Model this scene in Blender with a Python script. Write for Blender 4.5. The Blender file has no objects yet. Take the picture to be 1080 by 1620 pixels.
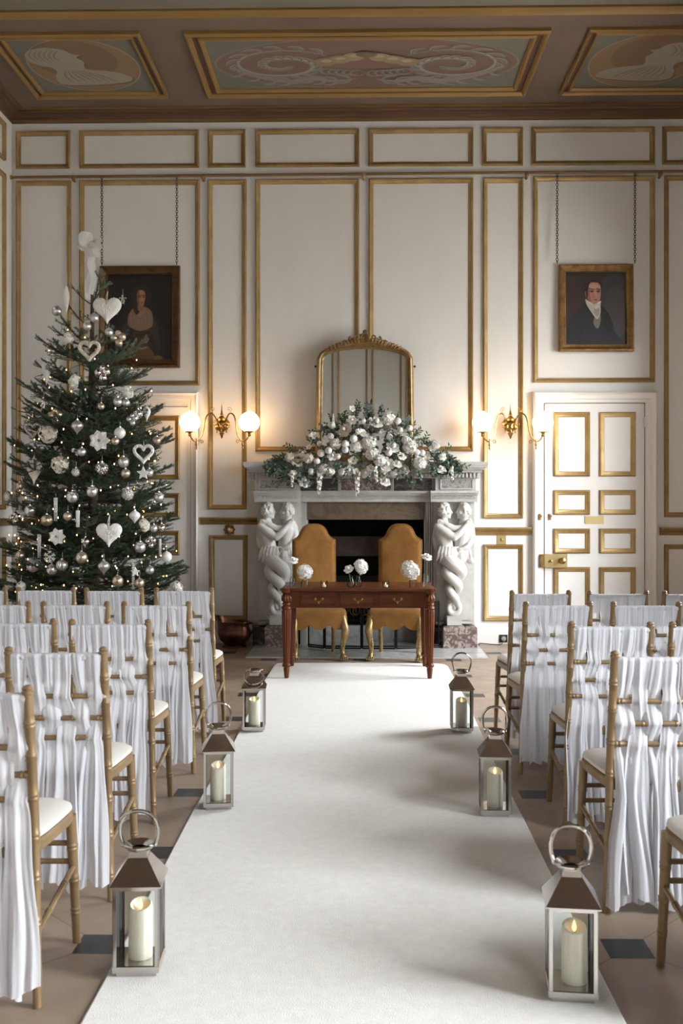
import bpy, math, random
from mathutils import Vector, Matrix, Euler

PI = math.pi
R = math.radians
random.seed(7)
SC = bpy.context.scene
COL = SC.collection

# ------------------------------------------------------------------ camera, sky, exposure
F, HZ, VPX, EYE = 1575.0, 799.0, 570.0, 1.44
YAW = math.atan((VPX - 540.0) / F)
cam_data = bpy.data.cameras.new('camera')
cam_data.sensor_fit = 'VERTICAL'
cam_data.sensor_height = 36.0
cam_data.lens = 35.0
cam_data.shift_y = (HZ - 810.0) / 1620.0
cam_data.clip_start = 0.05
cam_data.dof.use_dof = True
cam_data.dof.focus_distance = 8.0
cam_data.dof.aperture_fstop = 6.3
cam = bpy.data.objects.new('camera', cam_data)
cam.location = (0, 0, EYE)
cam.rotation_euler = (PI / 2, 0, YAW)
COL.objects.link(cam)
SC.camera = cam

SC.view_settings.view_transform = 'Standard'
SC.view_settings.look = 'None'
SC.view_settings.gamma = 1.0
SC.view_settings.use_curve_mapping = False
SC.view_settings.exposure = 0.0
SC.cycles.use_denoising = True
SC.cycles.sample_clamp_indirect = 6.0
SC.cycles.caustics_reflective = False
SC.cycles.caustics_refractive = False

SKY, GROUND = 41.5, 3.2
world = bpy.data.worlds.new('overcast_sky')
SC.world = world
world.use_nodes = True
wn = world.node_tree
wn.nodes.clear()
w_out = wn.nodes.new('ShaderNodeOutputWorld')
w_bg = wn.nodes.new('ShaderNodeBackground')
w_tc = wn.nodes.new('ShaderNodeTexCoord')
w_sp = wn.nodes.new('ShaderNodeSeparateXYZ')
w_rm = wn.nodes.new('ShaderNodeValToRGB')
w_mp = wn.nodes.new('ShaderNodeMapRange')
wn.links.new(w_tc.outputs['Generated'], w_sp.inputs[0])
w_mp.inputs['From Min'].default_value = -0.25
w_mp.inputs['From Max'].default_value = 0.45
wn.links.new(w_sp.outputs['Z'], w_mp.inputs['Value'])
wn.links.new(w_mp.outputs[0], w_rm.inputs[0])
g = GROUND / SKY
w_rm.color_ramp.elements[0].color = (g, g * 0.95, g * 0.86, 1)
w_rm.color_ramp.elements[1].color = (0.93, 0.955, 1.0, 1)
wn.links.new(w_rm.outputs[0], w_bg.inputs[0])
w_bg.inputs[1].default_value = SKY
wn.links.new(w_bg.outputs[0], w_out.inputs[0])

# room, in metres: camera above the origin, the fireplace wall ahead of it
YW, YB, XL, XR, ZC = 10.40, -4.0, -3.66, 3.74, 5.55
WINDOWS = [(6.7, 9.0), (0.6, 2.8), (-3.0, -1.5)]       # along the right wall
WZ0, WZ1 = 0.75, 3.7
for y0, y1 in WINDOWS:                                # sky portals in the window openings
    ld = bpy.data.lights.new('window_portal', 'AREA')
    ld.shape = 'RECTANGLE'
    ld.size, ld.size_y = WZ1 - WZ0, y1 - y0
    ld.cycles.is_portal = True
    lo = bpy.data.objects.new('window_portal', ld)
    lo.location = (XR + 0.36, (y0 + y1) / 2, (WZ0 + WZ1) / 2)
    lo.rotation_euler = (0, PI / 2, 0)
    COL.objects.link(lo)


def at(u, v, Y):
    """The point on the plane at distance Y that shows at (u, v) of the 1080 x 1620 photograph."""
    a = (u - 540.0) / F
    t = Y / (math.cos(YAW) + a * math.sin(YAW))
    return Vector((t * (-math.sin(YAW) + a * math.cos(YAW)), Y, EYE + t * (HZ - v) / F))


def wx(u, Y=None):
    return at(u, HZ, YW if Y is None else Y).x


def wz(v, u=570, Y=None):
    return at(u, v, YW if Y is None else Y).z


# ------------------------------------------------------------------ mesh helpers
class MB:
    def __init__(self):
        self.v, self.f, self.m, self.M = [], [], [], None

    def add(self, vs, fs, mat=0):
        o = len(self.v)
        if self.M is None:
            self.v += [tuple(p) for p in vs]
        else:
            self.v += [tuple(self.M @ Vector(p)) for p in vs]
        self.f += [tuple(i + o for i in q) for q in fs]
        self.m += [mat] * len(fs)
        return self

    def box(self, x0, x1, y0, y1, z0, z1, mat=0):
        x0, x1 = min(x0, x1), max(x0, x1)
        y0, y1 = min(y0, y1), max(y0, y1)
        z0, z1 = min(z0, z1), max(z0, z1)
        v = [(x, y, z) for z in (z0, z1) for y in (y0, y1) for x in (x0, x1)]
        return self.add(v, [(0, 2, 3, 1), (4, 5, 7, 6), (0, 1, 5, 4), (2, 6, 7, 3), (0, 4, 6, 2), (1, 3, 7, 5)], mat)

    def loft(self, loops, caps=(True, True), mat=0, closed=True):
        n = len(loops[0])
        vs = [p for L in loops for p in L]
        fs = []
        for k in range(len(loops) - 1):
            for i in range(n if closed else n - 1):
                j = (i + 1) % n
                fs.append((k * n + i, k * n + j, (k + 1) * n + j, (k + 1) * n + i))
        if caps[0]:
            fs.append(tuple(range(n - 1, -1, -1)))
        if caps[1]:
            fs.append(tuple((len(loops) - 1) * n + i for i in range(n)))
        return self.add(vs, fs, mat)

    def tube(self, pts, r, n=8, caps=True, mat=0, flat=1.0, closed=False):
        pts = [Vector(p) for p in pts]
        m = len(pts)
        rs = r if isinstance(r, (list, tuple)) else [r] * m
        loops, prev = [], None
        for i, p in enumerate(pts):
            if closed:
                t = pts[(i + 1) % m] - pts[i - 1]
            else:
                t = pts[min(i + 1, m - 1)] - pts[max(i - 1, 0)]
            if t.length < 1e-9:
                t = Vector((0, 0, 1))
            t.normalize()
            if prev is None:
                a = Vector((1, 0, 0)) if abs(t.x) < 0.9 else Vector((0, 1, 0))
                nrm = (a - t * a.dot(t)).normalized()
            else:
                nrm = (prev - t * prev.dot(t))
                nrm = nrm.normalized() if nrm.length > 1e-6 else t.orthogonal().normalized()
            prev = nrm
            b = t.cross(nrm)
            loops.append([p + (nrm * math.cos(2 * PI * k / n) + b * math.sin(2 * PI * k / n) * flat) * rs[i] for k in range(n)])
        if closed:
            loops.append(loops[0])
            return self.loft(loops, (False, False), mat)
        return self.loft(loops, (caps, caps), mat)

    def lathe(self, prof, n=24, c=(0, 0, 0), mat=0, caps=(True, True), flute=None):
        c = Vector(c)
        loops = []
        for r, z in prof:
            L = []
            for k in range(n):
                a = 2 * PI * k / n
                rr = r
                if flute:
                    rr = r * (1 - flute[1] * (0.5 + 0.5 * math.cos(a * flute[0])))
                L.append(c + Vector((rr * math.cos(a), rr * math.sin(a), z)))
            loops.append(L)
        return self.loft(loops, caps, mat)

    def ell(self, c, rx, ry=None, rz=None, nu=14, nv=10, mat=0):
        ry = rx if ry is None else ry
        rz = rx if rz is None else rz
        c = Vector(c)
        vs = [c + Vector((0, 0, -rz))]
        for j in range(1, nv):
            a = -PI / 2 + PI * j / nv
            vs += [c + Vector((rx * math.cos(a) * math.cos(2 * PI * i / nu), ry * math.cos(a) * math.sin(2 * PI * i / nu), rz * math.sin(a))) for i in range(nu)]
        vs.append(c + Vector((0, 0, rz)))
        fs = [(0, 1 + (i + 1) % nu, 1 + i) for i in range(nu)]
        for j in range(nv - 2):
            for i in range(nu):
                a, b = 1 + j * nu + i, 1 + j * nu + (i + 1) % nu
                fs.append((a, b, b + nu, a + nu))
        o = 1 + (nv - 2) * nu
        fs += [(o + i, o + (i + 1) % nu, len(vs) - 1) for i in range(nu)]
        return self.add(vs, fs, mat)

    def grid(self, fn, nu, nv, mat=0):
        vs = [fn(i / nu, j / nv) for j in range(nv + 1) for i in range(nu + 1)]
        fs = [(j * (nu + 1) + i, j * (nu + 1) + i + 1, (j + 1) * (nu + 1) + i + 1, (j + 1) * (nu + 1) + i) for j in range(nv) for i in range(nu)]
        return self.add(vs, fs, mat)

    def prism(self, poly, y0, y1, mat=0):
        """polygon in x-z, extruded along y"""
        n = len(poly)
        vs = [(x, y0, z) for x, z in poly] + [(x, y1, z) for x, z in poly]
        fs = [(i, (i + 1) % n, n + (i + 1) % n, n + i) for i in range(n)]
        fs += [tuple(range(n - 1, -1, -1)), tuple(range(n, 2 * n))]
        return self.add(vs, fs, mat)

    def frame(self, x0, x1, z0, z1, y, prof, mat=0, M=None):
        """mitred moulding round a rectangle; prof: (inset, out towards -y)"""
        loops = [[(x0 + i, y - o, z0 + i), (x1 - i, y - o, z0 + i), (x1 - i, y - o, z1 - i), (x0 + i, y - o, z1 - i)] for i, o in prof]
        return self.loft(loops, (False, False), mat)

    def mesh(self, name, mats, smooth=True, ang=38):
        me = bpy.data.meshes.new(name)
        me.from_pydata(self.v, [], self.f)
        for m in (mats if isinstance(mats, (list, tuple)) else [mats]):
            me.materials.append(m)
        if any(self.m):
            me.polygons.foreach_set('material_index', self.m)
        if smooth:
            me.shade_smooth()
            me.set_sharp_from_angle(angle=R(ang))
        me.update()
        return me

    def build(self, name, mats, parent=None, smooth=True, ang=38):
        return put(name, self.mesh(name, mats, smooth, ang), parent)


def put(name, me, parent=None, loc=None, rot=None, scale=None):
    o = bpy.data.objects.new(name, me)
    COL.objects.link(o)
    if parent is not None:
        o.parent = parent
    if loc is not None:
        o.location = loc
    if rot is not None:
        o.rotation_euler = rot
    if scale is not None:
        o.scale = (scale, scale, scale) if isinstance(scale, (int, float)) else scale
    return o


def tag(o, label=None, cat=None, group=None, kind=None):
    if label:
        o['label'] = label
    if cat:
        o['category'] = cat
    if group:
        o['group'] = group
    if kind:
        o['kind'] = kind
    return o


def thing(name, label, cat, loc=(0, 0, 0), rotz=0.0, group=None):
    o = put(name, None, None, loc, (0, 0, rotz))
    o.empty_display_size = 0.1
    return tag(o, label, cat, group)


def struct(o):
    o['kind'] = 'structure'
    return o


def copy_tree(o, parent=None):
    c = o.copy()
    COL.objects.link(c)
    c.parent = parent
    for ch in list(o.children):
        copy_tree(ch, c)
    return c


def fuse(mb, name, mat, voxel, smooth=6):
    """one continuous carved surface out of overlapping volumes"""
    o = mb.build(name + '_raw', mat)
    md = o.modifiers.new('r', 'REMESH')
    md.mode = 'VOXEL'
    md.voxel_size = voxel
    if smooth:
        s = o.modifiers.new('s', 'SMOOTH')
        s.factor, s.iterations = 0.5, smooth
    bpy.context.view_layer.update()
    dg = bpy.context.evaluated_depsgraph_get()
    me = bpy.data.meshes.new_from_object(o.evaluated_get(dg))
    me.name = name
    me.shade_smooth()
    old = o.data
    bpy.data.objects.remove(o)
    bpy.data.meshes.remove(old)
    return me


def spline(pts, n=8, closed=False):
    """Catmull-Rom through the points"""
    P = [Vector(p) for p in pts]
    m = len(P)
    out = []
    for i in range(m if closed else m - 1):
        if closed:
            a, b, c, d = P[i - 1], P[i], P[(i + 1) % m], P[(i + 2) % m]
        else:
            a, b, c, d = P[max(i - 1, 0)], P[i], P[i + 1], P[min(i + 2, m - 1)]
        for k in range(n):
            t = k / n
            out.append(0.5 * ((2 * b) + (c - a) * t + (2 * a - 5 * b + 4 * c - d) * t * t + (3 * b - a - 3 * c + d) * t ** 3))
    if not closed:
        out.append(P[-1])
    return out


def lerp_tab(tab, x):
    """piecewise linear table lookup"""
    if x <= tab[0][0]:
        return tab[0][1]
    for (a, p), (b, q) in zip(tab, tab[1:]):
        if x <= b:
            return p + (q - p) * (x - a) / (b - a)
    return tab[-1][1]


# ------------------------------------------------------------------ materials
def mat(name, col, rough=0.5, metal=0.0, var=None, bump=None, sheen=0.0, coat=0.0, spec=None, sss=0.0, emit=None, aniso=None):
    m = bpy.data.materials.new(name)
    m.use_nodes = True
    nt = m.node_tree
    b = nt.nodes['Principled BSDF']
    b.inputs['Base Color'].default_value = (*col, 1)
    b.inputs['Roughness'].default_value = rough
    b.inputs['Metallic'].default_value = metal
    if spec is not None:
        b.inputs['Specular IOR Level'].default_value = spec
    if sheen:
        b.inputs['Sheen Weight'].default_value = sheen
        b.inputs['Sheen Roughness'].default_value = 0.4
    if coat:
        b.inputs['Coat Weight'].default_value = coat
        b.inputs['Coat Roughness'].default_value = 0.12
    if sss:
        b.inputs['Subsurface Weight'].default_value = sss
        b.inputs['Subsurface Radius'].default_value = (0.02, 0.014, 0.008)
    if emit:
        b.inputs['Emission Color'].default_value = (*emit[0], 1)
        b.inputs['Emission Strength'].default_value = emit[1]
    if var or bump:
        tc = nt.nodes.new('ShaderNodeTexCoord')
    if var:
        sc, c2 = var[0], var[1]
        mp = nt.nodes.new('ShaderNodeMapping')
        mp.inputs['Scale'].default_value = sc if isinstance(sc, tuple) else (sc, sc, sc)
        nz = nt.nodes.new('ShaderNodeTexNoise')
        nz.inputs['Scale'].default_value = 1.0
        nz.inputs['Detail'].default_value = 5.0
        nz.inputs['Roughness'].default_value = 0.6
        if len(var) > 3:
            nz.inputs['Distortion'].default_value = var[3]
        rp = nt.nodes.new('ShaderNodeValToRGB')
        lo, hi = var[2] if len(var) > 2 else (0.35, 0.65)
        rp.color_ramp.elements[0].position, rp.color_ramp.elements[1].position = lo, hi
        rp.color_ramp.elements[0].color = (*col, 1)
        rp.color_ramp.elements[1].color = (*c2, 1)
        nt.links.new(tc.outputs['Object'], mp.inputs[0])
        nt.links.new(mp.outputs[0], nz.inputs['Vector'])
        nt.links.new(nz.outputs[0], rp.inputs[0])
        nt.links.new(rp.outputs[0], b.inputs['Base Color'])
    if bump:
        nz = nt.nodes.new('ShaderNodeTexNoise')
        nz.inputs['Scale'].default_value = bump[0]
        nz.inputs['Detail'].default_value = 4.0
        bp = nt.nodes.new('ShaderNodeBump')
        bp.inputs['Strength'].default_value = bump[1]
        bp.inputs['Distance'].default_value = bump[2] if len(bump) > 2 else 0.01
        nt.links.new(tc.outputs['Object'], nz.inputs['Vector'])
        nt.links.new(nz.outputs[0], bp.inputs['Height'])
        nt.links.new(bp.outputs[0], b.inputs['Normal'])
    return m


def glass_mat(name, tint=(0.97, 0.985, 0.98), gloss=0.12, rough=0.02):
    m = bpy.data.materials.new(name)
    m.use_nodes = True
    nt = m.node_tree
    nt.nodes.clear()
    o = nt.nodes.new('ShaderNodeOutputMaterial')
    t = nt.nodes.new('ShaderNodeBsdfTransparent')
    t.inputs[0].default_value = (*tint, 1)
    gl = nt.nodes.new('ShaderNodeBsdfGlossy')
    gl.inputs['Roughness'].default_value = rough
    fr = nt.nodes.new('ShaderNodeLayerWeight')
    fr.inputs[0].default_value = gloss
    mx = nt.nodes.new('ShaderNodeMixShader')
    nt.links.new(fr.outputs['Fresnel'], mx.inputs[0])
    nt.links.new(t.outputs[0], mx.inputs[1])
    nt.links.new(gl.outputs[0], mx.inputs[2])
    nt.links.new(mx.outputs[0], o.inputs[0])
    return m


def cloth_mat(name, col, translucency, see_through):
    m = bpy.data.materials.new(name)
    m.use_nodes = True
    nt = m.node_tree
    nt.nodes.clear()
    o = nt.nodes.new('ShaderNodeOutputMaterial')
    d = nt.nodes.new('ShaderNodeBsdfDiffuse')
    d.inputs[0].default_value = (*col, 1)
    tl = nt.nodes.new('ShaderNodeBsdfTranslucent')
    tl.inputs[0].default_value = (*col, 1)
    tr = nt.nodes.new('ShaderNodeBsdfTransparent')
    tc = nt.nodes.new('ShaderNodeTexCoord')
    mp = nt.nodes.new('ShaderNodeMapping')
    mp.inputs['Scale'].default_value = (120, 120, 9)
    nz = nt.nodes.new('ShaderNodeTexNoise')
    nz.inputs['Scale'].default_value = 1.0
    nz.inputs['Detail'].default_value = 3.0
    bp = nt.nodes.new('ShaderNodeBump')
    bp.inputs['Strength'].default_value = 0.35
    bp.inputs['Distance'].default_value = 0.004
    nt.links.new(tc.outputs['Object'], mp.inputs[0])
    nt.links.new(mp.outputs[0], nz.inputs['Vector'])
    nt.links.new(nz.outputs[0], bp.inputs['Height'])
    nt.links.new(bp.outputs[0], d.inputs['Normal'])
    nt.links.new(bp.outputs[0], tl.inputs['Normal'])
    a = nt.nodes.new('ShaderNodeMixShader')
    a.inputs[0].default_value = translucency
    b = nt.nodes.new('ShaderNodeMixShader')
    b.inputs[0].default_value = see_through
    nt.links.new(d.outputs[0], a.inputs[1])
    nt.links.new(tl.outputs[0], a.inputs[2])
    nt.links.new(a.outputs[0], b.inputs[1])
    nt.links.new(tr.outputs[0], b.inputs[2])
    nt.links.new(b.outputs[0], o.inputs[0])
    return m


def marble_mat(name, base, vein, scale=3.0, rough=0.35, width=(0.46, 0.56), patch=None):
    m = mat(name, base, rough)
    nt = m.node_tree
    b = nt.nodes['Principled BSDF']
    tc = nt.nodes.new('ShaderNodeTexCoord')
    nz = nt.nodes.new('ShaderNodeTexNoise')
    nz.inputs['Scale'].default_value = scale
    nz.inputs['Detail'].default_value = 8.0
    nz.inputs['Roughness'].default_value = 0.65
    nz.inputs['Distortion'].default_value = 1.6
    rp = nt.nodes.new('ShaderNodeValToRGB')
    e = rp.color_ramp.elements
    e[0].position, e[0].color = width[0] - 0.08, (*base, 1)
    e[1].position, e[1].color = (width[0] + width[1]) / 2, (*vein, 1)
    k = e.new(width[1] + 0.06)
    k.color = (*(patch or base), 1)
    nt.links.new(tc.outputs['Object'], nz.inputs['Vector'])
    nt.links.new(nz.outputs[0], rp.inputs[0])
    nt.links.new(rp.outputs[0], b.inputs['Base Color'])
    return m


MAT = {}
MAT['wall'] = mat('cream_wall_paint', (0.80, 0.775, 0.745), 0.55, var=((1.5, 1.5, 0.5), (0.755, 0.725, 0.69)), bump=(60, 0.08, 0.003))
MAT['gilt'] = mat('gilded_moulding', (0.40, 0.265, 0.11), 0.45, 0.5, var=((6, 6, 6), (0.30, 0.185, 0.065)), bump=(40, 0.15, 0.004))
MAT['gilt_dark'] = mat('old_gilt_frame', (0.30, 0.17, 0.055), 0.45, 0.5, var=((14, 14, 14), (0.17, 0.085, 0.025)), bump=(60, 0.25, 0.004))
MAT['gilt_leaf'] = mat('gold_leaf', (0.40, 0.275, 0.125), 0.42, 0.6, var=((20, 20, 20), (0.25, 0.155, 0.06)), bump=(50, 0.2, 0.004))
MAT['gilt_ceiling'] = mat('browned_ceiling_gilt', (0.26, 0.15, 0.045), 0.45, 0.35)
MAT['ceiling'] = mat('brown_ceiling_paint', (0.155, 0.103, 0.076), 0.7, var=((1.2, 1.2, 1.2), (0.125, 0.08, 0.058)))
MAT['cornice'] = mat('red_brown_cornice_paint', (0.105, 0.046, 0.024), 0.5, var=((3, 3, 3), (0.075, 0.032, 0.017)))
MAT['carpet'] = mat('white_carpet_pile', (0.87, 0.84, 0.795), 0.95, var=((28, 28, 28), (0.78, 0.75, 0.71), (0.25, 0.75)), bump=(260, 0.5, 0.006), sheen=0.2)
MAT['marble'] = marble_mat('white_statuary_marble', (0.54, 0.52, 0.485), (0.46, 0.44, 0.41), 2.0, 0.5)
MAT['statue'] = mat('carved_white_marble', (0.66, 0.64, 0.605), 0.45, var=((5, 5, 5), (0.54, 0.515, 0.475), (0.4, 0.8)))
MAT['rmarble'] = marble_mat('red_breccia_marble', (0.135, 0.085, 0.075), (0.42, 0.36, 0.33), 16.0, 0.3, (0.57, 0.61), (0.21, 0.145, 0.13))
MAT['dmarble'] = marble_mat('dark_breccia_marble', (0.035, 0.024, 0.022), (0.14, 0.11, 0.10), 8.0, 0.25, (0.56, 0.62))
MAT['pmarble'] = marble_mat('grey_purple_breccia', (0.17, 0.14, 0.135), (0.42, 0.39, 0.37), 16.0, 0.3, (0.5, 0.58), (0.11, 0.085, 0.085))
MAT['ymarble'] = marble_mat('yellow_brown_marble', (0.085, 0.055, 0.034), (0.135, 0.097, 0.064), 4.0, 0.5)
MAT['hearth'] = marble_mat('grey_hearth_marble', (0.42, 0.42, 0.415), (0.56, 0.56, 0.555), 3.0, 0.22)
MAT['soot'] = mat('sooty_brick', (0.012, 0.010, 0.009), 0.9, bump=(30, 0.5, 0.01))
MAT['fireback'] = mat('smoke_stained_stone', (0.06, 0.04, 0.03), 0.85, var=((8, 8, 8), (0.035, 0.022, 0.017)))
MAT['iron'] = mat('black_iron', (0.012, 0.012, 0.013), 0.45, 0.6)
MAT['mahogany'] = mat('polished_mahogany', (0.115, 0.033, 0.008), 0.32, 0.0, var=((3, 26, 26), (0.070, 0.017, 0.004)), spec=0.2)
MAT['mahogany_v'] = mat('turned_mahogany', (0.125, 0.035, 0.009), 0.32, 0.0, var=((26, 26, 3), (0.08, 0.019, 0.005)), spec=0.25)
MAT['velvet'] = mat('mustard_velvet', (0.245, 0.105, 0.013), 0.85, 0.0, var=((9, 9, 9), (0.165, 0.066, 0.008), (0.3, 0.7)), sheen=0.15, bump=(300, 0.2, 0.003))
MAT['chair_gold'] = mat('gold_painted_beech', (0.285, 0.19, 0.098), 0.42, 0.35, var=((9, 9, 3), (0.23, 0.15, 0.072)))
MAT['pad'] = mat('ivory_seat_fabric', (0.66, 0.615, 0.565), 0.85, bump=(220, 0.15, 0.002))
MAT['chiffon'] = cloth_mat('white_chiffon', (0.80, 0.80, 0.84), 0.30, 0.025)
MAT['steel'] = mat('polished_steel', (0.56, 0.53, 0.50), 0.12, 1.0)
MAT['glass'] = glass_mat('clear_pane')
MAT['vase_glass'] = glass_mat('pressed_glass', (0.965, 0.975, 0.975), 0.16, 0.05)
MAT['wax'] = mat('ivory_wax', (0.86, 0.79, 0.66), 0.5, sss=0.15)
MAT['flame'] = mat('candle_flame', (1, 0.6, 0.2), 0.5, emit=((1.0, 0.66, 0.32), 1.9))
MAT['wick'] = mat('charred_wick', (0.02, 0.015, 0.01), 0.9)
MAT['brass'] = mat('aged_brass', (0.52, 0.33, 0.12), 0.28, 0.95, var=((25, 25, 25), (0.30, 0.17, 0.05)))
MAT['brass_plate'] = mat('brushed_brass_plate', (0.60, 0.46, 0.22), 0.32, 0.9)
MAT['globe'] = mat('lit_opal_glass', (0.9, 0.85, 0.75), 0.4, emit=((1.0, 0.62, 0.31), 11.5))
MAT['copper'] = mat('tarnished_copper', (0.17, 0.07, 0.045), 0.32, 0.9, var=((10, 10, 10), (0.075, 0.03, 0.022)))
MAT['mirror'] = mat('mirror_silvering', (0.62, 0.64, 0.63), 0.02, 1.0)
MAT['chain'] = mat('dark_chain_metal', (0.06, 0.05, 0.04), 0.45, 0.8)
MAT['rail'] = mat('dull_brass_rod', (0.23, 0.135, 0.05), 0.4, 0.7)
MAT['silver'] = mat('matte_silver_bauble', (0.66, 0.66, 0.66), 0.30, 0.85)
MAT['shiny'] = mat('mirror_silver_bauble', (0.78, 0.77, 0.76), 0.08, 1.0)
MAT['champagne'] = mat('champagne_bauble', (0.62, 0.52, 0.40), 0.28, 0.85)
MAT['pearl'] = mat('pearl_white', (0.80, 0.79, 0.78), 0.4, 0.1)
MAT['white'] = mat('white_ornament', (0.82, 0.80, 0.77), 0.75, bump=(120, 0.5, 0.006))
MAT['cream'] = mat('cream_straw_weave', (0.74, 0.67, 0.56), 0.85, bump=(150, 0.9, 0.008))
MAT['glitter'] = mat('silver_glitter', (0.72, 0.70, 0.68), 0.22, 0.8, bump=(260, 1.0, 0.006))
MAT['thread'] = mat('hanging_thread', (0.75, 0.72, 0.66), 0.7)
MAT['needle'] = mat('fir_needles', (0.062, 0.108, 0.066), 0.5, var=((7, 7, 7), (0.15, 0.215, 0.135), (0.35, 0.75)))
MAT['bark'] = mat('fir_bark', (0.075, 0.05, 0.034), 0.9, bump=(60, 0.6, 0.01))
MAT['bulb'] = mat('warm_fairy_bulb', (1, 0.7, 0.3), 0.4, emit=((1.0, 0.52, 0.17), 11.0))
MAT['wire'] = mat('dark_green_wire', (0.012, 0.02, 0.012), 0.6)
MAT['ribbon'] = cloth_mat('white_organza_ribbon', (0.93, 0.92, 0.91), 0.35, 0.10)
MAT['petal'] = mat('white_petal', (0.86, 0.84, 0.79), 0.6, sss=0.15)
MAT['petal_cream'] = mat('cream_petal', (0.83, 0.775, 0.68), 0.6, sss=0.15)
MAT['petal_blush'] = mat('blush_petal', (0.70, 0.60, 0.52), 0.65)
MAT['petal_mauve'] = mat('mauve_petal', (0.46, 0.40, 0.43), 0.65)
MAT['petal_eye'] = mat('yellow_stamen', (0.62, 0.50, 0.16), 0.7)
MAT['leaf'] = mat('green_leaf', (0.042, 0.068, 0.030), 0.55, var=((12, 12, 12), (0.085, 0.115, 0.05)))
MAT['euca'] = mat('eucalyptus_leaf', (0.085, 0.125, 0.115), 0.6, var=((12, 12, 12), (0.165, 0.215, 0.195)))
MAT['stem'] = mat('flower_stem', (0.10, 0.15, 0.05), 0.6)
MAT['black_plastic'] = mat('black_cable', (0.015, 0.015, 0.016), 0.5)
MAT['white_metal'] = mat('grey_metal_socket', (0.50, 0.48, 0.45), 0.35, 0.6)
MAT['exterior'] = mat('pale_gravel_court', (0.40, 0.38, 0.34), 0.9)


_flat = {}


def paint(c, rough=0.6):
    k = tuple(round(x, 3) for x in c) + (rough,)
    if k not in _flat:
        _flat[k] = mat('oil_paint', c, rough)
    return _flat[k]


def srgb(r, g_, b):
    f = lambda x: (x / 255 / 12.92) if x <= 10 else ((x / 255 + 0.055) / 1.055) ** 2.4
    return (f(r), f(g_), f(b))


class NX:
    """tiny node-expression helper for the stone floor"""
    def __init__(self, nt):
        self.nt = nt

    def m(self, op, a, b=None, c=None):
        n = self.nt.nodes.new('ShaderNodeMath')
        n.operation = op
        for i, x in enumerate((a, b, c)):
            if x is None:
                continue
            if isinstance(x, (int, float)):
                n.inputs[i].default_value = x
            else:
                self.nt.links.new(x, n.inputs[i])
        return n.outputs[0]

    def mix(self, f, a, b):
        n = self.nt.nodes.new('ShaderNodeMix')
        n.data_type = 'RGBA'
        for k, x in ((0, f), (6, a), (7, b)):
            if isinstance(x, tuple):
                n.inputs[k].default_value = (*x, 1)
            elif isinstance(x, (int, float)):
                n.inputs[k].default_value = x
            else:
                self.nt.links.new(x, n.inputs[k])
        return n.outputs[2]


def floor_material():
    m = mat('stone_flags_with_black_insets', (0.4, 0.33, 0.26), 0.32)
    nt = m.node_tree
    b = nt.nodes['Principled BSDF']
    x = NX(nt)
    tc = nt.nodes.new('ShaderNodeTexCoord')
    sp = nt.nodes.new('ShaderNodeSeparateXYZ')
    nt.links.new(tc.outputs['Object'], sp.inputs[0])
    P = 0.86
    px = x.m('DIVIDE', x.m('SUBTRACT', sp.outputs[0], 0.005), P)
    py = x.m('DIVIDE', x.m('SUBTRACT', sp.outputs[1], 3.25), P)

    def cab(ox):
        fx = x.m('ABSOLUTE', x.m('SUBTRACT', x.m('FRACT', x.m('ADD', px, 0.5 + ox)), 0.5))
        fy = x.m('ABSOLUTE', x.m('SUBTRACT', x.m('FRACT', x.m('ADD', py, 0.5 + ox)), 0.5))
        return x.m('LESS_THAN', x.m('MAXIMUM', fx, fy), 0.072 / P)
    inset = x.m('MAXIMUM', cab(0.0), cab(0.5))
    s, d = x.m('ADD', px, py), x.m('SUBTRACT', px, py)

    def near(q):
        return x.m('ABSOLUTE', x.m('SUBTRACT', x.m('FRACT', x.m('ADD', q, 0.5)), 0.5))
    joint = x.m('LESS_THAN', x.m('MINIMUM', near(s), near(d)), 0.0045)
    cb = nt.nodes.new('ShaderNodeCombineXYZ')
    nt.links.new(x.m('FLOOR', s), cb.inputs[0])
    nt.links.new(x.m('FLOOR', d), cb.inputs[1])
    wnz = nt.nodes.new('ShaderNodeTexWhiteNoise')
    nt.links.new(cb.outputs[0], wnz.inputs['Vector'])
    nz = nt.nodes.new('ShaderNodeTexNoise')
    nz.inputs['Scale'].default_value = 5.0
    nz.inputs['Detail'].default_value = 8.0
    nz.inputs['Roughness'].default_value = 0.7
    nz.inputs['Distortion'].default_value = 0.8
    nt.links.new(tc.outputs['Object'], nz.inputs['Vector'])
    stone = x.mix(wnz.outputs['Value'], (0.31, 0.226, 0.163), (0.40, 0.306, 0.232))
    stone = x.mix(x.m('MULTIPLY', nz.outputs[0], 0.75), stone, (0.20, 0.138, 0.096))
    c = x.mix(x.m('MULTIPLY', joint, 0.6), stone, (0.10, 0.075, 0.055))
    c = x.mix(inset, c, (0.018, 0.019, 0.022))
    nt.links.new(c, b.inputs['Base Color'])
    nt.links.new(x.m('ADD', 0.24, x.m('MULTIPLY', nz.outputs[0], 0.3)), b.inputs['Roughness'])
    return m


MAT['floor'] = floor_material()

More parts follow.
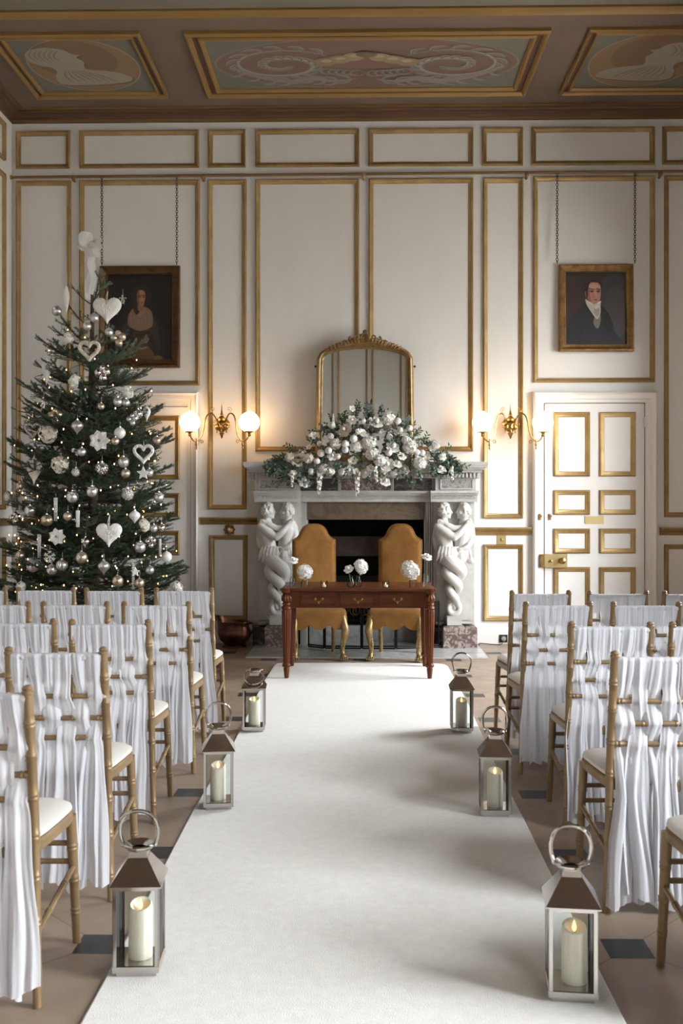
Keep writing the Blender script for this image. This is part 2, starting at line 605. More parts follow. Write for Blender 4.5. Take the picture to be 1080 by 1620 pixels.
# ------------------------------------------------------------------ the room shell
def wall_mesh(axis, p0, p1, a0, a1, z0, z1, holes):
    """wall slab with rectangular openings; axis 'x' runs along x, 'y' along y"""
    mb = MB()
    A = sorted({a0, a1, *[h[0] for h in holes], *[h[1] for h in holes]})
    Z = sorted({z0, z1, *[h[2] for h in holes], *[h[3] for h in holes]})
    for i in range(len(A) - 1):
        for k in range(len(Z) - 1):
            ca, cz = (A[i] + A[i + 1]) / 2, (Z[k] + Z[k + 1]) / 2
            if any(h[0] < ca < h[1] and h[2] < cz < h[3] for h in holes):
                continue
            if axis == 'x':
                mb.box(A[i], A[i + 1], p0, p1, Z[k], Z[k + 1])
            else:
                mb.box(p0, p1, A[i], A[i + 1], Z[k], Z[k + 1])
    return mb


mb = MB().box(XL - 0.1, XR + 0.35, YB - 0.1, YW + 0.9, -0.1, 0.0)
struct(mb.build('floor', MAT['floor'], smooth=False))
mb = MB().box(XL - 0.1, XR + 0.35, YB - 0.1, YW + 0.2, ZC, ZC + 0.1)
struct(mb.build('ceiling', MAT['ceiling'], smooth=False))
FX0, FX1, FZ1 = wx(484, 10.2), wx(674, 10.2), wz(797, 570, 10.2)   # the fireplace opening
mb = wall_mesh('x', YW, YW + 0.2, XL - 0.1, XR + 0.35, 0, ZC, [(FX0, FX1, 0, FZ1)])
struct(mb.build('wall_back', MAT['wall'], smooth=False))
mb = wall_mesh('y', XL - 0.1, XL, YB - 0.1, YW, 0, ZC, [])
struct(mb.build('wall_left', MAT['wall'], smooth=False))
mb = wall_mesh('y', XR, XR + 0.35, YB - 0.1, YW, 0, ZC, [(a, b, WZ0, WZ1) for a, b in WINDOWS])
struct(mb.build('wall_right', MAT['wall'], smooth=False))
mb = wall_mesh('x', YB - 0.1, YB, XL, XR, 0, ZC, [])
struct(mb.build('wall_front', MAT['wall'], smooth=False))
mb = MB().box(XR + 0.36, XR + 40, YB - 25, YW + 25, -0.5, -0.4)
struct(mb.build('ground', MAT['exterior'], smooth=False))

# sash windows in the right wall
for i, (y0, y1) in enumerate(WINDOWS):
    x = XR + 0.25
    mb = MB()
    for a, b in ((y0, y0 + 0.07), (y1 - 0.07, y1)):
        mb.box(x - 0.05, x + 0.05, a, b, WZ0, WZ1)
    for c, d in ((WZ0, WZ0 + 0.09), (WZ1 - 0.07, WZ1), ((WZ0 + WZ1) / 2 - 0.03, (WZ0 + WZ1) / 2 + 0.03)):
        mb.box(x - 0.05, x + 0.05, y0 + 0.07, y1 - 0.07, c, d)
    w = struct(mb.build('window_%d' % (i + 1), MAT['wall'], smooth=False))
    mb = MB()
    for k in (1, 2):
        c = y0 + (y1 - y0) * k / 3
        mb.box(x - 0.015, x + 0.015, c - 0.012, c + 0.012, WZ0 + 0.09, WZ1 - 0.07)
    for k in range(1, 6):
        c = WZ0 + (WZ1 - WZ0) * k / 6
        if k != 3:
            mb.box(x - 0.013, x + 0.013, y0 + 0.07, y1 - 0.07, c - 0.012, c + 0.012)
    mb.build('glazing_bars', MAT['wall'], w, smooth=False)
    MB().box(x - 0.003, x + 0.003, y0 + 0.07, y1 - 0.07, WZ0 + 0.09, WZ1 - 0.07).build('glass_pane', MAT['glass'], w, smooth=False)

# ------------------------------------------------------------------ panel mouldings on the walls
TRIM = [0]


def trim(mb, m, smooth=True, ang=30):
    TRIM[0] += 1
    return struct(mb.build('trim_%d' % TRIM[0], m, None, smooth, ang))


def moulding_prof(w, h):
    return [(0, 0), (0, h * 0.55), (w * 0.10, h * 0.85), (w * 0.22, h), (w * 0.36, h * 0.92), (w * 0.46, h * 0.62), (w * 0.56, h * 0.55),
            (w * 0.78, h * 0.30), (w * 0.9, h * 0.26), (w, 0)]


PW, PH = 0.050, 0.034


def panel(u0, u1, v0, v1, w=PW, h=PH):
    """gilded moulding round one wall panel"""
    mb = MB().frame(wx(u0), wx(u1), wz(v1), wz(v0), YW, moulding_prof(w, h))
    return trim(mb, MAT['gilt'])


for u0, u1 in ((26, 111.5), (126, 315), (329, 388.5), (404, 568), (582.5, 748), (762, 826.5), (840, 1034.5), (1047, 1128)):
    panel(u0, u1, 204.5, 264.0)                       # frieze row
panel(26, 113, 283.5, 807)
panel(126, 316, 283.5, 609)
panel(329, 390, 283.5, 806)
panel(404, 568, 283.5, 714)
panel(583, 748, 283.5, 714)
panel(763.5, 827, 283.5, 820)
panel(843, 1035, 281.5, 606)
panel(1050, 1130, 281.5, 818)
panel(26, 111, 849, 982)
panel(331.5, 391.5, 846.5, 981.5)
panel(764.5, 827, 861, 981.5)
panel(1050, 1130, 861, 981.5)


def chair_rail(u0, u1, v0, v1):
    x0, x1, z0, z1 = wx(u0), wx(u1), wz(v1), wz(v0)
    h = z1 - z0
    prof = [(0.0, 0), (0.012, 0), (0.016, 0.15 * h), (0.030, 0.35 * h), (0.022, 0.45 * h), (0.040, 0.6 * h), (0.052, 0.85 * h), (0.052, h), (0, h)]
    mb = MB().loft([[(xx, YW - o, z0 + z) for o, z in prof] for xx in (x0, x1)])
    return trim(mb, MAT['gilt'])


chair_rail(17, 114, 820, 832)
chair_rail(317.5, 407, 818.5, 830)
chair_rail(752, 840, 834, 846.5)
chair_rail(1043, 1133, 834, 846.5)


# stepped white baseboards
def baseboard(n, x0, x1, z1):
    mb = MB()
    prof = [(0.0, 0), (0.042, 0), (0.042, z1 * 0.66), (0.030, z1 * 0.7), (0.026, z1 * 0.86), (0.012, z1 * 0.93), (0.010, z1), (0, z1)]
    mb.loft([[(xx, YW - o, z) for o, z in prof] for xx in (x0, x1)])
    struct(mb.build(n, MAT['wall'], ang=20))


for n, a, b in (('baseboard_back', wx(1037), XR), ('baseboard_right', wx(754), wx(841)), ('baseboard_left', wx(315), wx(405)), ('baseboard_far', XL, wx(120))):
    baseboard(n, a, b, 0.17)

# left wall: the strip of panelling that shows beyond the corner
def side_panel(x, y0, y1, z0, z1, sgn, w=PW, h=PH):
    mb = MB()
    loops = [[(x + sgn * o, y0 + i, z0 + i), (x + sgn * o, y1 - i, z0 + i), (x + sgn * o, y1 - i, z1 - i), (x + sgn * o, y0 + i, z1 - i)] for i, o in moulding_prof(w, h)]
    mb.loft(loops if sgn < 0 else [list(reversed(L)) for L in loops], (False, False))
    return trim(mb, MAT['gilt'])


for y0, y1 in ((8.7, 10.15), (6.9, 8.4)):
    side_panel(XL, y0, y1, wz(264), wz(204.5), 1)
    side_panel(XL, y0, y1, wz(806), wz(284), 1)
    side_panel(XL, y0, y1, wz(981), wz(849), 1)
mb = MB().loft([[(XL + o, yy, wz(831) + z) for o, z in ((0, 0), (0.03, 0.0), (0.05, 0.05), (0.05, 0.075), (0, 0.075))] for yy in (2.0, YW)])
trim(mb, MAT['gilt'])

# opposite wall, seen only in the mirror: tall gilded panels
for k in range(-4, 5):
    x0 = 0.277 + k * 0.84
    mb = MB()
    loops = [[(x0 + i, YB + o, 0.95 + i), (x0 + 0.74 - i, YB + o, 0.95 + i), (x0 + 0.74 - i, YB + o, 5.42 - i), (x0 + i, YB + o, 5.42 - i)] for i, o in moulding_prof(0.05, 0.03)]
    mb.loft([list(reversed(L)) for L in loops], (False, False))
    trim(mb, MAT['gilt'])

# cornice round the top of the walls
cp = [(0.0, 0.0), (0.022, 0.0), (0.022, 0.035), (0.035, 0.042), (0.045, 0.075), (0.075, 0.10), (0.105, 0.105), (0.12, 0.125), (0.16, 0.125), (0.165, 0.15)]
cz = wz(192)
ch = ZC - cz
cp = [(o, z / 0.15 * ch) for o, z in cp] + [(0, ch)]
mb = MB().loft([[(xx, YW - o, cz + z) for o, z in cp] for xx in (XL, XR)])
trim(mb, MAT['cornice'], ang=20)
mb = MB().loft([[(XL + o, yy, cz + z) for o, z in cp] for yy in (YB, YW)])
trim(mb, MAT['cornice'], ang=20)
mb = MB().loft([[(XR - o, yy, cz + z) for o, z in cp] for yy in (YB, YW)])
trim(mb, MAT['cornice'], ang=20)
# thin gilded fillets above and below the cornice
for o, z, t in ((0.022, cz + 0.004, 0.022), (0.165, ZC - 0.018, 0.015)):
    mb = MB().box(XL + 0.02, XR - 0.02, YW - o - 0.012, YW - o, z, z + t)
    trim(mb, MAT['gilt_ceiling'], smooth=False)

# ------------------------------------------------------------------ painted ceiling
YC = lambda v: (ZC - EYE) * F / (HZ - v)


def cx(u, v):
    return at(u, v, YC(v)).x


def ceiling_frame(x0, x1, y0, y1, w, h, parent):
    ridge = lambda a, b, k: [(w * a, h * 0.1), (w * a, h * 0.6 * k), (w * (a * 0.75 + b * 0.25), h * 0.95 * k), (w * (a + b) / 2, h * k), (w * (a * 0.2 + b * 0.8), h * 0.75 * k), (w * b, h * 0.4 * k), (w * b, h * 0.1)]
    rect = lambda i, o: [(x0 + i, y0 + i, ZC - o), (x0 + i, y1 - i, ZC - o), (x1 - i, y1 - i, ZC - o), (x1 - i, y0 + i, ZC - o)]
    mb = MB()
    mb.loft([rect(i, o) for i, o in [(0, 0)] + ridge(0.0, 0.34, 1.0)], (False, False))
    mb.loft([rect(i, o) for i, o in ridge(0.68, 1.0, 0.75) + [(w, 0)]], (False, False))
    mb.loft([rect(i, o) for i, o in ((w * 0.33, h * 0.2), (w * 0.5, h * 0.12), (w * 0.69, h * 0.2))], (False, False), mat=1)
    return mb.build('gilded_frame', [MAT['gilt_ceiling'], MAT['cornice']], parent, ang=30)


def dull(c):
    """aged, browned distemper: colours pulled towards a dark warm grey"""
    return tuple(0.62 * x + k for x, k in zip(c, (0.018, 0.014, 0.011)))


class Relief:
    """flat paint shapes on the ceiling: layer k lies k * 0.6 mm below the ground"""
    def __init__(self):
        self.mb, self.mats, self.k = MB(), [], 0

    def poly(self, pts, col, dz=None):
        col = dull(col)
        m = paint(col, 0.75)
        if m not in self.mats:
            self.mats.append(m)
        self.k += 1
        z = ZC - 0.004 - 0.00006 * self.k
        self.mb.add([(p[0], p[1], z) for p in pts], [tuple(range(len(pts)))], self.mats.index(m))

    def stroke(self, pts, w, col):
        col = dull(col)
        m = paint(col, 0.75)
        if m not in self.mats:
            self.mats.append(m)
        self.k += 1
        z = ZC - 0.004 - 0.00006 * self.k
        P = [Vector((p[0], p[1], 0)) for p in pts]
        L, Rr = [], []
        for i, p in enumerate(P):
            t = (P[min(i + 1, len(P) - 1)] - P[max(i - 1, 0)])
            t = t.normalized() if t.length else Vector((1, 0, 0))
            n = Vector((-t.y, t.x, 0))
            ww = w[i] if isinstance(w, list) else w * math.sin(PI * (i + 0.6) / (len(P) + 0.2))
            L.append((p.x + n.x * ww / 2, p.y + n.y * ww / 2, z))
            Rr.append((p.x - n.x * ww / 2, p.y - n.y * ww / 2, z))
        n = len(P)
        self.mb.add(L + Rr, [(i, i + 1, n + i + 1, n + i) for i in range(n - 1)], self.mats.index(m))


def ellipse(x, y, rx, ry, n=56):
    return [(x + rx * math.cos(2 * PI * k / n), y + ry * math.sin(2 * PI * k / n)) for k in range(n)]


CY0, CY1 = YC(46), YC(148)
CX0, CX1 = cx(306, 95), cx(856, 95)
CX0, CX1 = cx(328, 148), cx(832, 146)
GREEN = (0.135, 0.13, 0.105)
t = thing('ceiling_painting', 'wide ceiling painting of pale acanthus scrolls on a dusky pink oval', 'painting', ((CX0 + CX1) / 2, (CY0 + CY1) / 2, ZC))
off = Vector(t.location)


def place_local(o):
    o.location = -off
    return o


place_local(ceiling_frame(CX0, CX1, CY0, CY1, 0.15, 0.05, t))
mb = MB().box(CX0 + 0.14, CX1 - 0.14, CY0 + 0.14, CY1 - 0.14, ZC - 0.004, ZC)
place_local(mb.build('painted_ground', paint(GREEN, 0.8), t, smooth=False))
rl = Relief()
mx, my = (CX0 + CX1) / 2, (CY0 + CY1) / 2
rx, ry = (CX1 - CX0) / 2 - 0.19, (CY1 - CY0) / 2 - 0.15
rl.poly(ellipse(mx, my, rx + 0.02, ry + 0.015), (0.26, 0.235, 0.19))
rl.poly(ellipse(mx, my, rx, ry), (0.225, 0.125, 0.10))
for s in (-1, 1):
    SCR, SHD = (0.30, 0.275, 0.24), (0.205, 0.145, 0.12)
    cxp, cyp = mx + s * rx * 0.56, my + 0.02
    sp = []
    for k in range(64):
        a = k / 63 * 3.7 * PI
        r = 0.36 * (1 - k / 70)
        sp.append((cxp - s * r * 1.45 * math.cos(a + 0.4), cyp - r * 0.92 * math.sin(a + 0.4)))
    rl.stroke([(p[0] + 0.015, p[1] + 0.02) for p in sp], 0.09, SHD)
    rl.stroke(sp, 0.055, SCR)
    rl.stroke([(p[0], p[1] - 0.008) for p in sp], 0.022, (0.42, 0.39, 0.34))
    for k in range(2, 61, 2):                      # leaf tongues off the spiral
        p, q = sp[k], sp[k + 2]
        dx, dy = p[0] - cxp, p[1] - cyp
        l = math.hypot(dx, dy) or 1
        tx, ty = (q[0] - p[0]), (q[1] - p[1])
        ll = math.hypot(tx, ty) or 1
        e = 0.17 * (1 - k / 90)
        pts = [(p[0], p[1]), (p[0] + dx / l * e * 0.5 + tx / ll * e * 0.5, p[1] + dy / l * e * 0.5 + ty / ll * e * 0.5), (p[0] + dx / l * e * 0.6 + tx / ll * e * 1.2, p[1] + dy / l * e * 0.6 + ty / ll * e * 1.2)]
        rl.stroke([(x, y) for x, y, z in spline([(a, b, 0) for a, b in pts], 4)], 0.055, SCR)
        rl.stroke([(x, y + 0.01) for x, y, z in spline([(a, b, 0) for a, b in pts], 4)], 0.014, SHD)
    base = spline([(mx + s * 0.08, my + 0.30, 0), (mx + s * 0.30, my + 0.36, 0), (mx + s * 0.52, my + 0.30, 0), (mx + s * 0.75, my + 0.36, 0), (mx + s * 1.05, my + 0.24, 0), (mx + s * 1.3, my + 0.02, 0)], 8)
    rl.stroke([(p.x, p.y) for p in base], 0.09, SCR)
    for k in range(3, len(base) - 4, 4):
        p = base[k]
        for q in (-1, 1):
            pts = [(p.x, p.y), (p.x + s * 0.05, p.y + q * 0.07), (p.x + s * 0.14, p.y + q * 0.09)]
            rl.stroke([(a.x, a.y) for a in spline([(c, d, 0) for c, d in pts], 3)], 0.04, SCR)
    for k in range(3):                             # tan festoon in the middle
        rl.poly(ellipse(mx + s * (0.12 + 0.13 * k), my - 0.16 + 0.05 * k, 0.10, 0.085, 18), ((0.40, 0.29, 0.16), (0.36, 0.25, 0.14), (0.33, 0.225, 0.13))[k])
        rl.poly(ellipse(mx + s * (0.11 + 0.13 * k), my - 0.18 + 0.05 * k, 0.05, 0.03, 12), (0.50, 0.39, 0.25))
    for k in range(5):
        c = (mx + s * (0.08 + 0.07 * k), my + 0.18 - 0.01 * k)
        rl.stroke([(c[0] + 0.07 * math.cos(a / 10 * 2 * PI), c[1] + 0.06 * math.sin(a / 10 * 2 * PI)) for a in range(11)], 0.024, SCR)
rl.poly(ellipse(mx, my - 0.22, 0.10, 0.06, 24), (0.20, 0.13, 0.09))
place_local(rl.mb.build('painted_scrolls', rl.mats, t, smooth=False))

BUST = [(-0.30, 0.30), (-0.34, 0.20), (-0.20, 0.10), (-0.02, 0.06), (0.0, 0.0), (-0.02, -0.08), (0.02, -0.16), (-0.02, -0.20), (0.04, -0.22), (0.10, -0.30), (0.25, -0.33), (0.40, -0.26), (0.44, -0.12),
        (0.37, -0.02), (0.28, 0.02), (0.26, 0.10), (0.30, 0.20), (0.28, 0.34), (0.02, 0.36)]
for side in (-1, 1):
    if side < 0:
        bx0, bx1 = cx(268, 150) - 1.33, cx(268, 150)
        lab = 'ceiling painting of a pale profile bust in a tan oval, on the Christmas tree side'
    else:
        bx0, bx1 = cx(885, 145), cx(885, 145) + 1.33
        lab = 'ceiling painting of a pale profile bust in a tan oval, on the white door side'
    t = thing('ceiling_painting', lab, 'painting', ((bx0 + bx1) / 2, my, ZC))
    off = Vector(t.location)
    place_local(ceiling_frame(bx0, bx1, CY0, CY1, 0.11, 0.045, t))
    mb = MB().box(bx0 + 0.10, bx1 - 0.10, CY0 + 0.10, CY1 - 0.10, ZC - 0.004, ZC)
    place_local(mb.build('painted_ground', paint(GREEN, 0.8), t, smooth=False))
    rl = Relief()
    bx = (bx0 + bx1) / 2
    rl.poly(ellipse(bx, my, 0.52, 0.555), (0.36, 0.31, 0.23))
    rl.poly(ellipse(bx, my, 0.505, 0.54), (0.30, 0.18, 0.085))
    rl.poly([(p[0], p[1]) for p in ellipse(bx + 0.06 * side, my - 0.14, 0.40, 0.38)], (0.235, 0.135, 0.065))
    out = spline([(bx + side * -1 * a * 1.12 * -1, my - b * -1 * 1.15, 0) for a, b in BUST], 4, True)
    rl.poly([(p.x + 0.02, p.y + 0.02) for p in out], (0.18, 0.11, 0.06))
    rl.poly([(p.x, p.y) for p in out], (0.40, 0.35, 0.28))
    for k in range(7):
        a = [(bx + side * (-0.22 + 0.07 * k), my + 0.34, 0), (bx + side * (-0.12 + 0.06 * k), my + 0.22, 0), (bx + side * (0.08 + 0.02 * k), my + 0.08, 0)]
        rl.stroke([(p.x, p.y) for p in spline(a, 4)], 0.02, (0.27, 0.225, 0.17))
    for k in range(6):
        a = [(bx + side * (0.14 + 0.05 * k), my - 0.34, 0), (bx + side * (0.22 + 0.045 * k), my - 0.22, 0), (bx + side * (0.20 + 0.04 * k), my - 0.1, 0)]
        rl.stroke([(p.x, p.y) for p in spline(a, 4)], 0.022, (0.29, 0.245, 0.19))
    place_local(rl.mb.build('painted_bust', rl.mats, t, smooth=False))

# gilded beam across the ceiling and the next compartment towards the camera
for v, h in ((20, 0.03), (13.5, 0.04)):
    y = YC(v)
    mb = MB().loft([[(xx, y - o, ZC - z) for o, z in ((-0.03, 0), (-0.03, h * 0.5), (-0.015, h), (0.0, h * 0.6), (0.012, h), (0.028, h * 0.5), (0.028, 0))] for xx in (XL + 0.1, XR - 0.1)])
    trim(mb, MAT['gilt_ceiling'], ang=25)
mb = MB().box(XL + 0.1, XR - 0.1, YC(10) - 1.9, YC(10), ZC - 0.006, ZC)
trim(mb, paint((0.15, 0.13, 0.10), 0.8), smooth=False)

# picture rail: a brass rod on little brackets
mb = MB()
zr = wz(279.5)
mb.tube([(wx(20), YW - 0.05, zr), (wx(1133), YW - 0.05, zr + 0.02)], 0.014, 10)
mb.ell((wx(20), YW - 0.05, zr), 0.022)
for u in (118, 322, 575, 832, 1042):
    mb.tube([(wx(u), YW, zr - 0.03), (wx(u), YW - 0.05, zr - 0.028), (wx(u), YW - 0.06, zr - 0.005)], 0.014, 8)
    mb.ell((wx(u), YW - 0.052, zr - 0.006), 0.024)
trim(mb, MAT['rail'])


# ------------------------------------------------------------------ the two doors
def door(n, u0, u1, lu0, lu1, v0, lv0, cols, rows, plate):
    d = struct(put(n, None, None, (0, 0, 0)))
    zt, lzt = wz(v0), wz(lv0)
    prof = [(0, 0), (0, 0.06), (0.018, 0.075), (0.03, 0.06), (0.045, 0.05), (0.075, 0.045), (0.085, 0.03), (0.115, 0.025), (0.115, 0)]
    mb = MB()
    x0, x1 = wx(u0), wx(u1)
    mb.loft([[(x0 + i, YW - o, 0), (x0 + i, YW - o, zt - i), (x1 - i, YW - o, zt - i), (x1 - i, YW - o, 0)] for i, o in prof], (False, False), closed=False)
    mb.build('door_frame', MAT['wall'], d, ang=25)
    a, b = wx(lu0), wx(lu1)
    MB().box(a + 0.004, b - 0.004, YW - 0.018, YW - 0.001, 0.01, lzt - 0.004).build('door_leaf', MAT['wall'], d, smooth=False)
    gap = MB().box(a - 0.003, b + 0.003, YW - 0.006, YW - 0.0005, 0.0, lzt + 0.002)
    gap.build('door_gap', paint((0.10, 0.085, 0.07)), d, smooth=False)
    for ca, cb in cols:
        for ra, rb in rows:
            mb = MB().frame(wx(ca), wx(cb), wz(rb), wz(ra), YW - 0.018, moulding_prof(0.052, 0.026))
            mb.build('panel_moulding', MAT['gilt'], d, ang=30)
    return d


d = door('door_1', 841.5, 1037, 860.3, 1018.7, 620.5, 639, ((874.8, 932), (947, 1004)), ((653, 754), (775.5, 814), (836, 875), (896.5, 998)), True)
yl = YW - 0.018
mb = MB().box(wx(859.5), wx(895), yl - 0.045, yl, wz(896.5), wz(876.5))
mb.box(wx(859.5), wx(895), yl - 0.05, yl, wz(878), wz(876))
mb.box(wx(859.5), wx(895), yl - 0.05, yl, wz(897), wz(895))
lock = mb.build('rim_lock', MAT['brass_plate'], d, smooth=False)
mb = MB()
mb.M = Matrix.Translation((wx(886), yl - 0.05, wz(886))) @ Matrix.Rotation(PI / 2, 4, 'X')
mb.lathe([(0.03, 0), (0.03, 0.006), (0.014, 0.01), (0.012, 0.035), (0.026, 0.042), (0.034, 0.055), (0.030, 0.07), (0.012, 0.078)], 20)
mb.build('knob', MAT['brass'], lock)
mb = MB()
mb.M = Matrix.Translation((wx(869), yl - 0.05, wz(887))) @ Matrix.Rotation(PI / 2, 4, 'X')
mb.lathe([(0.015, 0), (0.015, 0.006), (0.006, 0.01), (0.006, 0.02), (0.012, 0.024), (0.004, 0.03)], 14)
mb.build('key_escutcheon', MAT['brass'], lock)
MB().box(wx(852.5), wx(859), YW - 0.075, YW - 0.03, wz(896.5), wz(876)).build('lock_keeper', MAT['brass'], d, smooth=False)
MB().box(wx(923.8), wx(954), yl - 0.006, yl, wz(828.5), wz(816.5)).build('brass_plate', MAT['brass_plate'], d, smooth=False)
for u in (852, 868.5):
    mb = MB().box(wx(u) - 0.012, wx(u) + 0.012, YW - 0.06 if u < 860 else yl - 0.012, YW - 0.02, wz(822.5), wz(813))
    mb.box(wx(u) - 0.005, wx(u) + 0.02, YW - 0.068 if u < 860 else yl - 0.02, YW - 0.02, wz(818), wz(815))
    mb.build('bolt', MAT['brass'], d, smooth=False)
for v in (669, 960):
    mb = MB()
    for k in range(3):
        mb.tube([(wx(1018), yl - 0.006, wz(v + 8) + k * 0.036), (wx(1018), yl - 0.006, wz(v + 8) + k * 0.036 + 0.032)], 0.011, 10)
    mb.build('hinge', MAT['wall'], d)
door('door_2', 115, 314.5, 137, 298, 620, 643, ((150, 208), (222, 285)), ((657.5, 758.5), (780, 818.5), (839.5, 878.5), (900, 998)), False)

# ------------------------------------------------------------------ small fittings on the wall
t = thing('light_switch', 'square brass switch plate below the gold chair rail, by the white door', 'switch', (wx(793), YW, wz(853.5)))
MB().box(-0.046, 0.046, -0.006, 0, -0.05, 0.05).build('plate', MAT['brass_plate'], t, smooth=False)
mb = MB()
mb.M = Matrix.Rotation(PI / 2, 4, 'X')
mb.lathe([(0.014, 0.006), (0.014, 0.012), (0.006, 0.014), (0.005, 0.026), (0.002, 0.028)], 14)
mb.build('toggle', MAT['brass'], t)

t = thing('bell_pull', 'ornate old brass bell push rosette under the gold rail above the copper scuttle', 'bell push', (wx(363), YW, wz(838)))
mb = MB()
mb.M = Matrix.Rotation(PI / 2, 4, 'X')
mb.lathe([(0.052, 0), (0.055, 0.012), (0.042, 0.02), (0.036, 0.03), (0.02, 0.034)], 32, flute=(8, 0.16))
for k in range(8):
    a = 2 * PI * k / 8
    mb.ell((0.05 * math.cos(a), 0.05 * math.sin(a), 0.012), 0.014, nu=8, nv=6)
mb.build('rosette', MAT['brass'], t)
mb = MB()
mb.ell((0, -0.04, 0), 0.018)
mb.build('button', MAT['pearl'], t)

t = thing('wall_socket', 'small metal socket on the white baseboard, beyond the chair by the aisle', 'socket', (wx(795), YW - 0.042, 0.055))
mb = MB().box(-0.042, 0.042, -0.008, 0, -0.04, 0.04)
mb.build('plate', MAT['black_plastic'], t, smooth=False)
mb = MB()
mb.M = Matrix.Rotation(PI / 2, 4, 'X')
mb.lathe([(0.026, 0.008), (0.026, 0.02), (0.02, 0.03), (0.008, 0.03)], 18)
mb.build('plug', MAT['white_metal'], t)
o = MB().tube(spline([(wx(795), YW - 0.06, 0.05), (wx(788), YW - 0.14, 0.006), (wx(765), YW - 0.07, 0.006), (wx(757), YW - 0.06, 0.006), (wx(752), YW - 0.30, 0.006)], 8), 0.004, 6).build('power_cable', MAT['black_plastic'])
tag(o, 'thin black cable trailing across the stone floor from the socket on the baseboard', 'cable')

# ------------------------------------------------------------------ carpet and hearth slab
mb = MB()
out = [(-0.775, 1.6), (-0.772, 3.0), (-0.785, 4.6), (-0.765, 6.0), (-0.785, 8.0), (-0.77, 8.9), (-0.75, 8.98), (-0.70, 9.00), (0.0, 9.02), (0.70, 9.0), (0.755, 8.96), (0.775, 8.86), (0.775, 7.2), (0.745, 5.6), (0.745, 4.6), (0.735, 3.2), (0.73, 1.6)]
n = len(out)
mb.loft([[(x, y, 0.0005) for x, y in out], [(x, y, 0.008) for x, y in out], [(x * 0.994, y - 0.004, 0.011) for x, y in out]])
o = mb.build('carpet_runner', MAT['carpet'], smooth=False)
tag(o, 'long white aisle carpet running from the foreground to the mahogany table', 'carpet')
mb = MB().box(-1.08, 1.2, 9.36, YW - 0.02, 0.0, 0.009)
struct(mb.build('trim_hearth', MAT['hearth'], smooth=False))

# ------------------------------------------------------------------ chimneypiece
YF = 10.12                       # plane of the carved fronts
fire = thing('fireplace', 'white and coloured marble fireplace with carved entwined figures either side', 'fireplace', ((FX0 + FX1) / 2, YW, 0))
FO = Vector(fire.location)


def fpart(mb, name, m, parent=None, smooth=True, ang=30):
    o = mb.build(name, m, parent or fire, smooth, ang)
    if parent is None:
        o.location = -FO
    return o


X = lambda u, Y=10.1: wx(u, Y)
Z = lambda v, Y=10.1: wz(v, 570, Y)
# mantel shelf: stepped layers with a dentil row
mb = MB()
for (u0, u1, v0, v1, y) in ((384.5, 772, 730.5, 736, 9.98), (386, 770.5, 736, 739.5, 9.99), (390, 766, 739.5, 743, 10.02), (394, 762, 743, 747.5, 10.05), (397, 759, 747.5, 756.5, 10.10)):
    mb.box(X(u0, y), X(u1, y), y, YW, Z(v1, y), Z(v0, y))
shelf = fpart(mb, 'mantel_shelf', MAT['marble'], smooth=False)
mb = MB()
for k in range(62):
    u = 398 + k * 5.83
    mb.box(X(u), X(u + 3.4), 10.06, 10.10, Z(755.5), Z(749))
mb.build('dentils', MAT['marble'], shelf, smooth=False)
# frieze
mb = MB().box(X(404), X(754), 10.22, YW, Z(784), Z(756))
mb.box(X(403), X(472), 10.13, 10.22, Z(784), Z(756)).box(X(689), X(753), 10.13, 10.22, Z(784), Z(756))
fz = fpart(mb, 'frieze', MAT['marble'], smooth=False)
for u0, u1, v0, v1, y, m in ((411, 465, 759.5, 772.5, 10.13, 'pmarble'), (698, 746, 759.5, 772.5, 10.13, 'pmarble'), (475, 534.5, 754, 777, 10.22, 'dmarble'), (539, 618, 757, 776, 10.22, 'rmarble'), (622.5, 683, 754, 777, 10.22, 'dmarble')):
    MB().box(X(u0, y), X(u1, y), y - 0.006, y, Z(v1, y), Z(v0, y)).build('inlay_panel', MAT[m], fz, smooth=False)
    mb = MB().frame(X(u0, y) - 0.012, X(u1, y) + 0.012, Z(v1, y) - 0.012, Z(v0, y) + 0.012, y, [(0, 0), (0, 0.014), (0.012, 0.012), (0.014, 0)])
    mb.build('inlay_border', MAT['marble'], fz, smooth=False)
# architrave with its breaks over the figures
mb = MB()
for (u0, u1, dy) in ((402, 474.5, 0.0), (681.5, 755, 0.0), (473, 683, 0.10)):
    for v0, v1, y in ((776.5, 780, 10.05), (780, 783, 10.075), (783, 787.5, 10.10), (787.5, 794, 10.12)):
        k = (787 - v0) * 0.12
        mb.box(X(u0 - k), X(u1 + k), y + dy, YW, Z(v1), Z(v0))
arch = fpart(mb, 'architrave', MAT['marble'], smooth=False)
mb = MB()
for (u0, u1, y) in ((404, 473, 10.10), (683, 753, 10.10), (475, 681, 10.20)):
    for k in range(int((u1 - u0) / 3.2)):
        mb.ell((X(u0 + 1.6 + 3.2 * k), y, Z(785.3)), 0.0075, nu=6, nv=4)
mb.build('bead_moulding', MAT['marble'], arch)


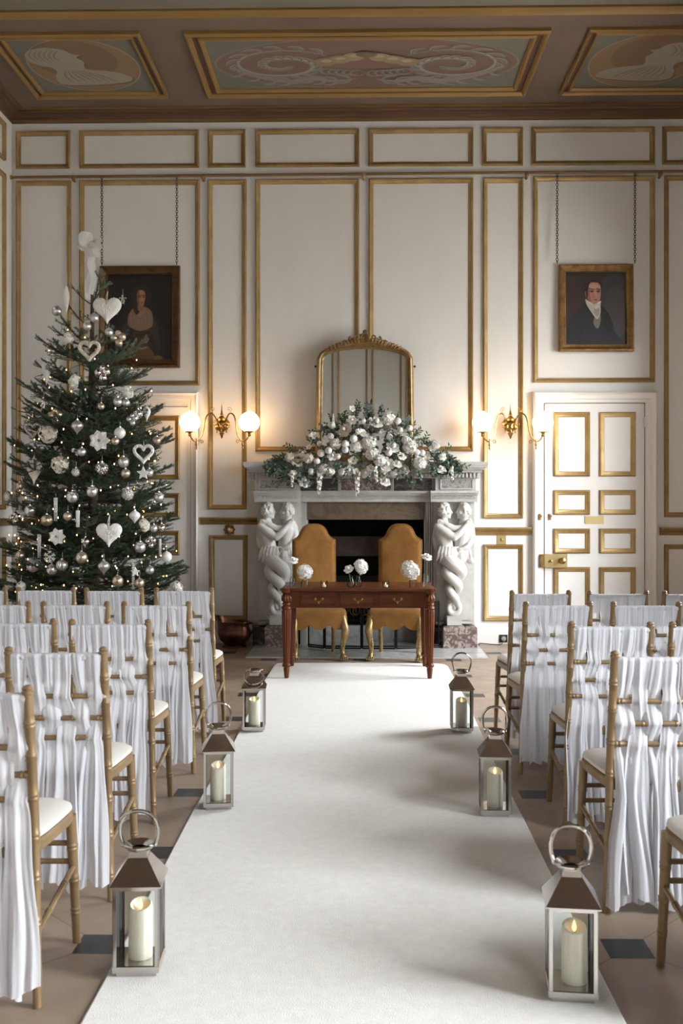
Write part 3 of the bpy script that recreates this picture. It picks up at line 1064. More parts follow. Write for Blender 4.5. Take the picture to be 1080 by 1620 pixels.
# fluted jambs, marble lintel, lined opening
def pilaster(u0, u1, ju0, ju1, bu0, bu1, bu2, pu0, pu1):
    mb = MB().box(X(u0, 10.2), X(u1, 10.2), 10.2, YW, Z(991), Z(794))
    mb.box(X(u0 + 3, 10.19), X(u1 - 4, 10.19), 10.185, 10.2, Z(982), Z(800))
    p = fpart(mb, 'pilaster', MAT['marble'], smooth=False)
    mb = MB()
    a, b = X(ju0, 10.22), X(ju1, 10.22)
    n = 5
    for k in range(n):
        c0, c1 = a + (b - a) * k / n, a + (b - a) * (k + 0.72) / n
        mb.box(c0, c1, 10.21 + 0.015 * (k if ju1 < 600 else n - 1 - k), YW + 0.02, 0.0, Z(795))
    mb.box(a, b, 10.30, YW + 0.02, 0, Z(795))
    mb.build('fluted_jamb', MAT['marble'], p, smooth=False)
    pl = MB().box(X(pu0, 10.0), X(pu1, 10.0), 9.99, 10.19, Z(992, 10.0) + 0.02, Z(975.5, 10.0))
    pl.box(X(u0 + 1, 10.2), X(u1 - 1, 10.2), 10.12, 10.2, Z(992, 10.0) + 0.02, Z(984, 10.1))
    pl.build('plinth', MAT['marble'], p, smooth=False)
    zt = Z(990.5, 9.97)
    mb = MB()
    L = [[(X(bu0, 9.97) + i, 9.96 + i, z), (X(bu1, 9.97) - i, 9.96 + i, z), (X(bu1, 9.97) - i, 10.2, z), (X(bu0, 9.97) + i, 10.2, z)] for i, z in ((0, 0.0), (0, zt - 0.02), (0.006, zt - 0.006), (0.02, zt))]
    mb.loft(L)
    q, r_ = sorted((X(bu2, 10.03), X(bu1 if bu2 > bu1 else bu0, 10.03)))
    L = [[(q + i, 10.02 + i, z), (r_ - i, 10.02 + i, z), (r_ - i, YW, z), (q + i, YW, z)] for i, z in ((0, 0.0), (0, zt - 0.03), (0.006, zt - 0.016), (0.02, zt - 0.012))]
    mb.loft(L)
    mb.build('base_block', MAT['rmarble'], p, ang=25)
    return p


pL = pilaster(408, 476, 475, 486, 419, 453, 470, 426, 445)
pR = pilaster(687, 750, 671, 688, 701, 736, 754.5, 707, 730)
for p, a, b in ((pL, 400, 419), (pR, 686, 701)):
    MB().box(X(a, 10.2), X(b, 10.2), 10.17, YW, 0.0, Z(991, 10.17) - 0.01).build('dark_base', MAT['dmarble'], p, smooth=False)
mb = MB().box(X(485, 10.26), X(672, 10.26), 10.27, YW + 0.04, Z(822, 10.27), Z(794, 10.27))
fpart(mb, 'marble_lintel', MAT['ymarble'], smooth=False)
mb = MB()
yb = YW + 0.75
mb.box(FX0 - 0.1, FX1 + 0.1, yb, yb + 0.05, 0, 1.9).box(FX0 - 0.12, FX0, YW + 0.01, yb, 0, 1.9).box(FX1, FX1 + 0.12, YW + 0.01, yb, 0, 1.9).box(FX0 - 0.1, FX1 + 0.1, YW + 0.201, yb, 1.85, 1.9)
fpart(mb, 'firebox', MAT['soot'], smooth=False)
mb = MB().box(FX0 + 0.02, FX1 - 0.02, YW + 0.33, YW + 0.40, wz(880, 570, 10.7), wz(849, 570, 10.7))
fpart(mb, 'smoke_hood', MAT['fireback'], smooth=False)
mb = MB().box(FX0 + 0.005, FX1 - 0.005, YW + 0.06, YW + 0.7, 0.0, wz(990, 570, 10.46))
fpart(mb, 'inner_hearth', MAT['hearth'], smooth=False)


# entwined half-human, serpent-tailed figures carved in high relief
def limb(mb, pts, rs, n=12):
    S = spline(pts, 6)
    m = len(S)
    rr = []
    for i in range(m):
        q = i / (m - 1) * (len(rs) - 1)
        k = min(int(q), len(rs) - 2)
        rr.append(rs[k] + (rs[k + 1] - rs[k]) * (q - k))
    mb.tube(S, rr, n)
    mb.ell(S[0], rr[0], nu=12, nv=8)
    mb.ell(S[-1], rr[-1], nu=12, nv=8)


def head(mb, c, r, face, hair_seed, beard=False):
    """head about 2.1 r tall looking along +x (face=1) or -x (face=-1)"""
    c = Vector(c)
    s = face
    mb.ell(c, r * 0.80, r * 0.74, r * 1.0, 18, 14)
    mb.ell(c + Vector((s * r * 0.30, 0, -r * 0.40)), r * 0.50, r * 0.52, r * 0.58)      # jaw
    mb.ell(c + Vector((s * r * 0.66, 0, -r * 0.80)), r * 0.17, r * 0.2, r * 0.15)       # chin
    mb.ell(c + Vector((s * r * 0.72, 0, r * 0.14)), r * 0.14, r * 0.42, r * 0.11)        # brow
    limb(mb, [c + Vector((s * r * 0.76, 0, r * 0.10)), c + Vector((s * r * 0.94, 0, -r * 0.20))], [r * 0.10, r * 0.15], 8)   # nose
    mb.ell(c + Vector((s * r * 0.76, 0, -r * 0.42)), r * 0.12, r * 0.22, r * 0.065)
    mb.ell(c + Vector((s * r * 0.74, 0, -r * 0.54)), r * 0.12, r * 0.20, r * 0.065)
    for q in (-1, 1):
        mb.ell(c + Vector((s * r * 0.45, q * r * 0.52, -r * 0.16)), r * 0.24, r * 0.18, r * 0.24)   # cheek
        mb.ell(c + Vector((-s * r * 0.05, q * r * 0.74, -r * 0.08)), r * 0.14, r * 0.10, r * 0.22)   # ear
    rd = random.Random(hair_seed)
    for k in range(120):
        a, b = rd.uniform(0, 2 * PI), rd.uniform(-0.35, PI / 2)
        d = Vector((math.cos(a) * math.cos(b), math.sin(a) * math.cos(b), math.sin(b)))
        if d.x * s > 0.52 and d.z < 0.72:
            continue
        if d.x * s > 0.1 and d.z < 0.15:
            continue
        mb.ell(c + Vector((d.x * r * 0.84, d.y * r * 0.78, d.z * r * 1.02)), r * 0.155, nu=7, nv=5)


def hand(mb, w, d, up, r):
    """palm, thumb and five separate fingers lying over a shoulder; d: reach, up: back of the hand"""
    w, d, up = Vector(w), Vector(d).normalized(), Vector(up).normalized()
    sd = d.cross(up).normalized()
    mb.M = None
    limb(mb, [w, w + d * r * 1.6], [r * 0.85, r * 0.95], 10)
    for k, l in enumerate((1.35, 1.6, 1.5, 1.2)):
        b = w + d * r * 1.7 + sd * r * (k - 1.5) * 0.62
        limb(mb, [b, b + d * r * l * 0.7 + up * r * 0.15, b + d * r * l * 1.15 - up * r * 0.35], [r * 0.30, r * 0.27, r * 0.2], 7)
    b = w + d * r * 0.6 - sd * r * 0.9
    limb(mb, [b, b + d * r * 0.7 - sd * r * 0.55, b + d * r * 1.35 - sd * r * 0.6 - up * r * 0.2], [r * 0.36, r * 0.31, r * 0.24], 7)


def figure_a():
    mb = MB()
    limb(mb, [(-0.072, -0.05, 0.60), (-0.080, -0.05, 0.70), (-0.105, -0.045, 0.80), (-0.118, -0.04, 0.90), (-0.108, -0.04, 0.955)], [0.092, 0.078, 0.088, 0.096, 0.06], 16)
    mb.ell((-0.075, -0.09, 0.885), 0.06, 0.05, 0.055)                       # chest
    mb.ell((-0.155, -0.07, 0.925), 0.058, 0.06, 0.055)                      # shoulder
    limb(mb, [(-0.112, -0.04, 0.95), (-0.103, -0.045, 1.02)], [0.048, 0.042])
    head(mb, (-0.098, -0.05, 1.085), 0.085, 1, 3)
    # near arm: down to the elbow, up over the other's shoulder
    limb(mb, [(-0.16, -0.085, 0.925), (-0.09, -0.125, 0.865), (0.0, -0.15, 0.815)], [0.052, 0.046, 0.04])
    limb(mb, [(0.0, -0.15, 0.815), (0.06, -0.15, 0.865), (0.118, -0.135, 0.935)], [0.041, 0.037, 0.026])
    hand(mb, (0.118, -0.135, 0.935), (0.55, 0.10, 0.72), (-0.5, -0.8, 0.4), 0.026)
    # folds of drapery on the back, leaf skirt at the hips
    for k in range(4):
        limb(mb, [(-0.19, -0.02, 0.90 - 0.03 * k), (-0.205 + 0.015 * k, -0.03, 0.80 - 0.03 * k), (-0.185 + 0.02 * k, -0.03, 0.70 - 0.02 * k)], [0.022, 0.03, 0.018], 8)
    for k in range(7):
        a = -0.15 + 0.03 * k
        limb(mb, [(a + 0.005, -0.10 - 0.03 * math.sin(PI * k / 6), 0.70), (a * 1.1, -0.135 - 0.03 * math.sin(PI * k / 6), 0.645), (a * 1.18 - 0.01, -0.12, 0.575 - 0.02 * (k % 2))], [0.022, 0.024, 0.008], 8)
    # serpent tail winding down
    pts, rs = [], []
    for k in range(15):
        q = k / 14
        a = -0.5 * PI + q * 2.55 * PI
        pts.append((0.078 * math.sin(a + PI) * -1 * (1 - 0.35 * q) + 0.008, -0.085 - 0.045 * math.cos(a), 0.62 - 0.44 * q))
        rs.append(0.086 - 0.046 * q)
    limb(mb, pts, rs, 14)
    ring = [(0.0 + 0.056 * math.sin(a), -0.085, 0.082 + 0.062 * math.cos(a)) for a in [0.6 + k * 0.5 for k in range(12)]]
    limb(mb, [pts[-1]] + ring, [0.040, 0.036, 0.034, 0.032, 0.028, 0.022], 12)
    return mb


def figure_b():
    mb = MB()
    limb(mb, [(0.065, -0.03, 0.60), (0.078, -0.03, 0.70), (0.10, -0.03, 0.80), (0.122, -0.03, 0.90), (0.115, -0.03, 0.965)], [0.085, 0.074, 0.084, 0.09, 0.058], 16)
    mb.ell((0.155, -0.045, 0.945), 0.055, 0.055, 0.052)
    mb.ell((0.085, -0.07, 0.885), 0.055, 0.05, 0.055)
    limb(mb, [(0.118, -0.03, 0.96), (0.112, -0.04, 1.02)], [0.046, 0.042])
    head(mb, (0.108, -0.05, 1.085), 0.085, -1, 8)
    # arms: one across to the other's shoulder, one down by the side with the hand on the hip
    limb(mb, [(0.15, -0.06, 0.935), (0.07, -0.10, 0.905), (0.0, -0.105, 0.905)], [0.046, 0.04, 0.036])
    limb(mb, [(0.0, -0.105, 0.905), (-0.06, -0.11, 0.935), (-0.10, -0.11, 0.962)], [0.036, 0.032, 0.024])
    hand(mb, (-0.10, -0.11, 0.962), (-0.85, 0.0, 0.25), (-0.1, -0.9, 0.4), 0.025)
    limb(mb, [(0.175, -0.05, 0.92), (0.19, -0.055, 0.83), (0.175, -0.08, 0.76)], [0.046, 0.04, 0.034])
    limb(mb, [(0.175, -0.08, 0.76), (0.14, -0.12, 0.72), (0.095, -0.135, 0.70)], [0.034, 0.03, 0.023])
    hand(mb, (0.095, -0.135, 0.70), (-0.9, -0.1, -0.25), (0, -0.9, 0.4), 0.022)
    for k in range(5):
        a = 0.02 + 0.034 * k
        limb(mb, [(a, -0.09, 0.69), (a + 0.01, -0.125, 0.64), (a + 0.02 + 0.02 * (k % 2), -0.10, 0.56)], [0.02, 0.022, 0.008], 8)
    limb(mb, [(0.15, -0.06, 0.66), (0.155, -0.07, 0.58), (0.185, -0.09, 0.56), (0.19, -0.10, 0.59)], [0.035, 0.032, 0.026, 0.018], 10)
    pts, rs = [], []
    for k in range(15):
        q = k / 14
        a = 0.5 * PI + q * 2.55 * PI
        pts.append((0.078 * math.sin(a + PI) * -1 * (1 - 0.35 * q) - 0.008, -0.085 - 0.045 * math.cos(a), 0.62 - 0.42 * q))
        rs.append(0.082 - 0.044 * q)
    limb(mb, pts, rs, 14)
    limb(mb, [pts[-1], (-0.045, -0.07, 0.13), (-0.03, -0.06, 0.05), (0.02, -0.05, 0.03)], [0.038, 0.034, 0.03, 0.02], 12)
    return mb


me_a = fuse(figure_a(), 'carved_figure', MAT['statue'], 0.0065, 3)
me_b = fuse(figure_b(), 'carved_figure', MAT['statue'], 0.0065, 3)
zpl = Z(975.5, 10.0)
hs = (Z(794.5, 10.05) - zpl) / 1.178
for p, u in ((pL, 437), (pR, 718.5)):
    for me in (me_a, me_b):
        o = put('carved_figure', me, p, (X(u, 10.05), 10.19, zpl), None, (hs * 0.98, hs * 1.05, hs))

# fire grate and folding guard
gr = thing('fire_grate', 'black iron basket grate with scrolled front inside the fireplace', 'grate', ((FX0 + FX1) / 2, YW + 0.25, wz(990, 570, 10.46)))
mb = MB()
for z in (0.05, 0.26):
    mb.tube([(-0.42, -0.12, z), (0.42, -0.12, z)], 0.011, 8)
for k in range(22):
    x = -0.4 + 0.8 * k / 21
    mb.tube([(x, -0.12, 0.0), (x, -0.12, 0.27)], 0.005, 6)
mb.build('front_bars', MAT['iron'], gr)
mb = MB()
for k in range(7):
    c = -0.36 + 0.12 * k
    for s in (-1, 1):
        pts = [(c + s * (0.008 + 0.05 * (1 - q / 22) * math.sin(q / 22 * 3 * PI)), -0.135, 0.155 + 0.075 * (1 - q / 22) * math.cos(q / 22 * 3 * PI)) for q in range(23)]
        mb.tube(pts, 0.0055, 6)
mb.build('scrollwork', MAT['rail'], gr)
mb = MB().box(-0.42, 0.42, -0.11, 0.2, 0.02, 0.04).box(-0.42, 0.42, 0.19, 0.21, 0.02, 0.5)
mb.build('fire_basket', MAT['iron'], gr, smooth=False)

gauze = glass_mat('fine_wire_gauze', (0.50, 0.49, 0.48), 0.05, 0.4)
fg = thing('fire_screen', 'black framed folding fireguard standing on the hearth behind the mustard chairs', 'fire screen', (X(580), 9.95, 0.009))
pts = [(X(487, 10.0), 10.0), (X(513, 9.88), 9.87), (X(572, 9.88), 9.855), (X(626, 9.88), 9.87), (X(695, 10.0), 10.0)]
H = 0.46
for (x0, y0), (x1, y1) in zip(pts, pts[1:]):
    mb = MB()
    a, b = Vector((x0 - fg.location.x, y0 - fg.location.y, 0.012)), Vector((x1 - fg.location.x, y1 - fg.location.y, 0.012))
    e = (b - a).normalized() * 0.008
    a, b = a + e, b - e
    up = Vector((0, 0, H))
    for p, q in ((a, a + up), (b, b + up), (a, b), (a + up, b + up), (a + Vector((0, 0, 0.02)), b + Vector((0, 0, 0.02)))):
        mb.tube([p, q], 0.008, 6)
    fr = mb.build('screen_panel', MAT['iron'], fg)
    mb = MB().add([a, b, b + up, a + up], [(0, 1, 2, 3)])
    mb.build('wire_gauze', gauze, fr, smooth=False)

# copper coal scuttle on the floor
sc = thing('coal_scuttle', 'dented old copper coal scuttle on the stone floor beside the fireplace', 'scuttle', (wx(371, 10.1), 10.08, 0.0), R(-20))
mb = MB()
ks = 24


def lip(k, r, z):
    a = 2 * PI * k / ks
    spout = max(0, math.cos(a - PI)) ** 3
    return (r * math.cos(a) * (1 + 0.28 * spout * (z > 0.2)), r * 0.86 * math.sin(a), z + 0.07 * spout * (z > 0.2))


prof = [(0.10, 0.0), (0.125, 0.004), (0.125, 0.02), (0.105, 0.035), (0.15, 0.075), (0.172, 0.13), (0.168, 0.18), (0.150, 0.215), (0.155, 0.235), (0.160, 0.25), (0.150, 0.248), (0.140, 0.215), (0.15, 0.15), (0.13, 0.09), (0.02, 0.06)]
mb.loft([[lip(k, r, z) for k in range(ks)] for r, z in prof], (True, True))
mb.build('bucket', MAT['copper'], sc)
mb = MB().tube([(0.155 * math.cos(a) * 1.02, 0.14 * math.sin(a), 0.255) for a in [2 * PI * k / 24 - PI * 0.62 for k in range(16)]], 0.009, 8)
mb.build('rolled_rim', MAT['copper'], sc)
mb = MB().tube(spline([(0.15, 0, 0.24), (0.20, 0, 0.25), (0.215, 0, 0.19), (0.18, 0, 0.14), (0.165, 0, 0.13)], 5), 0.010, 8)
mb.build('handle', MAT['copper'], sc)

# ------------------------------------------------------------------ overmantel mirror
mir = thing('mirror', 'arched gilt overmantel mirror with carved crest, standing behind the mantel flowers', 'mirror', (wx(577, 10.3), 10.26, Z(730.5, 10.2)))
MO = Vector(mir.location)
YM = 10.27


def mpt(u, v, y=YM):
    p = at(u, v, y)
    return (p.x - MO.x, p.z - MO.z)


arch_o = [mpt(498.5, 731), mpt(499.5, 640), mpt(500.5, 575), mpt(503, 563), mpt(511, 554), mpt(527, 547.5), mpt(550, 543.5), mpt(577, 542), mpt(604, 543.5), mpt(627, 547.5), mpt(643, 554), mpt(651, 563), mpt(653.5, 575), mpt(654.5, 640), mpt(655.5, 731)]
S = [(p.x, p.y) for p in spline([(x, z, 0) for x, z in arch_o], 5)]


def inset_path(P, d):
    out = []
    m = len(P)
    for i in range(m):
        a, b = Vector(P[max(i - 1, 0)]), Vector(P[min(i + 1, m - 1)])
        t = (b - a).normalized()
        out.append((P[i][0] + t.y * d, P[i][1] - t.x * d))
    return out


prof = [(0, 0.02), (0.004, -0.02), (0.016, -0.045), (0.030, -0.052), (0.042, -0.04), (0.048, -0.022), (0.056, -0.018), (0.060, -0.026), (0.066, -0.022), (0.070, -0.004), (0.070, 0.02)]
rings = [[(x, y, z) for x, z in inset_path(S, d)] for d, y in prof]
mb = MB()
mb.loft(rings, (False, False), closed=False)
x0, x1 = S[0][0], S[-1][0]
mb.box(x0, x1, -0.045, 0.02, 0.0, 0.07)
mb.build('frame', MAT['gilt_leaf'], mir, ang=50)
inner = inset_path(S, 0.064)


def hull(P):
    P = sorted(set((round(x, 5), round(z, 5)) for x, z in P))
    def half(Q):
        h = []
        for p in Q:
            while len(h) > 1 and (h[-1][0] - h[-2][0]) * (p[1] - h[-2][1]) - (h[-1][1] - h[-2][1]) * (p[0] - h[-2][0]) <= 0:
                h.pop()
            h.append(p)
        return h[:-1]
    return half(P) + half(P[::-1])


pane = hull([(x, max(z, 0.05)) for x, z in inner])
MB().add([(x, -0.004, z) for x, z in pane], [tuple(range(len(pane)))]).build('mirror_glass', MAT['mirror'], mir, smooth=False)
outer = inset_path(S, 0.01)
MB().loft([[(x, y, z) for x, z in outer] for y in (0.006, 0.03)]).build('backboard', MAT['bark'], mir, smooth=False)
# carved crest: pierced cartouche between scrolls and leaves
mb = MB()
cc = Vector((mpt(577, 540)[0], -0.05, mpt(577, 536.5)[1]))
zA = lambda dx: mpt(577, 543)[1] - 0.60 * dx * dx


def ring_(c, rx, rz, w, y, a0=0.0, a1=2 * PI, n=26):
    return mb.tube([(c[0] + rx * math.cos(a0 + (a1 - a0) * k / n), y, c[1] + rz * math.sin(a0 + (a1 - a0) * k / n)) for k in range(n + 1)], w, 7)


ring_((cc.x, cc.z), 0.040, 0.046, 0.0105, -0.062)
ring_((cc.x, cc.z - 0.006), 0.020, 0.026, 0.008, -0.066)
mb.ell((cc.x, -0.045, cc.z), 0.036, 0.012, 0.042)
for k in range(5):                                 # crowning leaf
    a = PI / 2 + (k - 2) * 0.42
    p0 = Vector((cc.x, -0.055, cc.z + 0.045))
    p1 = p0 + Vector((0.030 * math.cos(a), -0.012, 0.040 * math.sin(a)))
    mb.tube([p0, (p0 + p1) / 2 + Vector((0, -0.012, 0)), p1], [0.010, 0.012, 0.004], 7)
for s in (-1, 1):
    def spiral(c, r, turns, a0, y=-0.05, dirn=1):
        return [(c[0] + s * r * (1 - 0.82 * k / 26) * math.cos(a0 + dirn * turns * 2 * PI * k / 26), y - 0.010 * math.sin(PI * k / 26), c[1] + r * (1 - 0.82 * k / 26) * math.sin(a0 + dirn * turns * 2 * PI * k / 26)) for k in range(27)]
    for c, r, a0, w, tr in (((cc.x + s * 0.082, cc.z + 0.006), 0.046, PI * 0.75, 0.0125, 1.25), ((cc.x + s * 0.075, cc.z - 0.035), 0.032, PI * 1.1, 0.010, -1.2), ((cc.x + s * 0.135, zA(0.135) + 0.038), 0.034, PI * 0.4, 0.0105, -1.2),
                            ((cc.x + s * 0.20, zA(0.20) + 0.028), 0.034, PI * 0.8, 0.011, 1.2), ((cc.x + s * 0.275, zA(0.275) + 0.02), 0.028, PI * 0.8, 0.009, 1.2), ((cc.x + s * 0.155, zA(0.155) + 0.006), 0.022, 0, 0.009, 1.2), ((cc.x + s * 0.33, zA(0.33) + 0.012), 0.016, PI * 0.8, 0.007, 1.2)):
        P = spiral(c, r, tr, a0)
        mb.tube(P, [w * (1 - 0.5 * k / 26) for k in range(27)], 7)
        mb.ell(P[-1], w * 0.9, nu=8, nv=6)
    for k in range(9):
        x = cc.x + s * (0.06 + 0.034 * k)
        z = zA(0.06 + 0.034 * k) + 0.030 - 0.0015 * k
        P = spline([(x, -0.05, z - 0.04), (x + s * 0.014, -0.062, z - 0.01), (x + s * 0.030, -0.055, z + 0.010 - 0.001 * k), (x + s * 0.044, -0.05, z + 0.002)], 4)
        mb.tube(P, [0.006, 0.009, 0.011, 0.012, 0.012, 0.011, 0.010, 0.009, 0.008, 0.007, 0.005, 0.004, 0.003], 7)
mb.tube([(cc.x + dx / 20 * 0.36, -0.05, zA(dx / 20 * 0.36) - 0.008) for dx in range(-20, 21)], 0.012, 8)
mb.build('carved_crest', MAT['gilt_dark'], mir)
for s in (499.0, 655.5):
    x, z = mpt(s, 580)
    mb = MB()
    mb.ell((x, 0.0, z), 0.012)
    mb.build('screw', MAT['iron'], mir)


# ------------------------------------------------------------------ portraits hung on chains
class Canvas:
    """oil painting: flat shapes one over the other on the canvas, u, v in 0..1 from its lower left"""
    def __init__(self, w, h):
        self.w, self.h, self.mb, self.mats, self.k = w, h, MB(), [], 0

    def poly(self, pts, col, smooth=4):
        m = paint(col, 0.38)
        if m not in self.mats:
            self.mats.append(m)
        P = spline([(a, b, 0) for a, b in pts], smooth, True) if smooth else [Vector((a, b, 0)) for a, b in pts]
        y = -0.00008 * self.k
        self.k += 1
        self.mb.add([((min(max(p.x, 0), 1) - 0.5) * self.w, y, min(max(p.y, 0), 1) * self.h) for p in P], [tuple(range(len(P)))], self.mats.index(m))

    def oval(self, x, y, rx, ry, col, rot=0.0):
        c, s = math.cos(rot), math.sin(rot)
        self.poly([(x + c * rx * math.cos(a) - s * ry * math.sin(a), y + s * rx * math.cos(a) + c * ry * math.sin(a)) for a in [2 * PI * k / 20 for k in range(20)]], col, 0)


def chain(p0, p1, n):
    mb = MB()
    p0, p1 = Vector(p0), Vector(p1)
    d = (p1 - p0) / n
    for k in range(n):
        c = p0 + d * (k + 0.5)
        e = d.length * 0.66
        pts = []
        for q in range(12):
            a = 2 * PI * q / 12
            s_, c_ = math.sin(a) * 0.011, math.cos(a) * e
            pts.append(c + (Vector((s_, 0, c_)) if k % 2 == 0 else Vector((0, s_, c_))))
        mb.tube(pts, 0.0032, 5, closed=True)
    return mb


def portrait(label, u0, u1, v0, v1, cu, fm, fw, draw, lean):
    Yp = YW - 0.09
    x0, x1, z0, z1 = wx(u0, Yp), wx(u1, Yp), wz(v1, 570, Yp), wz(v0, 570, Yp)
    w, h = x1 - x0, z1 - z0
    t = thing('portrait', label, 'painting', ((x0 + x1) / 2, Yp + 0.04, z0))
    t.rotation_euler = (R(lean), 0, 0)
    prof = [(0, 0.03), (0, -0.03), (fw * 0.08, -0.042), (fw * 0.2, -0.045), (fw * 0.34, -0.034), (fw * 0.62, -0.016), (fw * 0.74, -0.014), (fw * 0.80, -0.02), (fw * 0.92, -0.018), (fw, -0.004), (fw, 0.01)]
    mb = MB()
    mb.loft([[(-w / 2 + i, o, i), (w / 2 - i, o, i), (w / 2 - i, o, h - i), (-w / 2 + i, o, h - i)] for i, o in prof], (False, False))
    mb.build('frame', fm, t, ang=25)
    MB().box(-w / 2 + 0.01, w / 2 - 0.01, 0.012, 0.03, 0.01, h - 0.01).build('backing', MAT['bark'], t, smooth=False)
    cv = Canvas(w - 2 * fw + 0.01, h - 2 * fw + 0.01)
    draw(cv)
    o = cv.mb.build('canvas', cv.mats, t, smooth=False)
    o.location = (0, 0.006, fw - 0.005)
    for u in cu:
        a = Vector((wx(u, YW - 0.06), YW - 0.06, zr))
        b = Vector((wx(u, Yp), Yp + 0.02 - math.tan(R(lean)) * 0 - 0.02, z1 + 0.0))
        M = (Matrix.Translation(t.location) @ Euler(t.rotation_euler).to_matrix().to_4x4()).inverted()
        chain(M @ a, M @ b, 36).build('hanging_chain', MAT['chain'], t)
    return t


def gentleman(c):
    c.poly([(0, 0), (1, 0), (1, 1), (0, 1)], srgb(52, 46, 45), 0)
    c.oval(0.78, 0.55, 0.30, 0.42, srgb(60, 56, 57))
    c.oval(0.84, 0.45, 0.20, 0.36, srgb(68, 63, 64))
    c.oval(0.12, 0.52, 0.16, 0.34, srgb(58, 42, 40))
    c.poly([(0.0, 0.0), (0.02, 0.22), (0.10, 0.40), (0.26, 0.50), (0.36, 0.56), (0.58, 0.54), (0.70, 0.44), (0.76, 0.34), (0.82, 0.16), (0.90, 0.0)], srgb(34, 34, 38))
    c.poly([(0.20, 0.0), (0.24, 0.2), (0.22, 0.34), (0.29, 0.2), (0.30, 0.0)], srgb(27, 27, 31))
    c.poly([(0.68, 0.42), (0.66, 0.28), (0.70, 0.12), (0.75, 0.2), (0.74, 0.34)], srgb(28, 28, 32))
    c.poly([(0.46, 0.30), (0.52, 0.22), (0.56, 0.26), (0.585, 0.36), (0.56, 0.42), (0.50, 0.42)], srgb(112, 106, 98))
    c.poly([(0.33, 0.62), (0.35, 0.55), (0.44, 0.43), (0.52, 0.35), (0.575, 0.42), (0.58, 0.52), (0.575, 0.585), (0.52, 0.565), (0.44, 0.57), (0.38, 0.60)], srgb(178, 172, 162))
    c.poly([(0.46, 0.46), (0.52, 0.38), (0.56, 0.44), (0.55, 0.51), (0.50, 0.52)], srgb(150, 144, 135))
    c.poly([(0.49, 0.49), (0.54, 0.50), (0.56, 0.52), (0.53, 0.54), (0.49, 0.53)], srgb(196, 190, 180))
    c.oval(0.445, 0.755, 0.13, 0.125, srgb(44, 37, 34))
    c.poly([(0.36, 0.80), (0.355, 0.70), (0.37, 0.63), (0.42, 0.575), (0.48, 0.555), (0.54, 0.575), (0.575, 0.63), (0.585, 0.72), (0.58, 0.80), (0.54, 0.845), (0.46, 0.855), (0.40, 0.84)], srgb(166, 122, 103))
    c.poly([(0.36, 0.80), (0.36, 0.68), (0.39, 0.61), (0.43, 0.585), (0.41, 0.66), (0.41, 0.74), (0.42, 0.81)], srgb(138, 92, 78))
    c.poly([(0.325, 0.72), (0.335, 0.66), (0.355, 0.64), (0.36, 0.70), (0.345, 0.73)], srgb(150, 108, 92))
    c.poly([(0.34, 0.74), (0.35, 0.64), (0.37, 0.66), (0.375, 0.74), (0.40, 0.83), (0.48, 0.87), (0.56, 0.85), (0.595, 0.77), (0.60, 0.84), (0.55, 0.89), (0.44, 0.895), (0.36, 0.85)], srgb(46, 38, 34))
    c.oval(0.47, 0.80, 0.08, 0.03, srgb(180, 138, 118))
    for x in (0.44, 0.545):
        c.oval(x, 0.735, 0.032, 0.010, srgb(84, 58, 50), 0.05)
        c.oval(x, 0.722, 0.022, 0.008, srgb(48, 36, 33))
        c.oval(x, 0.760, 0.040, 0.007, srgb(80, 56, 48), -0.1)
    c.poly([(0.495, 0.74), (0.485, 0.68), (0.50, 0.665), (0.525, 0.67), (0.515, 0.70)], srgb(186, 138, 118))
    c.oval(0.46, 0.665, 0.035, 0.035, srgb(172, 108, 92))
    c.oval(0.50, 0.615, 0.035, 0.009, srgb(128, 70, 62))
    c.poly([(0.34, 0.63), (0.37, 0.60), (0.45, 0.565), (0.44, 0.545), (0.36, 0.575)], srgb(196, 190, 180))
    c.poly([(0.52, 0.57), (0.58, 0.60), (0.585, 0.575), (0.54, 0.545)], srgb(196, 190, 180))


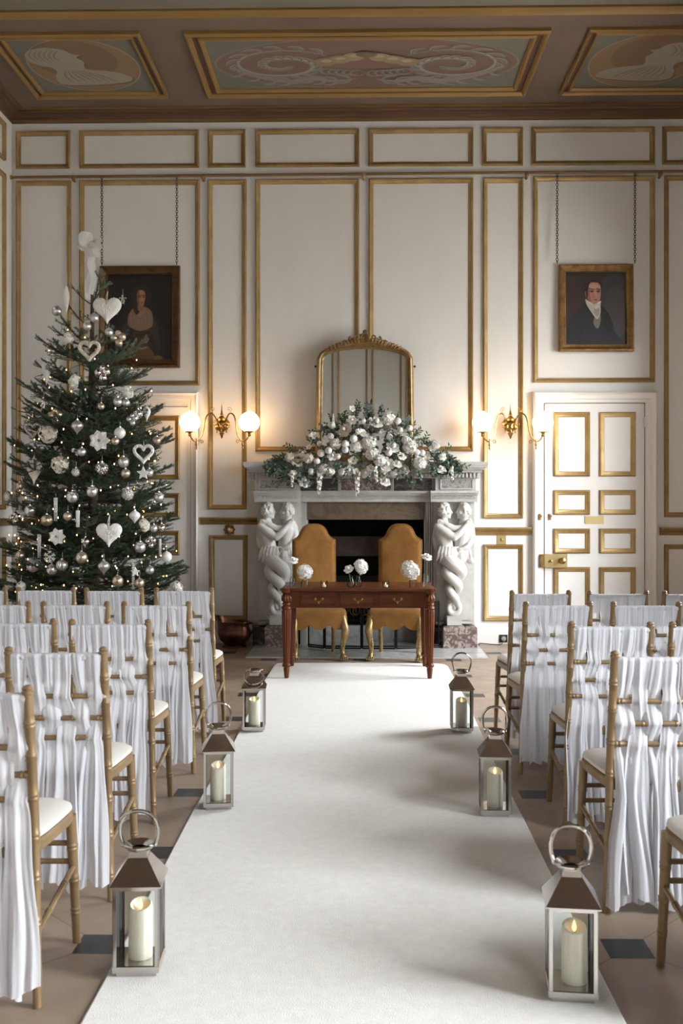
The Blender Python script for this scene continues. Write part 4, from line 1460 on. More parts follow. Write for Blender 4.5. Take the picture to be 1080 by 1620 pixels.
def lady(c):
    c.poly([(0, 0), (1, 0), (1, 1), (0, 1)], srgb(17, 13, 11), 0)
    c.oval(0.85, 0.20, 0.2, 0.2, srgb(28, 20, 15))
    c.poly([(0.18, 0.0), (0.2, 0.15), (0.28, 0.36), (0.34, 0.5), (0.68, 0.52), (0.76, 0.40), (0.82, 0.22), (0.86, 0.0)], srgb(30, 23, 20))
    c.poly([(0.40, 0.0), (0.43, 0.10), (0.48, 0.17), (0.60, 0.17), (0.70, 0.10), (0.74, 0.03), (0.82, 0.05), (0.84, 0.0)], srgb(88, 58, 38))
    c.oval(0.78, 0.025, 0.06, 0.03, srgb(110, 74, 50))
    c.poly([(0.40, 0.34), (0.44, 0.20), (0.50, 0.15), (0.58, 0.15), (0.64, 0.24), (0.68, 0.36)], srgb(66, 40, 22))
    c.poly([(0.42, 0.30), (0.50, 0.27), (0.66, 0.30), (0.66, 0.33), (0.5, 0.31)], srgb(40, 25, 15))
    c.poly([(0.68, 0.50), (0.76, 0.42), (0.80, 0.26), (0.82, 0.14), (0.77, 0.13), (0.72, 0.24), (0.67, 0.36)], srgb(54, 42, 36))
    c.poly([(0.34, 0.50), (0.26, 0.42), (0.18, 0.30), (0.16, 0.20), (0.24, 0.20), (0.32, 0.30), (0.36, 0.38)], srgb(40, 33, 29))
    c.poly([(0.31, 0.46), (0.33, 0.54), (0.40, 0.61), (0.46, 0.64), (0.58, 0.62), (0.67, 0.57), (0.70, 0.49), (0.69, 0.40), (0.62, 0.36), (0.50, 0.34), (0.38, 0.37), (0.32, 0.41)], srgb(120, 96, 78))
    for k in range(6):
        c.poly([(0.36 + 0.05 * k, 0.56), (0.35 + 0.055 * k, 0.47), (0.40 + 0.045 * k, 0.38), (0.41 + 0.045 * k, 0.39), (0.37 + 0.055 * k, 0.48), (0.375 + 0.05 * k, 0.56)], srgb(128, 103, 84))
    c.poly([(0.44, 0.60), (0.47, 0.54), (0.50, 0.49), (0.55, 0.53), (0.58, 0.60)], srgb(140, 104, 82))
    c.oval(0.52, 0.74, 0.16, 0.13, srgb(40, 25, 17))
    c.oval(0.45, 0.62, 0.055, 0.09, srgb(46, 28, 18))
    c.poly([(0.46, 0.80), (0.445, 0.72), (0.46, 0.65), (0.50, 0.615), (0.545, 0.625), (0.57, 0.68), (0.58, 0.75), (0.56, 0.80), (0.51, 0.815)], srgb(146, 104, 80))
    c.poly([(0.46, 0.80), (0.445, 0.72), (0.46, 0.65), (0.49, 0.63), (0.48, 0.72), (0.49, 0.80)], srgb(112, 76, 58))
    c.poly([(0.47, 0.64), (0.47, 0.58), (0.55, 0.57), (0.55, 0.63)], srgb(128, 90, 70))
    for x in (0.495, 0.555):
        c.oval(x, 0.735, 0.022, 0.008, srgb(66, 42, 32))
        c.oval(x, 0.753, 0.028, 0.005, srgb(70, 46, 34))
    c.poly([(0.535, 0.735), (0.54, 0.70), (0.53, 0.69), (0.515, 0.695), (0.522, 0.72)], srgb(164, 120, 94))
    c.oval(0.525, 0.665, 0.024, 0.008, srgb(118, 62, 52))


portrait('gilt framed portrait of a person in dark coat and white neckcloth, above the door', 885, 1003.5, 418, 556, (881, 1004), MAT['gilt_dark'], 0.075, gentleman, -2.0)
portrait('dark framed portrait of a person in a pale shawl, behind the Christmas tree top', 155.5, 283, 417, 580, (161, 279.5), mat('dark_gilt_frame', (0.14, 0.07, 0.022), 0.42, 0.45, var=((14, 14, 14), (0.07, 0.033, 0.011))), 0.085, lady, -2.0)


# ------------------------------------------------------------------ twin globe wall lamps
def curl(c, r, a0, turns, sgn=1, y=0.0, n=18):
    return [(c[0] + sgn * r * (1 - 0.85 * k / n) * math.cos(a0 + turns * 2 * PI * k / n), c[1] + y, c[2] + r * (1 - 0.85 * k / n) * math.sin(a0 + turns * 2 * PI * k / n)) for k in range(n + 1)]


def sconce(u, v, label, du):
    t = thing('wall_lamp', label, 'lamp', (wx(u), YW, wz(v)), 0, 'twin globe brass wall lamps')
    k = 1 / 152.5
    mb = MB()
    mb.M = Matrix.Rotation(PI / 2, 4, 'X')
    mb.lathe([(0.055, 0), (0.075, 0.008), (0.07, 0.02), (0.045, 0.03), (0.04, 0.05), (0.05, 0.06), (0.03, 0.075)], 24, flute=(10, 0.1))
    mb.M = None
    mb.lathe([(0.012, -0.13), (0.004, -0.155), (0.02, -0.115), (0.03, -0.10), (0.018, -0.09), (0.035, -0.075), (0.055, -0.045), (0.052, -0.01), (0.06, 0.005), (0.045, 0.03), (0.05, 0.05), (0.03, 0.065), (0.018, 0.08), (0.022, 0.092), (0.012, 0.105), (0.007, 0.14), (0.002, 0.205)], 18, (0, -0.09, 0), flute=(6, 0.12))
    for q in range(8):
        a = 2 * PI * q / 8
        mb.ell((0.055 * math.cos(a), -0.09 + 0.05 * math.sin(a), -0.03), 0.016, 0.016, 0.03, 8, 6)
        mb.lathe([(0.003, -0.10), (0.010, -0.085), (0.007, -0.07), (0.011, -0.06)], 8, (0.05 * math.cos(a), -0.09 + 0.045 * math.sin(a), 0.0)) if q % 2 == 0 else None
    mb.build('backplate', MAT['brass'], t)
    for s in (-1, 1):
        P = [(5, 0, -0.09), (8, 7, -0.12), (13.5, 15, -0.15), (20, 13, -0.18), (24, 3, -0.20), (26, -12, -0.22), (29, -22, -0.235), (36, -29.5, -0.25), (43, -26, -0.25), (46.5, -18, -0.25)]
        pts = spline([(s * a * k, y, b * k) for a, b, y in P], 6)
        mb = MB().tube(pts, 0.0075, 8)
        for c, r, a0, tr, sg in (((s * 13 * k, -0.14, 22 * k), 0.028, -PI / 2, 1.3, s), ((s * 11 * k, -0.12, 0), 0.030, PI * 0.5, 1.25, s), ((s * 33 * k, -0.21, -2 * k), 0.024, PI * 1.2, 1.3, s), ((s * 28 * k, -0.235, -30 * k), 0.022, 0, 1.3, s)):
            mb.tube(curl(c, r, a0, tr, sg), 0.0034, 6)
        e = pts[-1]
        mb.lathe([(0.002, -0.09), (0.010, -0.07), (0.006, -0.055), (0.013, -0.04), (0.008, -0.02), (0.009, 0.0), (0.004, 0.03)], 10, (s * 36 * k, -0.25, -29 * k))
        mb.lathe([(0.010, -0.02), (0.018, -0.005), (0.012, 0.01), (0.026, 0.022), (0.046, 0.028), (0.05, 0.034), (0.03, 0.036)], 20, (s * 46.5 * k, -0.25, -19 * k))
        for q in range(3):
            a = 2 * PI * q / 3 + 0.4
            mb.tube([(s * 46.5 * k + 0.046 * math.cos(a), -0.25 + 0.046 * math.sin(a), -15 * k), (s * 46.5 * k + 0.062 * math.cos(a), -0.25 + 0.062 * math.sin(a), -15 * k)], 0.005, 6)
        mb.build('arm', MAT['brass'], t)
        rg = 0.105
        mb = MB()
        cz_ = -14.5 * k + rg * 0.92
        prof = [(rg * math.cos(a), cz_ + rg * math.sin(a)) for a in [R(-66) + R(148) * q / 18 for q in range(19)]]
        mb.lathe(prof, 28, (s * 46.5 * k, -0.25, 0), caps=(True, False))
        mb.lathe([(prof[-1][0], prof[-1][1]), (prof[-1][0] + 0.004, prof[-1][1] + 0.008)], 28, (s * 46.5 * k, -0.25, 0), caps=(False, False))
        mb.build('globe_shade', MAT['globe'], t)
    return t


sconce(352.5, 671, 'brass twin globe wall lamp glowing between the Christmas tree and the mantel flowers', 0)
sconce(805, 672, 'brass twin globe wall lamp glowing between the mantel and the white door', 0)


# ------------------------------------------------------------------ mahogany writing table
TX0, TX1, TY0, TY1, TZ = -0.655, 0.615, 8.17, 8.88, 0.755
tb = thing('writing_table', 'mahogany writing table with three drawers and reeded legs on the white carpet', 'table', ((TX0 + TX1) / 2, (TY0 + TY1) / 2, 0.011))
tw, td, th = TX1 - TX0, TY1 - TY0, TZ - 0.011
mb = MB()
mb.loft([[(-tw / 2 + i, -td / 2 + i, z), (tw / 2 - i, -td / 2 + i, z), (tw / 2 - i, td / 2 - i, z), (-tw / 2 + i, td / 2 - i, z)] for i, z in ((0.012, th - 0.026), (0.002, th - 0.022), (0.0, th - 0.012), (0.004, th - 0.002), (0.008, th))])
for sx in (-1, 1):
    for sy in (-1, 1):
        mb.lathe([(0.045, th - 0.026), (0.052, th - 0.018), (0.052, th - 0.006), (0.046, th - 0.0005)], 20, (sx * (tw / 2 - 0.042), sy * (td / 2 - 0.042), 0))
mb.build('tabletop', MAT['mahogany'], tb)
a0, a1 = th - 0.165, th - 0.026
ax, ay = tw / 2 - 0.05, td / 2 - 0.05
mb = MB().box(-ax, ax, -ay, -ay + 0.02, a0, a1).box(-ax, ax, ay - 0.02, ay, a0, a1).box(-ax, -ax + 0.02, -ay, ay, a0, a1).box(ax - 0.02, ax, -ay, ay, a0, a1)
mb.build('apron', MAT['mahogany'], tb, smooth=False)
for c in (-0.325, 0.0, 0.325):
    w = 0.147
    mb = MB()
    y = -ay
    mb.loft([[(c - w + i, y - o, a0 + 0.02 + i), (c + w - i, y - o, a0 + 0.02 + i), (c + w - i, y - o, a1 - 0.018 - i), (c - w + i, y - o, a1 - 0.018 - i)] for i, o in ((-0.005, 0), (-0.005, 0.001), (0, 0.001), (0, 0.012), (0.007, 0.012), (0.009, 0.005), (0.012, 0.005))])
    dr = mb.build('drawer', MAT['mahogany'], tb, ang=20)
    zc = (a0 + a1) / 2 + 0.006
    mb = MB().tube([(c + 0.030 * math.cos(a), y - 0.02 - 0.012 * math.sin(a), zc - 0.018 * math.sin(a)) for a in [PI * q / 14 for q in range(15)]], 0.0035, 6)
    for s in (-1, 1):
        mb.M = Matrix.Translation((c + s * 0.030, y - 0.006, zc)) @ Matrix.Rotation(PI / 2, 4, 'X')
        mb.lathe([(0.012, 0), (0.012, 0.005), (0.006, 0.009), (0.006, 0.016), (0.003, 0.018)], 12)
        mb.M = None
    mb.build('swan_neck_handle', MAT['rail'], dr)
    mb = MB().box(c - 0.006, c + 0.006, y - 0.009, y - 0.006, zc - 0.038, zc - 0.024)
    mb.build('keyhole', MAT['brass'], dr, smooth=False)
for sx in (-1, 1):
    for sy in (-1, 1):
        mb = MB()
        c = (sx * (tw / 2 - 0.045), sy * (td / 2 - 0.045), 0)
        mb.lathe([(0.044, a1 + 0.004), (0.040, a1 - 0.012), (0.028, a1 - 0.02), (0.036, a1 - 0.028)], 24, c)
        mb.lathe([(0.030, a1 - 0.026), (0.041, a1 - 0.04), (0.046, a1 - 0.06), (0.042, a1 - 0.08), (0.026, a1 - 0.092)], 48, c, flute=(12, 0.12))
        mb.lathe([(0.026, a1 - 0.090), (0.036, a1 - 0.098), (0.038, a1 - 0.108), (0.028, a1 - 0.116), (0.040, a1 - 0.126), (0.043, a1 - 0.140), (0.034, a1 - 0.152)], 24, c)
        mb.lathe([(0.039, a1 - 0.152), (0.042, a1 - 0.17), (0.036, 0.36), (0.028, 0.125)], 60, c, flute=(12, 0.13))
        mb.lathe([(0.026, 0.127), (0.034, 0.118), (0.037, 0.106), (0.032, 0.094), (0.022, 0.088), (0.025, 0.078), (0.019, 0.01), (0.016, 0.0)], 24, c)
        mb.build('leg', MAT['mahogany_v'], tb)


# ------------------------------------------------------------------ mustard velvet high-back chairs
def throne(label, x, y, rz):
    t = thing('high_back_chair', label, 'chair', (x, y, 0.0095), rz)
    # local: faces -y (the room); back at +y
    half = [(0.0, 1.245), (0.055, 1.240), (0.10, 1.215), (0.128, 1.175), (0.140, 1.145), (0.165, 1.115), (0.200, 1.093), (0.208, 1.078), (0.207, 0.9), (0.205, 0.47)]
    o2 = [(p.x, p.y) for p in spline([(a, b, 0) for a, b in half], 5)]
    outline = o2 + [(-a, b) for a, b in reversed(o2[1:])]

    def yb(z, d):
        return 0.20 + 0.10 * max(0, z - 0.47) / 0.8 + d
    n = len(outline)
    cxz = (0.0, 0.82)
    mb = MB()
    loops = []
    for sc_, d in ((0.96, 0.042), (0.995, 0.036), (1.0, 0.0), (0.995, -0.025), (0.965, -0.042), (0.80, -0.052), (0.4, -0.056)):
        loops.append([(cxz[0] + (a - cxz[0]) * sc_, yb(b, d), cxz[1] + (b - cxz[1]) * (1 - (1 - sc_) * 0.6)) for a, b in outline])
    mb.loft([list(reversed(L)) for L in loops])
    back = mb.build('backrest', MAT['velvet'], t, ang=60)
    mb = MB()
    pp = [(a, yb(b, -0.03), b) for a, b in outline]
    mb.tube(pp, 0.006, 6)
    mb.build('piping', MAT['velvet'], back)
    # seat with scalloped skirt
    mb = MB()
    sh = [(-0.265, -0.30), (0.265, -0.30), (0.225, 0.215), (-0.225, 0.215)]

    def rr(inset):
        P = []
        m = 44
        for k in range(m):
            a = 2 * PI * k / m
            ca, sa = math.cos(a), math.sin(a)
            e = 0.16
            u_ = math.copysign(abs(ca) ** e, ca)
            w_ = math.copysign(abs(sa) ** e, sa)
            yy = -0.045 + w_ * (0.255 - inset)
            hw = 0.262 - 0.04 * (yy + 0.30) / 0.51 - inset
            P.append((u_ * hw, yy))
        return P
    loops = []
    for i, z in ((0.0, 0.34), (0.0, 0.43), (0.006, 0.455), (0.03, 0.472), (0.10, 0.484), (0.19, 0.488)):
        loops.append([(a, b, z) for a, b in rr(i)])
    mb.loft(loops)
    seat = mb.build('seat', MAT['velvet'], t, ang=60)
    mb = MB()
    top, bot = [], []
    base = rr(-0.006)
    m = 200
    dense = []
    for k in range(m):
        q = k / m * len(base)
        i = int(q)
        a, b = Vector(base[i]), Vector(base[(i + 1) % len(base)])
        dense.append(a + (b - a) * (q - i))
    for p in dense:
        if p.y < -0.29:
            f = abs(math.sin((p.x / 0.262 * 1.5 + 0.5 * 0) * PI))
            f = 1 - abs(math.cos(p.x / 0.262 * 1.5 * PI)) ** 0.8
            z = 0.325 - 0.045 * (1 - f) if abs(p.x) < 0.25 else 0.32
            z = 0.335 - 0.055 * abs(math.cos(p.x / 0.268 * 1.5 * PI - PI / 2 * 0)) ** 0.7
        else:
            z = 0.335 - 0.055 * abs(math.cos((p.y + 0.30) / 0.51 * 2.0 * PI)) ** 0.7
        top.append((p.x, p.y, 0.40))
        bot.append((p.x, p.y, z))
    mb.loft([bot, top], (False, False))
    mb.build('scalloped_skirt', MAT['velvet'], seat, ang=60)
    # carved cabriole front legs with paw feet
    for s in (-1, 1):
        mb = MB()
        K = [(0.232, -0.272, 0.40), (0.240, -0.285, 0.335), (0.250, -0.300, 0.28), (0.243, -0.292, 0.21), (0.230, -0.275, 0.13), (0.228, -0.272, 0.07), (0.236, -0.285, 0.035)]
        pts = spline([(s * (a - 0.01), b, c) for a, b, c in K], 5)
        rs = [lerp_tab([(0, 0.030), (0.25, 0.036), (0.35, 0.038), (0.5, 0.030), (0.75, 0.0205), (0.9, 0.022), (1, 0.028)], i / (len(pts) - 1)) for i in range(len(pts))]
        mb.tube(pts, rs, 12)
        lx, ly = s * 0.226, -0.285
        for q in range(4):
            xo = (q - 1.5) * 0.0185
            mb.ell((lx + xo, ly - 0.022 - 0.006 * (q in (1, 2)), 0.017), 0.0115, 0.026, 0.0165, 10, 8)
            mb.ell((lx + xo, ly - 0.046 - 0.006 * (q in (1, 2)), 0.009), 0.005, 0.011, 0.008, 8, 6)
        mb.ell((lx, ly + 0.004, 0.026), 0.033, 0.034, 0.026)
        for q in range(7):
            z = 0.30 - 0.028 * q
            for e in (-1, 1):
                xx = lerp_tab([(0.0, 0.0)], 0) + s * (0.236 - 0.02 * (q / 6))
                mb.ell((xx + e * 0.014, -0.318 + 0.018 * (q / 6) + 0.006 * q / 6, z), 0.011 - 0.0008 * q, 0.012, 0.017, 8, 6)
        mb.build('leg', MAT['gilt_leaf'], t)
        mb = MB()
        pts = spline([(s * 0.19, 0.20, 0.40), (s * 0.19, 0.205, 0.22), (s * 0.188, 0.225, 0.06), (s * 0.186, 0.24, 0.0)], 6)
        mb.tube(pts, [lerp_tab([(0, 0.024), (0.5, 0.021), (0.85, 0.016), (1, 0.022)], i / (len(pts) - 1)) for i in range(len(pts))], 10)
        mb.build('leg', MAT['gilt_leaf'], t)
    return t


throne('mustard velvet high back chair with gold legs behind the table, copper scuttle side', -0.42, 9.46, R(8))
throne('mustard velvet high back chair with gold legs behind the table, white door side', 0.355, 9.46, R(-8))

# ------------------------------------------------------------------ gold chiavari chairs
def bamboo(mb, pts, r0, r1, nodes, n=10):
    """tapered rod with raised double rings at the given fractions"""
    S = spline(pts, 12)
    L = [0.0]
    for a, b in zip(S, S[1:]):
        L.append(L[-1] + (b - a).length)
    tot = L[-1]

    def pos(q):
        d = q * tot
        for i in range(len(L) - 1):
            if d <= L[i + 1] + 1e-9:
                return S[i].lerp(S[i + 1], (d - L[i]) / max(L[i + 1] - L[i], 1e-9))
        return S[-1]
    qs = {i / 14 for i in range(15)}
    w = 0.0035 / tot
    ring = {}
    for c in nodes:
        for o, h in ((-3.4, 0), (-2.4, 1), (-1.2, 1), (-0.4, 0.1), (0.4, 0.1), (1.2, 1), (2.4, 1), (3.4, 0)):
            q = min(max(c + o * w, 0), 1)
            qs.add(q)
            ring[q] = h
    qs = sorted(qs)
    P = [pos(q) for q in qs]
    rs = [(r0 + (r1 - r0) * q) + 0.0019 * ring.get(q, 0) for q in qs]
    mb.tube(P, rs, n)


RZ = (0.888, 0.742, 0.660, 0.586)                 # heights of the four back rails
POST = [(0.200, -0.222, 0.0), (0.188, -0.196, 0.22), (0.180, -0.182, 0.44), (0.176, -0.186, 0.60), (0.172, -0.225, 0.90)]


def post_at(z):
    return lerp_tab([(p[2], p[0]) for p in POST], z), lerp_tab([(p[2], p[1]) for p in POST], z)


def chair_meshes():
    out = []
    for s in (-1, 1):
        mb = MB()
        bamboo(mb, [(s * a, b, c) for a, b, c in POST], 0.0135, 0.0155, (0.10, 0.26, 0.40, 0.53, 0.66, 0.79, 0.90), 12)
        mb.lathe([(0.015, 0), (0.0175, 0.004), (0.0175, 0.010), (0.014, 0.013), (0.0165, 0.019), (0.012, 0.026), (0.003, 0.029)], 12, (s * 0.172, -0.226, 0.897))
        out.append(('back_post', mb.mesh('back_post', MAT['chair_gold'])))
    for s in (-1, 1):
        mb = MB()
        bamboo(mb, [(s * 0.198, 0.205, 0.0), (s * 0.190, 0.198, 0.22), (s * 0.182, 0.190, 0.425)], 0.0135, 0.018, (0.25, 0.5, 0.75), 12)
        out.append(('leg', mb.mesh('leg', MAT['chair_gold'])))
    for z in RZ:
        x, y = post_at(z)
        mb = MB()
        bamboo(mb, [(-x, y, z), (0, y - 0.004, z), (x, y, z)], 0.0095, 0.0095, (0.07, 0.33, 0.67, 0.93), 10)
        out.append(('back_rail', mb.mesh('back_rail', MAT['chair_gold'])))
    for x in (-0.06, 0.06):
        mb = MB()
        bamboo(mb, [(x, post_at(RZ[0])[1], RZ[0]), (x * 0.93, post_at(0.81)[1] + 0.006, 0.81), (x, post_at(RZ[1])[1], RZ[1])], 0.0075, 0.0075, (0.5,), 8)
        out.append(('spindle', mb.mesh('spindle', MAT['chair_gold'])))
    mb = MB()
    for s in (-1, 1):
        bamboo(mb, [(s * 0.189, -0.198, 0.20), (s * 0.190, 0.196, 0.255)], 0.0095, 0.0095, (0.3, 0.7), 8)
    for y, z in ((-0.197, 0.215), (0.197, 0.27), (0.196, 0.33)):
        bamboo(mb, [(-0.189, y, z), (0.189, y, z)], 0.0095, 0.0095, (0.3, 0.7), 8)
    out.append(('stretcher', mb.mesh('stretcher', MAT['chair_gold'])))

    def seat_loop(g_, z):
        P = []
        for k in range(40):
            a = 2 * PI * k / 40
            ca, sa = math.cos(a), math.sin(a)
            e = 0.42
            yy = 0.008 + math.copysign(abs(sa) ** e, sa) * (0.205 + g_)
            hw = 0.196 + 0.016 * yy / 0.2 + g_
            P.append((math.copysign(abs(ca) ** e, ca) * hw, yy, z))
        return P
    mb = MB().loft([seat_loop(-0.006, 0.414), seat_loop(0.0, 0.42), seat_loop(0.0, 0.446), seat_loop(-0.006, 0.452)])
    out.append(('seat', mb.mesh('seat', MAT['chair_gold'])))
    mb = MB().loft([seat_loop(-0.012, 0.4525), seat_loop(-0.002, 0.459), seat_loop(-0.004, 0.470), seat_loop(-0.022, 0.481), seat_loop(-0.07, 0.487), seat_loop(-0.14, 0.489)])
    out.append(('seat_cushion', mb.mesh('seat_cushion', MAT['pad'])))
    return out


CH = chair_meshes()


# ------------------------------------------------------------------ chiffon woven through the back rails
def drape_mesh(seed):
    rd = random.Random(seed)
    mb = MB()
    N = 6
    W = 0.326
    col = W / N
    hem0 = rd.uniform(0.03, 0.06)
    zs = [0.902, 0.898, 0.888, 0.872, 0.85, 0.83, 0.81, 0.79, 0.77, 0.757, 0.742, 0.727, 0.714, 0.701, 0.688, 0.674, 0.660, 0.646, 0.635, 0.623, 0.611, 0.599, 0.586, 0.573, 0.556, 0.535, 0.51, 0.48, 0.44, 0.40, 0.35, 0.30, 0.25, 0.20, 0.16, 0.12, 0.0]
    for c in range(N):
        par = c % 2
        x0 = -W / 2 + col * (c + 0.5)
        nar = [rd.uniform(1.10, 1.28) for _ in RZ]
        sh = [0, rd.uniform(-0.22, 0.22) * col, rd.uniform(-0.2, 0.2) * col, rd.uniform(-0.22, 0.22) * col]
        wt = [(0.0, rd.uniform(1.9, 2.3)), (0.25, rd.uniform(1.8, 2.1)), (0.42, rd.uniform(1.5, 1.7)), (0.55, 1.30 + 0.2 * rd.random()), (RZ[3], nar[3]), ((RZ[2] + RZ[3]) / 2, nar[2] + 0.06), (RZ[2], nar[2]), ((RZ[1] + RZ[2]) / 2, nar[2] + 0.06), (RZ[1], nar[1]), (0.765, 0.92 + 0.2 * rd.random()), (0.80, 1.08), (0.85, 1.25), (0.90, 1.25)]
        st = [(0.0, rd.uniform(-0.5, 0.5) * col), (0.4, rd.uniform(-0.3, 0.3) * col), (RZ[3], sh[3]), (RZ[2], sh[2]), (RZ[1], sh[1]), (0.83, sh[1] * 0.3), (0.90, 0)]
        side = {0: -1, 1: 1 if par == 0 else -1, 2: -1 if par == 0 else 1, 3: 1 if par == 0 else -1}
        yt = [(0.0, -0.020 - 0.005 * par), (0.45, -0.017 - 0.004 * par), (0.54, -0.012), (RZ[3], 0.014 * side[3]), ((RZ[2] + RZ[3]) / 2, 0.0), (RZ[2], 0.014 * side[2]), ((RZ[1] + RZ[2]) / 2, 0.0), (RZ[1], 0.014 * side[1]), (0.79, -0.003), (0.86, -0.012), (0.90, -0.013)]
        ph = [rd.uniform(0, 2 * PI) for _ in range(6)]
        fr = [rd.uniform(0.9, 1.4), rd.uniform(2.0, 2.9), rd.uniform(4.0, 5.4)]
        hem = hem0 + rd.uniform(-0.012, 0.03)
        NU = 18
        rows = []
        # over the top rail and a short way down the seat side
        lead = [(0.80, 0.012), (0.85, 0.0135), (0.885, 0.0135), (0.899, 0.008), (0.9025, 0.0)]

        def pt(u, z, yo=None):
            zz = z
            w = lerp_tab(wt, z) * col
            xc = x0 + lerp_tab(st, z)
            amp = lerp_tab([(0.0, 0.019), (0.30, 0.014), (0.54, 0.0060), (0.60, 0.0040), (0.75, 0.0040), (0.82, 0.0055), (0.90, 0.0030)], z)
            e = u - 0.5
            wr = amp * (0.62 * math.sin(2 * PI * fr[0] * u + ph[0] + 1.2 * z) + 0.40 * math.sin(2 * PI * fr[1] * u + ph[1] - 2.0 * z) + 0.24 * math.sin(2 * PI * fr[2] * u + ph[2] + 3 * z))
            px, py = post_at(max(z, 0.02))
            if z < 0.45:
                py = post_at(0.45)[1] - 0.045 * (0.45 - z) / 0.45
            wob = lerp_tab([(0.0, 0.006), (0.5, 0.002), (0.9, 0.001)], z) * math.sin(9 * z + ph[3])
            y = py + (lerp_tab(yt, z) if yo is None else yo) - 0.012 * (4 * e * e) * 0 + wr
            return (xc + e * w + wob + 0.003 * math.sin(14 * z + ph[4] + 5 * u), y - (0.006 * (1 - 4 * e * e) if z > 0.56 else 0), zz)
        for z, yo in lead:
            rows.append([pt(i / NU, z, yo) for i in range(NU + 1)])
        for z in zs[1:]:
            zz = z
            if z < 0.20:
                zz = None
            row = []
            for i in range(NU + 1):
                u = i / NU
                if z <= 0.20:
                    q = {0.20: 0.0, 0.16: 0.33, 0.12: 0.66, 0.0: 1.0}[z]
                    hz = hem + 0.012 * math.sin(2 * PI * u * 0.8 + ph[5])
                    row.append(pt(u, 0.22 + (hz - 0.22) * q))
                elif z > 0.22:
                    row.append(pt(u, z))
                else:
                    row.append(pt(u, 0.22))
            rows.append(row)
        n = NU + 1
        mb.add([p for r_ in rows for p in r_], [(j * n + i, j * n + i + 1, (j + 1) * n + i + 1, (j + 1) * n + i) for j in range(len(rows) - 1) for i in range(NU)])
    # gathered roll of cloth along the top rail
    P = []
    for k in range(41):
        x = -W / 2 - 0.004 + (W + 0.008) * k / 40
        P.append((x, -0.224 + 0.002 * math.sin(k * 1.9), RZ[0] + 0.001 * math.sin(k * 2.7)))
    mb.tube(P, [0.0145 + 0.0022 * math.sin(k * 2.3 + seed) for k in range(41)], 10)
    return mb.mesh('chair_drape', MAT['chiffon'], True, 80)


DR = [drape_mesh(11 + k) for k in range(5)]

ORD = {1: 'row nearest the fireplace', 2: 'second row from the fireplace', 3: 'third row from the fireplace', 4: 'fourth row from the fireplace', 5: 'row nearest the camera'}
PLACE = {1: 'at the aisle end', 2: 'second from the aisle', 3: 'third from the aisle', 4: 'fourth from the aisle', 5: 'fifth from the aisle'}
SEATS = [
    # side, row counted from the fireplace, place counted from the aisle, x, y of the back, turn in degrees
    ('L', 1, 1, -1.106, 6.20, 1), ('L', 1, 2, -1.541, 6.20, 0), ('L', 1, 3, -1.978, 6.22, 1), ('L', 1, 4, -2.405, 6.22, 0),
    ('L', 2, 1, -1.098, 5.32, 1), ('L', 2, 2, -1.527, 5.32, -1), ('L', 2, 3, -1.957, 5.32, 0),
    ('L', 3, 1, -1.134, 4.475, 1), ('L', 3, 2, -1.567, 4.50, 0),
    ('L', 4, 1, -1.110, 3.60, 1),
    ('L', 5, 1, -1.128, 2.83, 1),
    ('R', 1, 1, 1.081, 6.05, 2), ('R', 1, 2, 1.550, 6.05, 1), ('R', 1, 3, 2.000, 6.03, 0),
    ('R', 2, 1, 1.048, 5.35, 2), ('R', 2, 2, 1.528, 5.35, -1),
    ('R', 3, 1, 1.112, 4.43, -1), ('R', 3, 2, 1.550, 4.43, 0),
    ('R', 4, 1, 1.068, 3.545, 1),
    ('R', 5, 1, 1.135, 2.70, 0),
    # the rest of the rows towards the windows, unseen, added to shade the aisle
    ('R', 1, 4, 2.46, 6.04, 0), ('R', 1, 5, 2.94, 6.05, 1), ('R', 2, 3, 2.00, 5.34, 1), ('R', 2, 4, 2.48, 5.35, 0), ('R', 2, 5, 2.95, 5.35, -1),
    ('R', 3, 3, 2.00, 4.43, 1), ('R', 3, 4, 2.48, 4.42, 0), ('R', 3, 5, 2.95, 4.43, 1), ('R', 4, 2, 1.56, 3.55, 0), ('R', 4, 3, 2.03, 3.54, -1), ('R', 4, 4, 2.50, 3.55, 0), ('R', 4, 5, 2.97, 3.55, 1),
    ('R', 5, 2, 1.62, 2.70, 0), ('R', 5, 3, 2.09, 2.71, 1), ('R', 5, 4, 2.56, 2.70, 0), ('R', 5, 5, 3.03, 2.70, 0),
]
proto = None


def copy_chair(o):
    c = o.copy()
    COL.objects.link(c)
    for ch in CHAIR_PARTS:
        d = ch.copy()
        COL.objects.link(d)
        d.parent = c
    return c


CHAIR_PARTS = []
for k, (sd, row, pl, x, yb, turn) in enumerate(SEATS):
    side = 'Christmas tree side' if sd == 'L' else 'white door side'
    lab = 'gold chiavari chair %s, %s, %s' % (PLACE[pl], ORD[row], side)
    if sd == 'R' and row == 5 and pl == 1:
        lab = 'gold chiavari chair cut off by the picture edge, nearest the camera, white door side'
    if proto is None:
        proto = thing('chiavari_chair', lab, 'chair', (x, yb + 0.224, 0.0), R(turn), 'chiavari chairs in rows')
        for nm, me in CH:
            CHAIR_PARTS.append(put(nm, me, proto))
        c = proto
    else:
        c = copy_chair(proto)
        c.location = (x, yb + 0.224, 0.0)
        c.rotation_euler = (0, 0, R(turn))
        c['label'] = lab
    o = put('chiffon_drape', DR[k % 5], c)
    o['label'] = 'white chiffon drape woven through the back rails'


